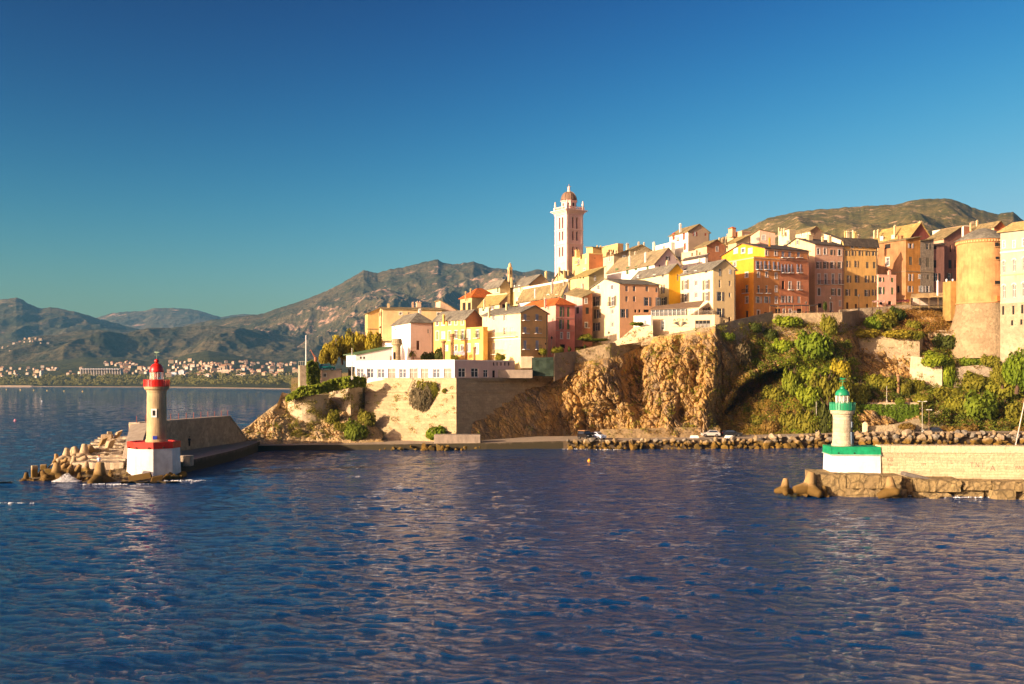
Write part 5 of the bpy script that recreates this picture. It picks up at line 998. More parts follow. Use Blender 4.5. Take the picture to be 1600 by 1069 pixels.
def rough_block(mb, u0, u1, v0, v1, z0, z1, seed, amp=.12, n=6):
    r = random.Random(seed)
    def gr(a, b, nu, nv): pass
    nu = max(2, int((u1-u0)/.5)); nz = max(2, int((z1-z0)/.4)); P_ = []
    for k in range(nz+1):
        row = []
        for i in range(nu+1):
            u, z_ = u0+(u1-u0)*i/nu, z0+(z1-z0)*k/nz; e = amp*(1.5 if k in (0, nz) or i in (0, nu) else 1); row.append(mp(u+r.uniform(-e, e)*.5, v0+r.uniform(0, e)+(.12 if k == nz else 0), z_+(r.uniform(-e, .3*e) if k == nz else 0)))
        P_.append(row)
    for k in range(nz):
        for i in range(nu): mb.face([P_[k][i], P_[k][i+1], P_[k+1][i+1], P_[k+1][i]])
    for i in range(nu): a, b = P_[nz][i], P_[nz][i+1]; mb.face([a, b, mp(u0+(u1-u0)*(i+1)/nu, v1, z1), mp(u0+(u1-u0)*i/nu, v1, z1)])
    for col_i, u in ((0, u0), (nu, u1)):
        for k in range(nz): mb.face([P_[k][col_i], P_[k+1][col_i], mp(u, v1, z0+(z1-z0)*(k+1)/nz), mp(u, v1, z0+(z1-z0)*k/nz)])
g = MB(o.location)
rough_block(g, -2.5, .9, -3.4, 4, -.8, 2.62, 1); rough_block(g, .95, 5.2, -3.3, 3, .9, 2.6, 2); rough_block(g, 5.25, 7.6, -3.35, 3, .95, 2.58, 5); rough_block(g, .9, 4.4, -3.9, 0, -.8, .95, 3, .16); rough_block(g, 4.4, 8.0, -4.1, 0, -.8, .9, 4, .16)
g.build('concrete_blocks', BRC, o)
o = empty('mole_ledge', mp(22, -1.6, 0), 'cracked low ledge of brown concrete slabs along the foot of the right mole wall', 'ledge'); g = MB(o.location)
for i, (u0, u1, v0, z0, z1) in enumerate([(9.3, 14.6, -3.5, .6, 2.15), (9.0, 13.3, -3.9, -.8, .55), (14.9, 18.2, -3.2, .8, 1.9), (18.3, 24.2, -3.3, .7, 1.85), (24.3, 30.5, -3.2, .8, 1.8), (30.6, 60, -3.3, -.8, 1.8), (14.2, 17.4, -2.6, -.8, .8), (20.6, 31, -2.9, -.8, .7), (7.7, 9.2, -2.2, -.8, 1.9), (17.5, 20.5, -2.2, -.8, .8)]): rough_block(g, u0, u1, v0, .3, z0, z1, 20+i, .16)
g.build('concrete_blocks', BRC, o)
def slab_thing(label, c, a, b, d, m, name='concrete_block', cat='block', group=None):
    o = empty(name, c, label, cat, group); g = MB(c); g.obox(c, a, b, d); ob = g.build('block', m, o); md = ob.modifiers.new('Bevel', 'BEVEL'); md.width = .08; md.segments = 2; return o
slab_thing('broken grey slab leaning against the mole wall above the cracked ledge', mp(10.3, -.9, 2.15), MD*1.9-Vector((0, 0, .45)), MN*.9, Vector((.1, 0, .22)), concrete((.16, .14, .12), .6))
slab_thing('square brown block standing in the surf below the mole ledge', mp(19.0, -4.4, .25), MD*1.15+Vector((0, 0, .08)), MN*.7+MD*.2, Vector((0, 0, .75)), BRC)
slab_thing('pointed brown block tipped on its corner in the surf below the mole ledge', mp(22.3, -4.3, -.1), MD*1.1+Vector((0, 0, .75)), MN*.9, Vector((-.6, 0, .75)), BRC)
slab_thing('small orange brown boulder in the water off the mole ledge', mp(10.8, -5.0, -.05), MD*.45+Vector((0, 0, .15)), MN*.4, Vector((.1, .1, .35)), BRC, cat='rock')
# leaning white pole on the mole
o = empty('leaning_pole', mp(0, 0, 0), 'thin white pole leaning on the mole wall at the right edge of the view', 'pole'); g = MB(o.location)
pa, pb = P(1586, 700, 130), P(1602, 622, 132); g.tube(pa, pb, .07, .06); g.tube(pa-Vector((0, 0, .1)), pa+Vector((0, 0, .1)), .12); g.build('mast', simple((.7, .6, .52), .4), o)
# ------------------------------------------------------------------ left jetty
ZA = frame(20, 640, 8)
TC = concrete((.34, .22, .09), .8, moss=(.12, .07, .015)); TP = concrete((.46, .34, .20), .8, moss=(.16, .10, .02)); GREYC = concrete((.46, .38, .28), .7)
def rise(name, pts, m):
    mb = MB(); [mb.face(p) for p in pts]; tag(mb.build(name, m), kind='structure')
# jetty walkway and its rough seaward core
J = [Vector((-50.5, 151, 0)), Vector((-49.8, 165, 0)), Vector((-49.5, 182, 0)), Vector((-50.2, 196, 0)), Vector((-51.5, 209, 0))]; JW = [Vector((-58.5, 156, 0)), Vector((-59.8, 165, 0)), Vector((-58.0, 182, 0)), Vector((-56.2, 196, 0)), Vector((-56, 214, 0))]
up = lambda p, z: Vector((p.x, p.y, z)); mb = MB()
for i in range(4):
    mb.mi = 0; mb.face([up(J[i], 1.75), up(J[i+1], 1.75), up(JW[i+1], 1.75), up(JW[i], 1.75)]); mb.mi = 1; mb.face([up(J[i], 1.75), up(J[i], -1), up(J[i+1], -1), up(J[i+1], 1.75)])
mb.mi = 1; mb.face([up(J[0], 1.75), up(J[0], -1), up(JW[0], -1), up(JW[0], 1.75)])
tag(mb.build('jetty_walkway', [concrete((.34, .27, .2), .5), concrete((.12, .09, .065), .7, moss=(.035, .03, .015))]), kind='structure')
# jetty wall with sloping ends
o = empty('jetty_wall', (-58, 182, 1.75), 'long shaded rubble wall along the left jetty, sloping down at its far end', 'wall'); mb = MB(o.location)
A0, A1, A2 = Vector((-61.2, 168, 0)), Vector((-55.4, 201, 0)), Vector((-54.6, 209.5, 0)); za, zb_ = 7.0, 7.05; n = Vector((-1.8, .3, 0)); N_ = 40; pr = []
for i in range(N_+1):
    t = i/N_; p = A0.lerp(A1, t/.8) if t < .8 else A1.lerp(A2, (t-.8)/.2); zt = za if t < .8 else za-(t-.8)/.2*4.4; pr.append((p, zt))
for i in range(N_):
    (p, z), (q, y) = pr[i], pr[i+1]
    for k in range(6): a, b = k/6, (k+1)/6; f = lambda P_, Z_, t: up(P_, 1+(Z_-1)*t)+Vector((.18*float(pn(P_.y*.8, Z_*t*1.1)), 0, 0)); mb.face([f(p, z, a), f(q, y, a), f(q, y, b), f(p, z, b)])
    mb.face([up(p, z)+n, up(q, y)+n, up(q, y), up(p, z)]); mb.face([up(p, 1)+n, up(q, 1)+n, up(q, y)+n, up(p, z)+n])
mb.face([up(A0, 1), up(A0, za), up(A0, za)+n, up(A0, 1)+n]); mb.build('masonry', rubble((.56, .41, .25), .8, 1.5), o)
mb = MB(o.location)
for i in range(N_):
    (p, z), (q, y) = pr[i], pr[i+1]; e = Vector((.12, 0, 0)); u3 = Vector((0, 0, .25)); mb.hexa([up(p, z+.01)+e, up(q, y+.01)+e, up(q, y+.01)+n, up(p, z+.01)+n], [up(p, z)+e+u3, up(q, y)+e+u3, up(q, y)+n+u3, up(p, z)+n+u3])
mb.build('coping', concrete((.44, .36, .27), .4), o)
rusty = simple((.28, .07, .04), .8)
for i in range(13):
    p = A0.lerp(A1, i/12); po = empty('railing_post', up(p, za+.25)-Vector((.4, 0, 0)), 'thin rusty red post standing on the jetty wall', 'post', 'row of rusty posts on the jetty wall'); g = MB(po.location); g.tube(po.location, po.location+Vector((0, 0, 1.1)), .06, .05, 6); g.build('rod', rusty, po)
o = empty('jetty_buttress', (-60, 162, 4), 'smooth sloping concrete buttress at the near end of the jetty wall', 'buttress'); g = MB(o.location)
g.hexa([(-61.6, 168, 1), (-57.6, 168, 1), (-55.6, 156.5, 1), (-59.9, 156.5, 1)], [(-62.6, 168, 6.9), (-59.6, 168, 7.3), (-56.6, 156.5, 4.5), (-59.2, 156.5, 4.2)]); g.build('concrete', concrete((.40, .33, .25), .5), o)
slab_thing('dark upright stone slab beside the sloping jetty buttress', Vector((-57.6, 162.5, 5.8)), Vector((.3, 0, 0)), Vector((0, .4, 0)), Vector((0, 0, 1.3)), concrete((.2, .16, .12), .6))
# stepped slabs on the seaward side
ms = concrete((.50, .40, .27), .9)
for i in range(9):
    t = i/8; Y = 152.5+t*26; x1 = -57.8-t*7.5+(-1.2 if i > 2 else 0); x0 = x1-7.8+t*2.2; z = 1.9+t*2.3
    o = empty('breakwater_slab', ((x0+x1)/2, Y, z), 'big stepped concrete slab on the seaward side of the left jetty', 'slab', 'stepped slabs of the left breakwater'); g = MB(o.location); r = random.Random(i)
    b = [(x0, Y-.2), (x1, Y-.2), (x1-1.3, Y+3.2), (x0-1.3, Y+3.2)]; nn = 12; top = []; 
    for k in range(nn): 
        a0 = Vector((x0+(x1-x0)*k/nn, Y-.2+r.uniform(-.15, .15), z+r.uniform(-.08, .08))); a1 = Vector((x0+(x1-x0)*(k+1)/nn, Y-.2+r.uniform(-.15, .15), z+r.uniform(-.08, .08))); top.append(a0)
    top.append(Vector((x1, Y-.2, z)))
    for k in range(nn):
        a0, a1 = top[k], top[k+1]; g.face([a0-Vector((-.05, .12+.1*(k % 2), 1.6)), a1-Vector((0, .12, 1.6)), a1, a0]); g.face([a0, a1, a1+Vector((-1.3, 3.4, .06)), a0+Vector((-1.3, 3.4, .06))])
    g.face([(x0, Y-.2, z), (x0-1.3, Y+3.2, z), (x0-1.3, Y+3.2, z-2.5), (x0, Y-.2, z-2.5)]); g.face([(x1, Y-.2, z), (x1-1.3, Y+3.2, z), (x1-1.3, Y+3.2, z-2.5), (x1, Y-.2, z-2.5)]); g.build('slab', ms, o)
# core mound
gx, gy = np.meshgrid(np.linspace(-76, -46, 70), np.linspace(141, 186, 90)); 
lx = np.interp(gy, [141, 147, 165, 186], [-69, -71, -69, -74]); rx = np.interp(gy, [141, 148, 152, 186], [-54, -49.5, -52, -58]); hh = np.interp(gy, [141, 144, 150, 186], [-1, -.3, .5, 1.2])
ed = np.clip((gx-lx)/4, -.6, 1)*np.clip((rx-gx)/3, -.6, 1); ed = np.where((gx < lx) | (gx > rx), -.6, ed); gz = hh*ed-.5*(1-ed)+.55*fbm(gx/1.6, gy/1.6, 0, 4, True)*.6
tag(grid_mesh('rubble_mound', np.stack([gx, gy, gz], -1), rockmat((.20, .15, .09), (.12, .09, .05), (.26, .18, .06), 'wet_rubble'), smooth=False), kind='structure')
# tetrapods
def tetra_mesh():
    mb = MB(); ds = [Vector((0, 0, 1))]+[Vector((math.cos(a)*.943, math.sin(a)*.943, -.333)) for a in (0, 2.094, 4.189)]
    for d in ds:
        u = d.orthogonal().normalized(); w_ = d.cross(u); n = 16; rings = [(.0, .40), (.25, .385), (.93, .235), (1.0, .20), (1.02, .0)]
        vs = [d*t+u*r_*math.cos(2*math.pi*j/n)+w_*r_*math.sin(2*math.pi*j/n) for t, r_ in rings for j in range(n)]
        mb.raw(vs, [(i*n+j, i*n+(j+1) % n, (i+1)*n+(j+1) % n, (i+1)*n+j) for i in range(4) for j in range(n)])
    vs = [Vector((.41*math.cos(a)*math.cos(b), .41*math.sin(a)*math.cos(b), .41*math.sin(b))) for b in np.linspace(-1.57, 1.57, 8) for a in np.linspace(0, 6.283, 13)[:-1]]
    mb.raw(vs, [(i*12+j, i*12+(j+1) % 12, (i+1)*12+(j+1) % 12, (i+1)*12+j) for i in range(7) for j in range(12)])
    ob = mb.build('tetrapod', TC, None, True); me = ob.data; bpy.data.objects.remove(ob); return me
TM = tetra_mesh(); TM2 = TM.copy(); TM2.materials[0] = TP
TT = [(165, 905, 120, 0, (.1, .1, 0), 'wet tetrapod standing farthest left in the sea'), (335, 830, 80, 0, (.3, .2, 1), 'small dark tetrapod behind the pale block at the left tip'), (400, 890, 140, 0, (1.2, .3, .5), 'dark tetrapod lying on its side near the left tip'),
      (540, 880, 215, 0, (.05, .1, 1.8), 'tall brown tetrapod left of the white surf'), (548, 650, 100, 0, (.1, -.1, .3), 'dark tetrapod standing alone on the outer edge behind the others'), (665, 640, 160, 1, (.1, 0, 2), 'pale topped tetrapod on the outer edge, second from the left'),
      (738, 590, 120, 1, (.2, .1, 1), 'small rounded tetrapod leg between two pale tetrapods on the outer edge'), (790, 600, 140, 1, (-.15, .1, 2), 'pale tetrapod in the middle of the outer row'), (835, 580, 110, 1, (.5, -.4, 0), 'tilted tetrapod touching the tall pale one on the outer row'),
      (890, 620, 190, 1, (.05, 0, 2.2), 'tall pale tetrapod near the right end of the outer row'), (985, 560, 150, 0, (.7, .8, 3), 'bent looking golden tetrapod nearest the cracked slabs'), (755, 720, 130, 1, (.05, .1, .8), 'stout pale tetrapod in the middle of the heap'),
      (830, 690, 150, 1, (.8, .6, 1), 'long pale tetrapod leaning right in the middle of the heap'), (640, 760, 130, 0, (.9, -.7, 1), 'tumbled tetrapod beside the tall brown one'), (700, 800, 120, 0, (.2, .5, 1.4), 'rounded tetrapod just above the white surf'),
      (735, 850, 140, 0, (.5, .2, 0), 'wet tetrapod rising out of the white surf'), (800, 830, 150, 0, (.1, -.4, 2.6), 'golden tetrapod right of the white surf'), (915, 780, 130, 1, (0, .1, 1.2), 'pale bullet shaped tetrapod left of the fisherman'),
      (935, 670, 90, 1, (1.3, .2, 2), 'flat lying tetrapod below the cracked slabs'), (840, 900, 120, 0, (1.1, .4, .2), 'dark tetrapod lying low in front of the heap'), (1085, 930, 270, 0, (.06, .04, 2.4), 'largest tetrapod, standing upright in front of the fisherman'),
      (1220, 860, 110, 0, (1.3, .7, .4), 'shadowed tetrapod between the largest one and the lighthouse'), (905, 905, 85, 0, (.5, .9, .3), 'small wet tetrapod at the waterline under the heap'), (640, 680, 90, 0, (.5, .5, .5), 'low golden tetrapod wedged under the outer row'), (245, 905, 60, 0, (.6, 1.2, 2), 'little tetrapod leg poking up at the left waterline'), (1000, 840, 120, 0, (1.1, -.3, 1.7), 'dark tetrapod lying left of the largest one')]
def tetrapod(px, py, hpx, mesh, rot, label, Y, group):
    s = hpx*Y/F/1.3; p = P(px, py, Y); t = empty('tetrapod', (p.x, p.y, p.z+s*.30), label, 'tetrapod', group); t.rotation_euler = rot; ob = link('body', mesh, t); ob.scale = (s, s, s); return t
for x, y, h, k, rot, lab in TT:
    px, py = ZA(x, y); Y = 144.5+(753-py)*.42; tetrapod(px, py, h/8, TM2 if k else TM, rot, lab, Y, 'tetrapods heaped at the left breakwater')
for x, y, h, rot, lab in ((105, 758, 100, (.05, .05, .4), 'short tetrapod standing leftmost off the right mole'), (255, 762, 150, (.15, .25, 1.2), 'large tetrapod with spread legs against the tip of the right mole'), (215, 768, 66, (.9, .5, 2), 'stubby tetrapod in front of the large one at the right mole'), (352, 783, 76, (.08, 0, 2.9), 'cone like tetrapod standing in the water before the right mole platform'), (770, 775, 130, (-.3, .25, .6), 'tetrapod jammed against the right mole below the leaning grey slab')):
    px, py = 1200+x/4, 580+y/4; Y = CAMZ*F/(py-HZ)+1.2; tetrapod(px, py, h/4*.88, TM, rot, lab, min(Y, 125 if x < 700 else 122.5), 'tetrapods off the right mole')
def block_at(x, y, w_, h, rz, lab, m=TP, dz=0):
    px, py = ZA(x, y); Y = 144.5+(753-py)*.42; k = Y/F/8; c = P(px, py, Y)+Vector((0, .5, h*k/2-.15)); ca, sa = math.cos(rz), math.sin(rz)
    slab_thing(lab, c, Vector((ca*w_*k*.4, sa*w_*k*.4, dz*.2)), Vector((-sa*w_*k*.35, ca*w_*k*.35, 0)), Vector((dz*.3, 0, h*k/2)), m)
for a in ((250, 855, 90, 165, .6, 'tall pale concrete block at the left tip of the breakwater'), (365, 750, 90, 75, .3, 'pale faceted block behind the tall block at the left tip'), (440, 735, 55, 60, .9, 'small pale block with a round shadow near the left tip', TP, 1), (435, 810, 120, 80, .2, 'flat pale block half hidden by the dark lying tetrapod'),
          (1195, 320, 70, 55, .5, 'small pale block on the far skyline of the breakwater'), (1300, 345, 85, 85, .8, 'pale tilted cube right of the skyline block', TP, 1), (1165, 370, 160, 70, .2, 'long pale block on the far part of the breakwater'), (1110, 440, 90, 90, .7, 'rounded golden block below the long pale one', TC, 1), (1195, 490, 110, 120, .9, 'big pale leaning slab beside the stepped slabs', TP, 1), (1100, 545, 170, 70, .1, 'cracked pale slab with a dark crack near the big leaning slab'),
          (1080, 600, 200, 60, .05, 'broken grey slab behind the fisherman'), (1060, 690, 180, 60, .1, 'low broken slab the fisherman stands on')): block_at(*a)
slab_thing('golden flat boulder in the surf before the white drum platform', P(219, 751, 144)+Vector((0, 0, .5)), Vector((1.5, .2, .25)), Vector((-.2, .7, 0)), Vector((-.1, 0, .38)), TC, cat='rock')
slab_thing('small golden rock right of the flat boulder before the white drum platform', P(245, 752, 144)+Vector((0, 0, .35)), Vector((.7, .3, .1)), Vector((-.2, .5, 0)), Vector((.1, 0, .4)), TC, cat='rock')
slab_thing('little jetty step standing in the water right of the white drum platform', P(289, 722, 157)+Vector((0, 0, .2)), Vector((1.1, 0, 0)), Vector((0, .8, 0)), Vector((0, 0, .8)), GREYC, cat='step')
# ------------------------------------------------------------------ boulders
def rock_mesh(seed, m):
    r = random.Random(seed); me = bpy.data.meshes.new('boulder'); import bmesh
    bm = bmesh.new(); bmesh.ops.create_icosphere(bm, subdivisions=3, radius=1)
    pl = [(Vector((r.gauss(0, 1), r.gauss(0, 1), r.gauss(0, .8))).normalized(), r.uniform(.48, .8)) for _ in range(12)]
    for v in bm.verts:
        for n_, d in pl:
            k = v.co.dot(n_)-d
            if k > 0: v.co -= n_*k
        v.co += v.co.normalized()*.05*float(pn(v.co.x*3+seed, v.co.y*3, v.co.z*3))
    bm.to_mesh(me); bm.free(); me.materials.append(m); return me
RK = [rock_mesh(i, [concrete((.32, .23, .12), .8, moss=(.15, .085, .012)), concrete((.38, .29, .18), .7, moss=(.17, .10, .015)), concrete((.24, .21, .16), .8, moss=(.12, .075, .015))][i % 3]) for i in range(9)]
def boulder(p, s, group, label, r):
    o = link('boulder', RK[r.randrange(9)]); o.location = p; o.scale = (s*r.uniform(.9, 1.3), s*r.uniform(.8, 1.1), s*r.uniform(.7, .95)); o.rotation_euler = (r.uniform(-.4, .4), r.uniform(-.4, .4), r.uniform(0, 6.3)); tag(o, label, 'boulder', group)
r = random.Random(5); pts = [W3(890, 213.2, 1.6), W3(1060, 214.2, 1.75), W3(1190, 216.2, 2.0), W3(1330, 222, 2.75), W3(1640, 223, 2.9)]
def along(pts, s0):
    for i in range(len(pts)-1):
        a, b = pts[i], pts[i+1]
        yield a, b
d = 0; tot = 0
for a, b in along(pts, 0):
    Lg = (b-a).length; s = 0
    while s < Lg:
        t = s/Lg; p = a.lerp(b, t); px = 800+p.x/p.y*F; big = 1.0 if px < 1190 else 1.3; zt = p.z
        rows = [(-1.9, .05), (-1.0, zt*.5), (-.2, zt-.25)] if big == 1 else [(-2.5, .1), (-1.5, zt*.36), (-.8, zt*.7), (0, zt-.2)]
        if 1196 < px < 1196: rows = rows
        if px < 1640:
            for dy, z in rows:
                boulder(p+Vector((r.uniform(-.5, .5), dy+r.uniform(-.4, .4), z-p.z+r.uniform(-.35, .3))), r.choice((.42, .55, .65, .8, .95))*r.uniform(.8, 1.05)*big, 'boulders of the coast road embankment', 'tan boulder in the rubble embankment along the coast road', r); tot += 1
        s += 1.08*big+r.uniform(0, .25)
print('boulders', tot)
for i in range(26):
    px = r.uniform(588, 752); boulder(W3(px, 209.6-r.uniform(0, 1.2), r.uniform(-.1, .7)), r.uniform(.35, .8)*(.6+.9*math.exp(-((px-680)/35)**2)), 'dark rocks at the foot of the bastion quay', 'dark rock at the waterline below the bastion corner', r)
for i in range(16):
    a = r.uniform(0, 1); boulder(Vector((-49+r.uniform(-4.5, 2.2)*a, 146+a*5+r.uniform(-1, 1), r.uniform(-.1, .35))), r.uniform(.4, .8), 'wet rocks round the red lighthouse platform', 'dark wet rock at the foot of the red lighthouse platform', r)
# pier head of the quay left of the cliff
slab_thing('big grey concrete pier block at the foot of the bastion corner', W3(715, 213, 1.7), Vector((4.8, -.4, 0)), Vector((0, 1.6, 0)), Vector((0, 0, 1.3)), concrete((.30, .24, .18), .8), cat='pier block')
# ------------------------------------------------------------------ vehicles
def vehicle(px, py, Y, L_, W_, H_, heading, colr, label, kind='hatch', scale_r=1):
    p = P(px, py, Y); o = empty('parked_car' if kind != 'truck' else 'off_road_vehicle', p, label, 'car', None, heading); paint = simple(colr, .25, var=.05, spec=.6)
    if kind == 'truck': prof = [(-.5, .22), (-.5, .62), (-.47, .98), (.18, 1.0), (.22, .64), (.5, .58), (.5, .22)]; win = [(-.42, .66), (-.40, .92), (.14, .93), (.17, .66)]
    else: prof = [(-.5, .2), (-.5, .55), (-.44, .66), (-.32, .96), (.05, 1.0), (.24, .66), (.47, .55), (.5, .2)]; win = [(-.38, .68), (-.29, .91), (.03, .94), (.17, .68)]
    g = MB(); n = len(prof)
    def ring(y, k): return [Vector((x*L_*(1 if z < .6 else 1), y*(1 if z < .66 else k), z*H_)) for x, z in prof]
    a, b = ring(-W_/2, .84), ring(W_/2, .84); g.hexa(a, b); g.build('body', paint, o)
    g = MB(); 
    for s in (-1, 1): q = [Vector((x*L_, s*(W_/2*.86+.05 if z > .8 else W_/2*.95+.02), z*H_)) for x, z in win]; g.face(q)
    g.build('side_windows', GLASS, o)
    g = MB(); x0, x1 = (.19, .21) if kind == 'truck' else (.06, .23); x1b = (.22 if kind == 'truck' else .235)
    g.face([(x0*L_+.04, -W_*.36, .96*H_), (x0*L_+.04, W_*.36, .96*H_), (x1b*L_+.04, W_*.42, .69*H_), (x1b*L_+.04, -W_*.42, .69*H_)]); g.build('windscreen', GLASS, o)
    g = MB(); g.face([(-.34*L_-.05, -W_*.36, .93*H_), (-.34*L_-.05, W_*.36, .93*H_), (-.45*L_-.05, W_*.4, .68*H_), (-.45*L_-.05, -W_*.4, .68*H_)]); g.build('rear_window', GLASS, o)
    for sx in (-.31, .31):
        for s in (-1, 1):
            g = MB(); c = Vector((sx*L_, s*W_*.44, .32)); g.tube(c-Vector((0, .11, 0)), c+Vector((0, .11, 0)), .33, .33, 16); wh = g.build('wheel', simple((.02, .02, .02), .8), o); g = MB(); g.tube(c+Vector((0, s*.10, 0)), c+Vector((0, s*.125, 0)), .19, .19, 12); g.build('rim', simple((.5, .5, .5), .3, 1), wh)
    for s in (-1, 1): g = MB(); g.obox((.495*L_, s*W_*.34, .5*H_), (.03, 0, 0), (0, .17, 0), (0, 0, .08)); g.build('headlight', simple((.8, .8, .75), .1), o); g = MB(); g.obox((-.497*L_, s*W_*.36, .56*H_), (.02, 0, 0), (0, .12, 0), (0, 0, .1)); g.build('tail_light', simple((.4, .01, .01), .3), o)
    return o
bb = vehicle(915, 686.5, 216.0, 3.7, 1.7, 1.75, R(-60), (.015, .012, .012), 'black off-road vehicle with a brown roof parked by the shore boulders', 'truck')
g = MB(); g.obox((-.15*3.7, 0, 1.84), (1.3, 0, 0), (0, .75, 0), (0, 0, .06)); g.build('roof_rack', simple((.35, .18, .08)), bb)
vehicle(934, 686, 216.5, 3.6, 1.65, 1.5, R(-50), (.60, .66, .78), 'pale blue white car parked beside the black off-road vehicle')
vehicle(1110, 682.3, 222, 4.0, 1.7, 1.45, R(178), (.46, .43, .38), 'silver hatchback parked on the coast road under the stone monument')
vehicle(1143, 682.2, 222.5, 4.3, 1.75, 1.5, R(2), (.02, .02, .02), 'black car parked on the coast road beside the silver hatchback')
vehicle(1456, 676.5, 228.5, 4.2, 1.75, 1.3, R(180), (.03, .035, .04), 'dark car half hidden behind the boulders below the tall lamp post')
vehicle(511, 579, 232, 3.6, 1.6, 1.5, R(12), (.01, .12, .11), 'teal van parked left of the white terrace restaurant', 'truck')
for px, lab in ((1085, 'low white concrete barrier left of the silver car'), (1139, 'low white concrete barrier in front of the black car')):
    p = W3(px, 217, 2.0); o = empty('barrier', p, lab, 'barrier'); g = MB(p); g.box(p, 1.9, .5, .55, 0, .8); g.build('body', WHITE, o)
# ------------------------------------------------------------------ people
def skin_person(name, loc, rz, label, joints, radii, edges, mat_, extra):
    o = empty('person', loc, label, 'person', None, rz); me = bpy.data.meshes.new('body'); me.from_pydata(joints, edges, []); me.materials.append(mat_); b = link('body', me, o)
    md = b.modifiers.new('Skin', 'SKIN'); 
    for i, rr in enumerate(radii): me.skin_vertices[0].data[i].radius = (rr, rr*.85) if me.skin_vertices else (rr, rr)
    me.skin_vertices[0].data[0].use_root = True; b.modifiers.new('Sub', 'SUBSURF').levels = 1; b.modifiers['Sub'].render_levels = 1
    for nm, fn, m in extra: g = MB(); fn(g); g.build(nm, m, o, True)
    return o
def ensure_skin(): pass
def person(px, py, Y, rz, label, top, trous, skin_, hat=None, lean=0):
    me = bpy.data.meshes.new('body'); J = [(0, 0, .93), (0, 0, 1.18), (0, lean, 1.42), (0, lean*1.2, 1.52), (.18, lean, 1.40), (.24, .02+lean, 1.12), (.22, -.16+lean, .95), (.22, -.24+lean, .93), (-.18, lean, 1.40), (-.25, .03, 1.12), (-.22, -.14, .93), (-.22, -.22, .90), (.09, 0, .88), (.11, -.03, .48), (.11, .02, .08), (.11, -.14, .04), (-.09, 0, .88), (-.12, .02, .48), (-.13, .06, .08), (-.13, -.09, .04)]
    E = [(0, 1), (1, 2), (2, 3), (2, 4), (4, 5), (5, 6), (6, 7), (2, 8), (8, 9), (9, 10), (10, 11), (0, 12), (12, 13), (13, 14), (14, 15), (0, 16), (16, 17), (17, 18), (18, 19)]
    RR = [.15, .14, .15, .06, .07, .05, .035, .04, .07, .05, .035, .04, .10, .07, .05, .04, .10, .07, .05, .04]
    me.from_pydata(J, E, []); me.materials.append(skin_); p = P(px, py, Y); o = empty('person', p, label, 'person', None, rz); b = link('body', me, o); b.modifiers.new('Skin', 'SKIN')
    for i, rr in enumerate(RR): me.skin_vertices[0].data[i].radius = (rr, rr*.8)
    me.skin_vertices[0].data[0].use_root = True; sm = b.modifiers.new('Sub', 'SUBSURF'); sm.levels = sm.render_levels = 1
    g = MB(); g.lathe((0, lean*1.2, 1.52), [(.05, -.02), (.075, .06), (.095, .13), (.10, .19), (.08, .25), (.03, .275)], 12); g.obox((0, lean-.095, 1.66), (.014, 0, 0), (0, .02, 0), (0, 0, .02)); g.build('head', skin_, o, True)
    g = MB(); g.lathe((0, lean*.5, 0), [(.17, .95), (.175, 1.1), (.20, 1.35), (.12, 1.47), (.07, 1.5)], 12); g.tube((.17, lean, 1.41), (.25, lean+.02, 1.14), .085, .07, 8); g.tube((-.17, lean, 1.41), (-.26, .03, 1.14), .085, .07, 8); g.build('shirt', top, o, True)
    g = MB(); g.lathe((0, 0, 0), [(.16, .82), (.175, .98)], 12); g.tube((.09, 0, .9), (.115, .01, .12), .11, .075, 8); g.tube((-.09, 0, .9), (-.13, .05, .12), .11, .075, 8); g.build('trousers', trous, o, True)
    g = MB(); g.lathe((0, lean*1.2, 1.68), [(.108, 0), (.105, .07), (.06, .12), (0, .13)], 12); 
    if hat: g.obox((0, lean-.14, 1.70), (.07, 0, 0), (0, .07, 0), (0, 0, .01))
    g.build('cap' if hat else 'hair', hat or simple((.02, .015, .01)), o, True); return o
SKIN = simple((.45, .25, .16), .6); fp = person(154.5, 730.5, 153.2, R(200), 'fisherman in a pale blue shirt and red cap on the breakwater slabs', simple((.45, .55, .75)), simple((.30, .32, .36)), SKIN, simple((.6, .05, .03)), -.05)
person(296, 698, 181, R(160), 'person in dark clothes standing on the jetty walkway by the wall', simple((.02, .02, .025)), simple((.02, .02, .02)), SKIN)
# ------------------------------------------------------------------ buoys
def buoy(px, py, s, c, label, group=None):
    Y = CAMZ*F/(py-HZ); p = P(px, py, Y); o = empty('buoy', p, label, 'buoy', group); g = MB(p); g.lathe(p, [(s*.7, -s*.4), (s, 0), (s*.9, s*.5), (s*.35, s*1.1), (s*.15, s*1.5), (0, s*1.55)], 12); g.build('float', simple(c, .4, var=.05), o)
for px, py, lab in ((10, 609.2, 'yellow buoy farthest left of the row off the beach'), (32, 609.6, 'second yellow buoy from the left off the beach'), (52.5, 610.2, 'third yellow buoy from the left off the beach'), (73.5, 610.8, 'fourth yellow buoy from the left off the beach'), (100, 611.2, 'fifth yellow buoy from the left off the beach'), (129, 612, 'yellow buoy farthest right of the row, off the stadium')): buoy(px, py, 1.0, (.75, .50, .10), lab, 'row of yellow buoys off the beach')
buoy(65.3, 627, .45, (.8, .8, .78), 'small white buoy between the yellow row and the breakwater'); buoy(23.5, 657.3, .42, (.75, .25, .28), 'small pink buoy far left on the water'); buoy(920.5, 720.5, .3, (.85, .38, .03), 'small orange buoy in the middle of the harbour mouth')
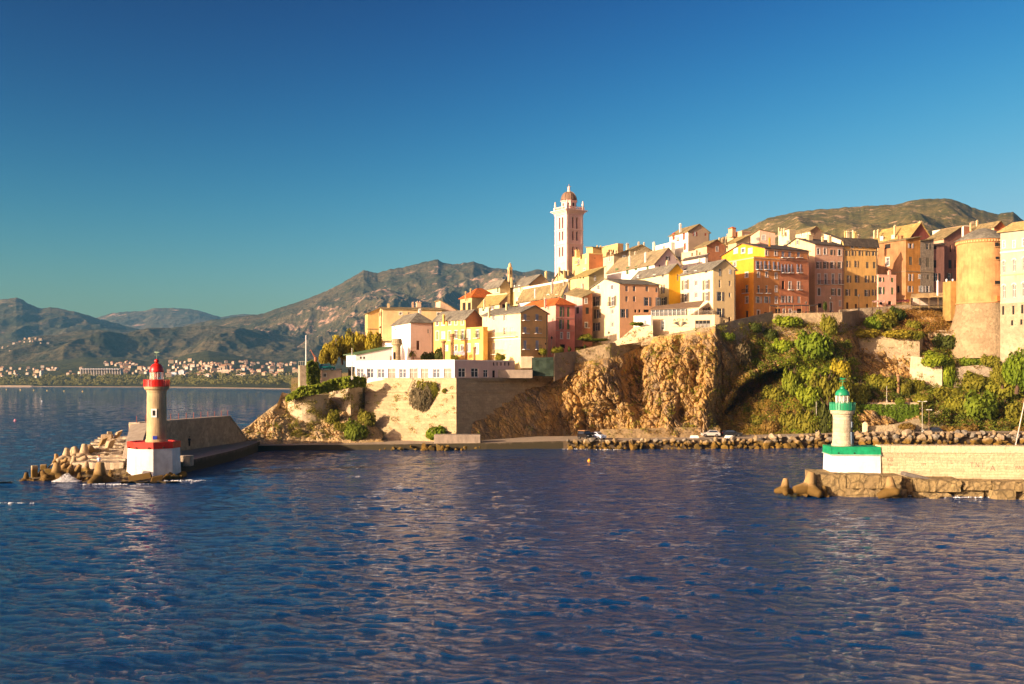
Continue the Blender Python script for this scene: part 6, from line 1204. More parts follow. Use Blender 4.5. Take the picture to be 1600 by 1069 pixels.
# ------------------------------------------------------------------ street lamps and posts
def lamp(px, pyt, pyb, Y, label, heads=1, name='street_lamp', cat='street lamp', m=None, r_=.07, arm=.7):
    p = P(px, pyb, Y); q = P(px, pyt, Y); o = empty(name, p, label, cat); g = MB(p); g.tube(p-Vector((0, 0, .5)), q, r_, r_*.7); g.box(p-Vector((0, 0, .3)), r_*4, r_*4, .6); g.build('pole', m or simple((.5, .46, .38), .5), o)
    if heads == 2:
        for s in (-1, 1): g = MB(p); g.tube(q, q+Vector((s*arm, 0, .1)), .05, .04); g.obox(q+Vector((s*arm, 0, .1)), (.28, 0, 0), (0, .14, 0), (0, 0, .09)); g.build('lamp_head', simple((.6, .58, .5), .4), o)
    elif heads == 1: g = MB(p); g.lathe(q, [(.08, 0), (.2, .1), (.26, .42), (.14, .55), (.05, .7), (0, .75)], 8); g.build('lantern', simple((.12, .1, .08), .3), o)
    return o
lamp(1441, 628, 676, 226, 'tall white lamp post with two heads behind the boulders', 2)
lamp(1451.5, 641, 674, 227.5, 'brown lamp post with one short arm right of the tall white one', 2, m=simple((.25, .14, .07)), arm=.35)
lamp(1275.5, 628, 677, 227, 'plain grey utility pole in front of the ivy left of the green lighthouse', 0, 'utility_pole', 'pole')
lamp(1385.5, 603, 628, 237, 'thin pale pole on the ledge above the hanging hedge', 0, 'utility_pole', 'pole')
lamp(862, 530, 552, 242, 'street lamp in front of the pink house with the orange roof', 1); lamp(951.3, 522, 538, 243, 'street lamp in front of the cream and salmon house', 1)
lamp(1297.8, 468, 487, 254, 'dark street lamp in front of the salmon house doors', 1, m=IRON); lamp(1342, 464, 483, 258, 'dark street lamp before the yellow house', 1, m=IRON)
lamp(550, 544, 590, 217.5, 'twin flag poles fixed to the front of the white terrace restaurant', 0, 'flag_pole', 'pole', r_=.12); lamp(1259.5, 475, 489, 249, 'small lamp on the awning terrace right of the brick red house', 1, m=IRON)
# ------------------------------------------------------------------ terraces, awnings, odds and ends
def awning(label, pts, thick, m, posts, zdrop, name='awning', pm=None):
    c = sum((Vector(p) for p in pts), Vector())/len(pts); o = empty(name, c, label, 'awning'); g = MB(c); n = 8; a, b, d, e = [Vector(p) for p in pts]
    for i in range(n):
        f = lambda t: Vector((0, 0, -.22*math.sin(math.pi*((t*3) % 1)))); t0, t1 = i/n, (i+1)/n; q = [a.lerp(b, t0)+f(t0), a.lerp(b, t1)+f(t1), e.lerp(d, t1)+f(t1), e.lerp(d, t0)+f(t0)]; g.hexa(q, [x+Vector((0, 0, thick)) for x in q])
    g.build('canvas', m, o)
    for i in range(posts+1):
        for p in (a.lerp(b, i/posts), e.lerp(d, i/posts)): g = MB(c); g.tube(p-Vector((0, 0, zdrop)), p, .07, .06, 6); g.build('post', pm or simple((.30, .18, .07)), o)
    return o
awning('long dark canvas awning on posts over the terrace at the red and salmon houses', [P(1203, 478.5, 247.5), P(1277, 477, 249), P(1277, 476, 251.5), P(1203, 477, 250)], .12, simple((.05, .04, .035)), 6, 1.9)
for px, lab in ((1226, 'row of dark cafe tables under the long dark awning'),):
    o = empty('cafe_terrace', P(px, 487, 249), lab, 'terrace furniture'); g = MB(o.location)
    for i in range(12): p = P(1206+i*6, 487.5-(i*.05), 248.6); g.box(p, .6, .6, .06); g.tube(p-Vector((0, 0, .7)), p, .04)
    g.build('tables', simple((.10, .07, .05)), o)
awning('beige canvas restaurant awning left of the ochre wall by the round tower', [P(1423, 465, 262), P(1480, 463, 262), P(1478, 457, 268), P(1424, 459, 268)], .15, simple((.55, .38, .17)), 4, 3.0)
slab_thing('whitewashed low building side under the beige awning', P(1452, 470, 268), Vector((4.6, 0, 0)), Vector((0, 1, 0)), Vector((0, 0, 1.3)), plaster((.6, .5, .4), .4), 'kiosk', 'kiosk')
slab_thing('square ochre wall block between the beige awning and the round tower', P(1488, 471, 259), Vector((1.6, .3, 0)), Vector((-.3, 1.6, 0)), Vector((0, 0, 5)), plaster((.42, .26, .08), .8), 'garden_wall', 'wall')
awning('dark red awning in front of the orange and stone houses', [P(1400, 471, 263), P(1421, 470.5, 263), P(1419, 468, 266), P(1400, 468.5, 266)], .12, simple((.16, .03, .03)), 2, 1.6)
awning('pale pink awning in front of the small pink house', [P(1363, 471.5, 259.5), P(1383, 471.2, 259.5), P(1383, 469.2, 261), P(1363, 469.4, 261)], .1, simple((.5, .32, .27)), 2, 1.4)
for px, pt, lab in ((1465, 439, 'leftmost of three white posts before the brown pink house'), (1479, 437, 'middle of three white posts before the brown pink house'), (1488.7, 437, 'rightmost of three white posts before the brown pink house')):
    p = P(px, 459, 264); o = empty('bollard_post', p, lab, 'post'); g = MB(p); g.lathe(p-Vector((0, 0, 1)), [(.24, 0), (.22, 1+(459-pt)*264/F-.2), (.28, 1+(459-pt)*264/F-.1), (.1, 1+(459-pt)*264/F+.2)], 10); g.build('post', WHITE, o)
# round sentry turret, palms and netting on the left terraces
o = empty('sentry_turret', P(620, 563, 236), 'round tan stone sentry turret in front of the white hip roofed house', 'turret'); g = MB(o.location); c = P(620, 0, 236); k = 236/F; zz = lambda py: CAMZ+(HZ-py)*k
g.lathe((c.x, c.y, 0), [(6.2*k, zz(568)), (6.0*k, zz(542)), (6.6*k, zz(540)), (8.8*k, zz(538)), (8.8*k, zz(536.5)), (7.6*k, zz(536)), (7.4*k, zz(530)), (6.4*k, zz(529.5)), (.1, zz(529.5))], 24); g.build('masonry', stone((.52, .40, .22), .5, (.8, .35)), o)
g = MB(o.location); g.obox((c.x-.5, c.y-6.0*k, zz(556)), (.2, 0, 0), (0, .12, 0), (0, 0, .8)); g.build('slit_window', DARK, o)
g = MB(o.location)
for j in range(14): a = 6.283*j/14; q = (c.x+8.3*k*math.cos(a), c.y+8.3*k*math.sin(a)); g.tube((*q, zz(537)), (*q, zz(531)), .03, .03, 5)
g.build('railing', IRON, o)
def palm_trunk(px, pyt, pyb, Y, wpx, label):
    p, q = P(px, pyb, Y), P(px, pyt, Y); k = wpx*Y/F/2; o = empty('dead_palm_trunk', p, label, 'palm trunk'); g = MB(p); H = q.z-p.z; prof = []
    for i in range(26): t = i/25; prof.append((k*(.75+.12*(i % 2)+(.45 if t > .88 else 0)*(1 if t < .98 else .5)), t*H))
    g.lathe((p.x, p.y, p.z-.3), prof, 12); g.build('trunk', simple((.30, .17, .08), .9, scale=4), o)
palm_trunk(693, 530, 566, 240, 6.5, 'short dead palm trunk before the yellow house, left of the taller one'); palm_trunk(706.5, 519.5, 566, 241, 6.5, 'taller dead palm trunk before the yellow house'); palm_trunk(741, 540, 568, 241, 4.5, 'thin bare trunk before the lower yellow wing'); palm_trunk(1403.5, 583, 618, 238.5, 5.2, 'pale dead palm trunk below the big retaining wall')
def palm(px, py, Y, h, wpx, label):
    p = P(px, py, Y); o = empty('palm_tree', p, label, 'palm'); g = MB(p); H = h*Y/F; g.tube(p-Vector((0, 0, .4)), p+Vector((0, 0, H*.6)), .3, .25); g.build('trunk', simple((.28, .16, .08)), o); V = []; rr = np.random.RandomState(3); k = wpx*Y/F/2; c = p+Vector((0, 0, H*.65))
    for i in range(26):
        a = rr.uniform(0, 6.28); e = rr.uniform(-.3, 1.2); pts = [Vector((math.cos(a)*k*t*math.cos(e*.6), math.sin(a)*k*t, H*.35*(math.sin(e)*t*1.4-t*t*.9))) for t in np.linspace(0, 1, 5)]; sdv = Vector((-math.sin(a), math.cos(a), 0))*.16
        for j in range(4): V += [pts[j]-sdv, pts[j+1]-sdv, pts[j+1]+sdv, pts[j]+sdv]
    f = link('crown', quads_mesh('fronds', np.array([list(v) for v in V]), LF_OLIVE), o); f.location = c-p
palm(645, 563.5, 238, 19, 14, 'small palm tree beside the white hip roofed house')
net = wallseg('green debris netting hung over a scaffold beside the grey parapet wall', [(831, 559, 588, 231.5, 231.5), (865, 558, 588, 232, 232)], simple((.035, .055, .035), .8), .15, name='debris_netting', cat='netting', rough=.25)
slab_thing('square beige concrete hut beside the green netting', P(824, 566.5, 234), Vector((1.5, 0, 0)), Vector((0, 1.2, 0)), Vector((0, 0, 1.35)), concrete((.56, .44, .28), .4), 'hut', 'hut')
slab_thing('long grey concrete ramp block right of the white restaurant', P(803, 584.5, 231), Vector((4.2, 0, 0)), Vector((0, 1.2, 0)), Vector((0, 0, .95)), concrete((.34, .27, .20), .6), 'ramp_block', 'ramp')
o = empty('clothes_line', P(716, 552, 240.5), 'line of pale laundry hanging before the yellow house', 'laundry'); g = MB(o.location); rr = random.Random(2)
for i in range(9): p = P(710+i*1.9, 551.5+rr.uniform(-1, 1), 240.5); g.obox(p, (.13, .02, 0), (0, .012, 0), (0, 0, .35+rr.uniform(0, .2)))
g.build('clothes', simple((.5, .5, .62), .8, var=.6), o); g = MB(o.location); g.tube(P(706, 548, 240.5), P(728, 548, 240.5), .02, .02, 4); g.build('line', IRON, o)
o = empty('rusty_davit', P(492, 566, 231), 'rusty brown lifting boom rising beside the yellow green trees', 'davit'); g = MB(o.location); b = P(493, 562, 231); g.tube(b-Vector((0, 0, 1.5)), b+Vector((0, 0, .6)), .45, .35); g.tube(b, P(485.5, 546.5, 231), .12, .08); g.tube(b+Vector((0, 0, .8)), P(487, 551, 231), .06); g.tube(P(485.5, 546.5, 231), P(484, 549, 231), .08); g.build('boom', simple((.30, .10, .04)), o)
# monument on the coast road
o = empty('roadside_monument', P(1100, 673, 224), 'square rough stone monument with a dark plaque under the cliff', 'monument'); g = MB(o.location); c = P(1100, 674, 225.5); g.box(c-Vector((0, 0, 1)), 3.0, 2.2, 4.1, 0, .95); g.build('masonry', rubble((.50, .34, .14), .8, 1.6), o); g = MB(o.location); g.obox(P(1100.5, 658, 224.3), (.42, 0, 0), (0, .03, 0), (0, 0, .28)); g.build('plaque', simple((.10, .09, .08), .3), o)
o = empty('gate_pillar', P(1351.5, 680, 227), 'white gate pillar with a pyramid cap at the foot of the curving ramp', 'pillar'); g = MB(o.location); p = P(1351.5, 679, 227); g.box(p-Vector((0, 0, .6)), .85, .85, 2.9); g.raw([p+Vector(q) for q in ((-.5, -.5, 2.3), (.5, -.5, 2.3), (.5, .5, 2.3), (-.5, .5, 2.3), (0, 0, 2.9))], [(0, 1, 4), (1, 2, 4), (2, 3, 4), (3, 0, 4), (0, 1, 2, 3)]); g.build('pillar', plaster((.74, .62, .42), .3), o)
# ------------------------------------------------------------------ planting
Z9 = frame(1060, 460, 4.112); Z10 = frame(1300, 480, 4.86); ZB = frame(440, 500, 8); ZC = frame(360, 500, 4)
def plant(zf, s, x, y, w_, h, matl, label, var=0, n=1400, lf=.085, cat='bush', name='bush', tree=False, Y=None, push=.5, group=None, sy=.8, hang=False):
    """x,y = foot centre, w_,h = size, in zone pixels; stands where its foot meets the ground or wall"""
    px, py = zf(x, y); hp = hit(px, py-1) if Y is None else P(px, py, Y); Yd = hp.y-push
    o = empty(name, P(px, py, Yd), label, cat, group); k = Yd/F/s; rx, hh = w_*k/2*1.22, h*k*1.25
    f = link('crown' if tree else 'foliage', bush_mesh(matl, var, n, lf), o); f.scale = (rx/.95, max(.8, rx*sy)/.95, hh/(1.25 if tree or hang else 1.05)); f.location = (0, 0, (-.02 if tree or hang else -.24)*hh)
    if not hang:
        mb = MB(o.location); trunk_mb(mb, o.location, hh*.8, max(.05, hh*.035), var, rx*.45); mb.build('trunk' if tree else 'stem', TRUNK, o)
    return o
D, G, I, O_, Yl, Dr, Gy = LF_DARK, LF_GREEN, LF_IVY, LF_OLIVE, LF_YEL, LF_DRY, LF_GREY
for a in [(870, 385, 240, 190, G, 'large round green bush growing out of the cliff above the cave'), (700, 200, 190, 80, I, 'ivy patch spilling over the sunlit rampart'), (965, 250, 110, 150, O_, 'olive green creeper on the right corner of the sunlit rampart'), (670, 365, 130, 100, I, 'bright bush left of the large one above the cave'),
          (485, 235, 100, 70, D, 'small dark bush at the top of the shaded parapet'), (400, 430, 130, 150, Gy, 'grey twiggy bush on the cliff under the shaded parapet'), (315, 290, 100, 60, G, 'small green bush under the parapet left of the grey twiggy one'), (720, 640, 110, 200, I, 'yellow green ivy column hanging right of the cave mouth'),
          (870, 560, 230, 120, I, 'ivy cover on the rock above the hanging vines'), (930, 720, 200, 260, O_, 'tall olive mass of vines right of the ivy column'), (840, 700, 170, 150, I, 'yellow green shrub beside the tall mass of vines'), (830, 890, 180, 190, O_, 'broad shrub at the foot of the vines left of the utility pole'),
          (930, 890, 130, 260, D, 'dark hanging vines just left of the green lighthouse'), (620, 680, 180, 110, O_, 'olive scrub on the slope under the cave'), (510, 830, 110, 70, O_, 'round shrub low on the dry slope'), (720, 860, 150, 130, O_, 'shrub on the lower slope left of the utility pole'), (1040, 530, 130, 140, Yl, 'yellowish shrub between the rock and the retaining wall'),
          (1140, 690, 150, 160, O_, 'shrub behind the green lighthouse top'), (1050, 690, 140, 190, O_, 'shrub left behind the green lighthouse top'), (1250, 600, 150, 120, O_, 'shrub under the big retaining wall'), (300, 880, 70, 60, Dr, 'small dry bush beside the parked cars'), (590, 880, 120, 90, Dr, 'dry scrub clump on the road edge'), (1010, 880, 120, 150, D, 'dark ivy curtain behind the green lighthouse tower'), (590, 290, 90, 90, D, 'dark shrub in the notch left of the rampart ivy')]: plant(Z9, 4.112, *a, var=hash(a[5]) % 1 + int(a[0]*7+a[1]) % 5)
for a in [(395, 160, 240, 160, O_, 'big dark green oleander bush on the terrace above the retaining wall', 1), (300, 150, 150, 110, G, 'bright bush left of the oleander above the retaining wall', 2), (400, 165, 100, 90, G, 'round bush right in front of the oleander', 3), (500, 120, 150, 130, D, 'dark trees before the red awning', 4), (620, 170, 120, 90, O_, 'olive bush at the right end of the upper terrace', 0),
          (260, 225, 240, 70, Yl, 'golden grass fringe on the left half of the retaining wall top', 1), (480, 225, 240, 70, Yl, 'golden grass fringe in the middle of the retaining wall top', 2), (620, 235, 140, 70, O_, 'green fringe at the right end of the retaining wall top', 3),
          (870, 310, 220, 130, D, 'dark round shrubs under the long concrete terrace wall', 0), (1020, 305, 130, 90, D, 'smaller dark shrub right of the topiary column', 2), (940, 345, 80, 160, I, 'upright bright green topiary column', 3),
          (800, 430, 220, 110, I, 'ivy sheet spilling over the pale plastered wall', 4), (880, 600, 130, 260, I, 'ivy column hanging down right of the pale plastered wall', 1), (1050, 440, 200, 110, G, 'bright green shrubs on the terrace right of the ivy', 2), (1200, 440, 150, 100, O_, 'shrub at the end of the green terrace', 0),
          (1120, 890, 320, 270, G, 'large round green tree above the boulders at the right', 1), (940, 830, 200, 190, O_, 'dark olive tree left of the large round one', 2), (860, 730, 200, 130, O_, 'low olive shrub behind the dark olive tree', 3), (1100, 620, 240, 150, O_, 'grey green shrub mass before the ruined pale wall', 4), (1310, 720, 280, 200, O_, 'olive tree mass right of the ruined pale wall', 0),
          (1385, 500, 260, 230, G, 'tall green tree in front of the palace', 1), (1470, 400, 200, 190, O_, 'olive green tree crown against the foot of the palace wall', 3), (1470, 620, 220, 300, O_, 'big olive tree at the right edge of the view', 2), (1420, 880, 240, 180, O_, 'dense shrub at the right edge above the boulders', 3), (700, 740, 160, 90, O_, 'flat topped shrub left of the olive tree', 4), (420, 620, 220, 120, O_, 'olive hedge at the foot of the retaining wall', 0), (560, 650, 110, 110, O_, 'shrub right of the pale dead palm trunk', 1), (510, 735, 80, 65, G, 'small round bush on the ledge above the hanging hedge', 2), (210, 700, 150, 130, O_, 'shrub left end above the hanging hedge', 3),
          (900, 965, 180, 80, Dr, 'dry orange scrub above the boulders, left clump', 0), (1040, 965, 180, 90, Dr, 'dry orange scrub above the boulders, right clump', 1), (560, 925, 140, 60, Dr, 'dry tuft on the curving ramp wall', 2), (1440, 970, 120, 80, Dr, 'dry grass at the right edge above the boulders', 3), (650, 640, 110, 110, O_, 'shrub leaning on the pale plastered wall', 3)]: plant(Z10, 4.86, *a[:6], var=a[6], tree=('tree' in a[5]), name='tree' if 'tree' in a[5] else 'bush', cat='tree' if 'tree' in a[5] else 'bush')
plant(Z10, 4.86, 1400, 640, 250, 360, G, 'tallest tree of the slope, right in front of the foot of the palace', 2, tree=True, name='tree', cat='tree', Y=222, push=0, n=2600, lf=.06)
plant(Z10, 4.86, 1295, 600, 170, 220, O_, 'olive green tree between the round tower foot and the palace', 4, tree=True, name='tree', cat='tree', Y=228, push=0, n=2200, lf=.07)
# hanging hedge: a leafy slab on its wall
def leafy_sheet(name, label, quadpts, n, s, matl, thick, cat='hedge', kind=None):
    """quadpts: columns of (px, py_top, py_bottom, Y)"""
    r = np.random.RandomState(len(label)); xs = np.array([q[0] for q in quadpts], float); px = r.uniform(xs[0], xs[-1], n); pt = np.interp(px, xs, [q[1] for q in quadpts]); pb = np.interp(px, xs, [q[2] for q in quadpts]); Y = np.interp(px, xs, [q[3] for q in quadpts])
    v = r.rand(n); py = pt+(pb-pt)*v+1.3*pn(px/4, py_seed(px), v*3); Y = Y-thick*(.3+.7*r.rand(n))*(1+.8*pn(px/5, v*4)); c = np.stack([(px-800)/F*Y, Y, CAMZ+(HZ-py)/F*Y], -1)
    nr = r.normal(size=(n, 3))*.6+np.array([-.2, -1, .3]); nr /= np.linalg.norm(nr, axis=1)[:, None]; t = np.cross(nr, r.normal(size=(n, 3))); t /= np.linalg.norm(t, axis=1)[:, None]; q = np.cross(nr, t); sz = s*(.5+r.rand(n))[:, None]
    o = empty(name, P(float(xs.mean()), quadpts[0][2], quadpts[0][3]), label, cat); V = np.stack([c-t*sz, c-q*sz*.6, c+t*sz, c+q*sz*.6], 1).reshape(-1, 3)-np.array(list(o.location)); link('foliage', quads_mesh('foliage', V, matl), o); return o
def py_seed(px): return px*0+2.7
leafy_sheet('hanging_hedge', 'smooth green hanging hedge covering the wall right of the green lighthouse', [(1322, 634, 682, 232.8), (1331, 634, 679, 233.8), (1350, 632, 669, 233.8), (1400, 632, 661, 233.2), (1436, 632, 650, 232.8)], 9000, .16, leafmat((.14, .22, .015), (.09, .15, .012)), .7)
leafy_sheet('ivy_cover', 'thick bright ivy cover draped over the cape wall tops', [(447, 620, 628, 219.5), (470, 604, 620, 219.5), (500, 600, 615, 220.5), (520, 592, 612, 224), (545, 588, 606, 223.5), (572, 590, 604, 227)], 6500, .2, LF_IVY, 1.4, 'ivy')
leafy_sheet('ivy_cover', 'ivy strip climbing the lookout pillar side', [(479, 566, 600, 225), (488, 562, 606, 226), (500, 578, 602, 227)], 2600, .2, G, 1.0, 'ivy')
for a in [(520, 560, 110, 160, Yl, 'yellow green tree at the left end behind the restaurant', 1, 244), (600, 540, 200, 240, Yl, 'broad yellow green tree behind the teal van', 2, 246), (760, 500, 180, 250, Yl, 'yellow green tree in the middle of the group', 3, 249), (900, 470, 190, 280, O_, 'darker tall tree at the back of the group', 4, 256), (1010, 460, 170, 260, Yl, 'tall yellow green tree before the tan block', 0, 252), (1140, 430, 190, 230, Yl, 'yellow green tree touching the white hip roofed house', 1, 247)]:
    plant(ZB, 8, a[0], a[1]+30, a[2]*1.3, a[3]*1.45, a[4], a[5], a[6], tree=True, name='tree', cat='tree', Y=a[7], push=0, lf=.07, n=1900)
plant(ZB, 8, 410, 600, 130, 100, D, 'dark shrub beside the rusty boom', 2, Y=229, push=0); plant(ZC, 4, 1190, 600, 190, 235, Gy, 'dry twiggy bush hanging on the great bastion wall', 1, hang=True, push=.2, sy=.35, n=2600, lf=.05); plant(ZC, 4, 1230, 510, 130, 140, O_, 'leafy green half of the bush on the great bastion wall', 3, hang=True, push=.5, sy=.4)
plant(ZC, 4, 1280, 740, 150, 100, G, 'green bush at the right foot of the bastion wall', 2); plant(ZC, 4, 790, 735, 160, 130, G, 'dark green bush at the left foot of the bastion wall', 4); plant(ZC, 4, 850, 650, 110, 110, O_, 'yellow green bush above the dark green one at the bastion foot', 0); plant(ZC, 4, 640, 640, 90, 90, O_, 'green shrub in the cleft below the stone panel wall', 1); plant(ZC, 4, 700, 690, 100, 60, O_, 'small shrub on the cape rock beside the bastion foot', 3); plant(ZC, 4, 1335, 462, 36, 40, O_, 'small plant growing on the bastion wall near its corner', 2, hang=True, push=.1, sy=.4)
for x, y, w_, h, m, lab, v, Y in [(540, 815, 140, 75, D, 'dark clipped hedge on the terrace before the yellow house', 1, 241), (625, 812, 90, 120, D, 'dark conical shrub before the yellow house', 2, 240.5), (750, 815, 60, 50, O_, 'small green shrub by the laundry', 3, 240), (1110, 810, 90, 60, O_, 'rounded shrub before the pale yellow house', 4, 234), (1440, 760, 60, 50, O_, 'small shrub before the shaded tan side of the pale yellow house', 0, 234)]: plant(Z3, 5, x, y, w_, h, m, lab, v, Y=Y, push=0)
for x, y, w_, h, m, lab, v, Y in [(150, 760, 120, 60, O_, 'green shrubs along the wall below the pink house', 1, 238), (372, 655, 120, 60, O_, 'shrub below the narrow weathered mauve house', 2, 243), (430, 665, 240, 25, G, 'flat green hedge on the garden terrace', 3, 243), (250, 740, 30, 40, D, 'little dark cypress on the rampart garden', 4, 239), (370, 725, 18, 42, D, 'second little cypress on the rampart garden', 0, 240), (770, 540, 130, 30, G, 'green lawn hedge on the garden block', 1, 240), (30, 770, 80, 60, Dr, 'dry golden shrub beside the green netting', 2, 236)]: plant(Z5, 5, x, y, w_, h, m, lab, v, Y=Y, push=0)
plant(Z6, 5.938, 1122, 990, 46, 100, D, 'small round potted tree before the salmon house', 1, Y=256, push=0, tree=True, name='tree', cat='tree')
# scrub that nobody could count: over the cliff, the slopes and the ground
def scatter(name, region, n, s, matl, seed, dens, up=.3, lift=.1):
    r = np.random.RandomState(seed); out = []; tries = 0; pts = []
    while len(pts) < n and tries < n*6:
        tries += 1; px, py = r.uniform(region[0], region[1]), r.uniform(region[2], region[3]); 
        if float(pn(px/13+seed, py/11, seed))+dens(px, py) < r.uniform(-.1, .6): continue
        d = Vector(((px-800)/F, 1, (HZ-py)/F)).normalized(); h = BV.ray_cast(Vector((0, 0, CAMZ)), d, 400)
        if h[0] is None: continue
        pts.append(h[0])
    c0 = np.array([list(p) for p in pts]); k = 12; c = np.repeat(c0, k, 0); m = len(c); c = c+r.normal(size=(m, 3))*np.array([.35, .3, .22])*s/.16+np.array([0, -.1, lift])
    nr = r.normal(size=(m, 3))+np.array([-.2, -.5, up]); nr /= np.linalg.norm(nr, axis=1)[:, None]; t = np.cross(nr, r.normal(size=(m, 3))); t /= np.linalg.norm(t, axis=1)[:, None]; q = np.cross(nr, t); sz = s*(.4+.9*r.rand(m))[:, None]
    ob = link(name, quads_mesh(name, np.stack([c-t*sz, c-q*sz*.55, c+t*sz, c+q*sz*.55], 1).reshape(-1, 3), matl)); tag(ob, kind='stuff'); return ob
def keep(px, py):
    if 1328 < px < 1440 and 526 < py < 590: return -.75
    if 1336 < px < 1440 and 624 < py < 672: return -2
    if 1428 < px < 1474 and 558 < py < 604: return -.8
    if 1492 < px < 1558 and 572 < py < 592: return -.8
    if 1440 < px < 1572 and 514 < py < 545: return -.6
    if 1345 < px < 1480 and py > 662: return -.6
    return 0
sl1 = lambda px, py: keep(px, py)+ np.interp(px, [720, 900, 1000, 1130, 1180, 1330, 1345, 1600], [-.55, -.25, -.15, -.1, .25, .3, .35, .35])+(.1 if py > 620 and px > 1150 else 0)
tag(scatter('cliff_scrub', (730, 1600, 505, 682), 5200, .17, LF_OLIVE, 1, sl1), 'olive scrub and tufts growing over the cliff and slopes', 'scrub')
tag(scatter('dry_grass', (880, 1600, 505, 682), 5200, .15, LF_DRY, 2, lambda a, b: sl1(a, b)+.1), 'dry golden grass growing over the cliff and slopes', 'grass')
tag(scatter('ground_ivy', (1215, 1340, 560, 680), 2600, .18, LF_IVY, 3, lambda a, b: .35), 'yellow green ground ivy on the slope right of the cave', 'ivy')
tag(scatter('terrace_grass', (1385, 1500, 484, 520), 1800, .16, leafmat((.34, .20, .04), (.26, .13, .03), 'dry_scrub'), 4, lambda a, b: .4), 'orange brown dry grass on the bank below the round tower', 'grass')
tag(scatter('wall_weeds', (575, 712, 600, 684), 420, .13, LF_OLIVE, 6, lambda a, b: -.25), 'small weeds rooted in the great bastion wall', 'weeds')
tag(scatter('cape_weeds', (384, 575, 600, 686), 900, .15, LF_OLIVE, 7, lambda a, b: -.1+(.15 if a > 450 else -.2)), 'small weeds growing on the cape rock', 'weeds')
# ------------------------------------------------------------------ far shore: town, woods
def far_mesh(cw, cr_, w_, d, h):
    g = MB(); g.mi = 0; g.box((0, 0, -4), w_, d, h+4); g.mi = 1; e = .5
    g.raw([(-w_/2-e, -d/2-e, h), (w_/2+e, -d/2-e, h), (w_/2+e, d/2+e, h), (-w_/2-e, d/2+e, h), (-w_/2+d*.2, 0, h+d*.22), (w_/2-d*.2, 0, h+d*.22)], [(0, 1, 5, 4), (1, 2, 5), (2, 3, 4, 5), (3, 0, 4), (3, 2, 1, 0)])
    g.mi = 2
    nw = max(2, int(w_/3.5))
    for fl in range(int(h/3)):
        for i in range(nw): x = -w_/2+(i+.5)*w_/nw; z = fl*3+1.2; g.face([(x-.5, -d/2-.03, z), (x+.5, -d/2-.03, z), (x+.5, -d/2-.03, z+1.3), (x-.5, -d/2-.03, z+1.3)])
    ob = g.build('far_house', [simple(cw, .8), simple(cr_, .8), DARK]); me = ob.data; bpy.data.objects.remove(ob); return me
FM = [far_mesh((.42, .31, .21), (.40, .18, .09), 13, 9, 6), far_mesh((.46, .36, .25), (.36, .17, .09), 11, 9, 6), far_mesh((.52, .45, .36), (.42, .22, .12), 15, 10, 7), far_mesh((.38, .24, .16), (.34, .15, .08), 11, 9, 6), far_mesh((.44, .33, .20), (.4, .2, .1), 18, 11, 10)]
r = random.Random(11); clusters = [((0, 130), (577, 592), 40, Am), ((155, 210), (568, 576), 22, Am), ((190, 235), (572, 588), 28, Am), ((262, 335), (566, 594), 66, Am), ((325, 400), (567, 594), 52, Am), ((395, 462), (568, 592), 48, Am), ((20, 65), (541, 549), 14, Bm), ((0, 22), (542, 548), 4, Bm), ((15, 32), (555, 560), 3, Bm), ((60, 80), (540, 544), 3, Bm)]
def on_layer(Lr, px, py):
    yb = Lr.pyb(px) if callable(Lr.pyb) else Lr.pyb; cr_ = float(np.interp(px, Lr.cx, Lr.cy)); t = max(0.02, min(.97, (yb-py)/(yb-cr_))); t = t**(1/Lr.gam); return Lr.pt(px, t)
for (x0, x1), (y0, y1), n_, Lr in clusters:
    for i in range(n_):
        px, py = r.uniform(x0, x1), y0+(y1-y0)*r.random(); p = on_layer(Lr, px, py); o = link('far_house', FM[r.choice((0, 0, 1, 1, 2, 3, 4))]); o.location = p+Vector((0, 0, 1.5)); o.rotation_euler = (0, 0, r.uniform(-.9, .5)); s = r.uniform(.55, .95)*(1.0 if Lr is Am else .8); o.scale = (s, s, s)
        tag(o, 'tiny pale house among the scattered houses across the bay', 'house', 'houses scattered over the far shore')
p = on_layer(Am, 159, 590); o = empty('stadium_stand', p, 'long white roofed stadium stand across the bay, left of the red lighthouse', 'stadium'); k = p.y/F; g = MB(p)
for i in range(16): x = p.x-31*k+i*62*k/15; g.hexa([(x-1.2, p.y-8, p.z-4), (x+1.2, p.y-8, p.z-4), (x+1.2, p.y+8, p.z-4), (x-1.2, p.y+8, p.z-4)], [(x-.8, p.y-12, p.z+7*k*1.5), (x+.8, p.y-12, p.z+7*k*1.5), (x+.8, p.y+8, p.z+7*k*1.5), (x-.8, p.y+8, p.z+7*k*1.5)])
g.build('raking_frames', simple((.50, .44, .38), .7), o); g = MB(p); g.hexa([(p.x-31*k, p.y-4, p.z-4), (p.x+31*k, p.y-4, p.z-4), (p.x+31*k, p.y+10, p.z-4), (p.x-31*k, p.y+10, p.z-4)], [(p.x-28*k, p.y-1, p.z+6*k), (p.x+28*k, p.y-1, p.z+6*k), (p.x+28*k, p.y+10, p.z+8*k), (p.x-28*k, p.y+10, p.z+8*k)]); g.build('seating_tier', simple((.5, .36, .25)), o)
g = MB(p); g.obox((p.x+2, p.y-2, p.z+9.2*k), (30*k, 0, 0), (0, 16, 0), (0, 0, .7)); g.build('roof', simple((.55, .52, .52), .5), o)
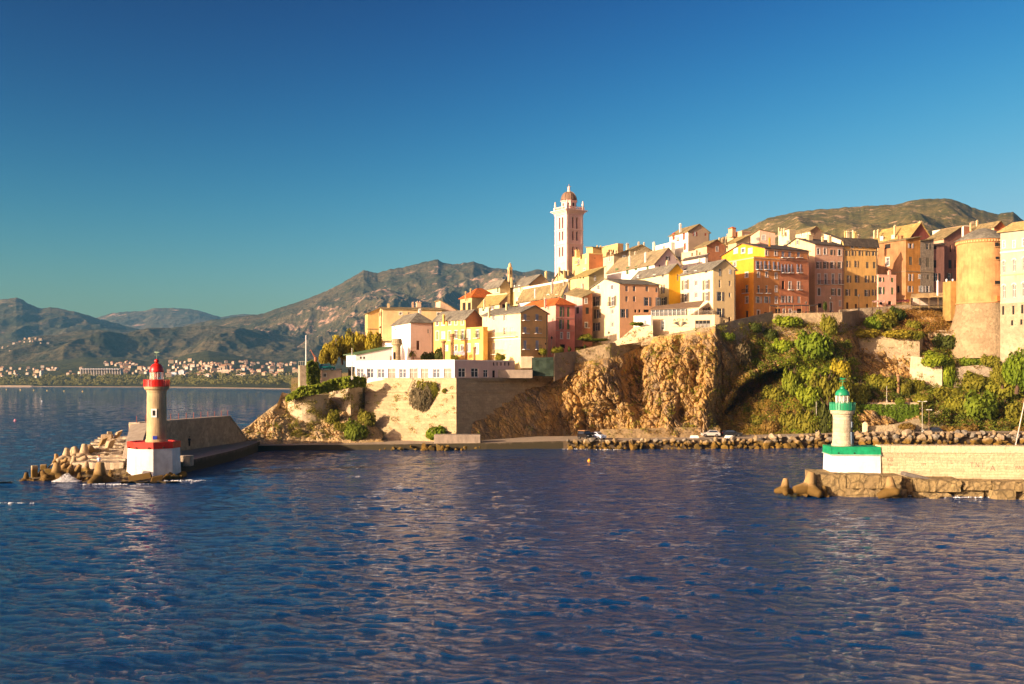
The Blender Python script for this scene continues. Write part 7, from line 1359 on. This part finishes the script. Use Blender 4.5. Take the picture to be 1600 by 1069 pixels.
for px, py, w_, h, c, lab in ((353, 590, 20, 7, (.54, .42, .30), 'long cream apartment block across the bay'), (285, 588, 9, 8, (.55, .56, .58), 'white tower block right of the red lighthouse dome'), (272, 589, 12, 5, (.50, .54, .60), 'low white office block beside the white tower block'), (326, 593, 14, 4, (.55, .47, .38), 'low cream hall near the far beach'), (374, 594, 16, 5, (.55, .50, .44), 'low white hall near the far beach at the right'), (65, 588, 3, 8, (.66, .56, .46), 'slim grey tower block among the far left houses')):
    p = on_layer(Am, px, py); k = p.y/F; o = empty('apartment_block', p, lab, 'building'); g = MB(p); g.box(p-Vector((0, 0, 4)), w_*k, 14, h*k+4, R(-10)); g.build('wall', simple(c, .8), o); g = MB(p); g.box(p+Vector((0, 0, h*k)), w_*k*.5, 8, 2.5, R(-10)); g.build('roof', simple((.4, .3, .25), .8), o); g = MB(p); ca, sa = math.cos(R(-10)), math.sin(R(-10))
    for fl in range(int(h*k/3)):
        for i in range(int(w_*k/4)): u = -w_*k/2+2+i*4; g.obox(p+Vector((u*ca+7.05*sa, u*sa-7.05*ca, 1.8+fl*3)), (.9*ca, .9*sa, 0), (0, .05, 0), (0, 0, .7))
    g.build('windows', DARK, o)
# coastal trees beyond counting
rr = np.random.RandomState(4); pts = []; szs = []
for i in range(2600):
    px = rr.uniform(-10, 480); lo, hi = (586, 602.5) if px < 480 else (580, 600); py = lo+(hi-lo)*rr.beta(2.2, 1.2); 
    if float(pn(px/11, py/2.2, 3)) < -.15+.25*(rr.rand()): continue
    p = on_layer(Am, px, py); pts.append(list(p)); szs.append(rr.uniform(4, 8)*(.8 if py > 598 else 1))
pts = np.array(pts); szs = np.array(szs); k = 22; c = np.repeat(pts, k, 0); s_ = np.repeat(szs, k); d = rr.normal(size=c.shape); d /= np.linalg.norm(d, axis=1)[:, None]; c = c+d*s_[:, None]*np.array([.9, .8, .6])+np.stack([0*s_, 0*s_, s_*.6], -1)
nr = d+rr.normal(size=c.shape)*.5; nr /= np.linalg.norm(nr, axis=1)[:, None]; t = np.cross(nr, rr.normal(size=c.shape)); t /= np.linalg.norm(t, axis=1)[:, None]; q = np.cross(nr, t); sz = (s_*.38)[:, None]
tag(link('coastal_woods', quads_mesh('coastal_woods', np.stack([c-t*sz, c-q*sz*.7, c+t*sz, c+q*sz*.7], 1).reshape(-1, 3), leafmat((.30, .26, .06), (.10, .12, .035)))), 'dark green coastal woods and gardens along the far shore', 'woods', kind='stuff')
# ------------------------------------------------------------------ surf
def foam(name, cx, cy, rx, ry, n, seed, h=.5):
    r = np.random.RandomState(seed); a = r.uniform(0, 6.283, n); d = np.sqrt(r.rand(n)); x = cx+rx*d*np.cos(a); y = cy+ry*d*np.sin(a); z = .03+h*(1-d)**1.3*r.rand(n); c = np.stack([x, y, z], -1); c = c[pn(x*.9+seed, y*1.6, seed) > (.05 if h < .3 else -.6)]; n = len(c)
    nr = r.normal(size=(n, 3))*.5+np.array([0, -.3, 1]); nr /= np.linalg.norm(nr, axis=1)[:, None]; t = np.cross(nr, r.normal(size=(n, 3))); t /= np.linalg.norm(t, axis=1)[:, None]; q = np.cross(nr, t); sz = (.03+.07*r.rand(n))[:, None]
    tag(link(name, quads_mesh(name, np.stack([c-t*sz, c-q*sz, c+t*sz, c+q*sz], 1).reshape(-1, 3), FOAM)), 'white surf foam breaking at the rocks', 'foam', kind='stuff')
FOAM = simple((.85, .85, .85), .6, var=.05)
x0, y0 = ZA(640, 900); p = P(x0, y0, 142.5); foam('surf', p.x, 143.3, 2.0, 1.1, 2600, 1, 1.3)
for (px, py, w_, n, s) in ((160, 757.5, 3.5, 500, 2), (190, 757, 5, 500, 3), (270, 752, 4, 500, 4), (300, 751, 3, 300, 5), (1325, 771, 4.5, 500, 7), (1470, 775, 4, 600, 8), (1285, 770, 3, 300, 9), (1540, 778, 5, 400, 10), (900, 702, 3, 160, 15), (950, 703, 3, 160, 16)):
    Y = CAMZ*F/(py-HZ); p = P(px, py, Y); foam('surf', p.x, Y, w_, .5, n, s, .12)
for (px, py, w_, n, s) in ((12, 786.5, 3.2, 300, 11),):
    Y = CAMZ*F/(py-HZ); p = P(px, py, Y); foam('surf', p.x, Y, w_, .35, n, s, .06)

tag(scatter('slope_shrubs', (1160, 1600, 535, 680), 4600, .22, LF_GREEN, 9, lambda a, b: keep(a, b)+(.12 if a > 1260 or b < 600 else -.25)), 'mixed green shrubs covering the slopes right of the cave', 'shrubs')
scatter('slope_shrubs', (1160, 1600, 535, 680), 3400, .22, LF_DARK, 12, lambda a, b: keep(a, b)+(-.05 if a > 1260 else -.35))
tag(scatter('golden_grass', (1125, 1300, 590, 682), 3400, .16, leafmat((.46, .30, .05), (.34, .22, .04), 'dry_scrub'), 15, lambda a, b: .3 if a < 1250 else -.1), 'golden dry grass on the slope below the cave', 'grass')
tag(bpy.data.objects['slope_shrubs.001'], 'dark green shrubs in the hollows of the slopes right of the cave', 'shrubs')
# ------------------------------------------------------------------ haze
g = MB(); g.box((0, 6000, -4), 26000, 13000, 730); hz = g.build('haze', [bpy.data.materials.new('haze_air')])
hm = hz.data.materials[0]; hm.use_nodes = True; n = hm.node_tree; n.nodes.clear(); out = n.nodes.new('ShaderNodeOutputMaterial'); pv_ = n.nodes.new('ShaderNodeVolumePrincipled')
pv_.inputs['Color'].default_value = (.20, .58, 1.0, 1); pv_.inputs['Density'].default_value = 3.5e-5; pv_.inputs['Anisotropy'].default_value = 0; n.links.new(pv_.outputs[0], out.inputs['Volume']); tag(hz, kind='stuff')
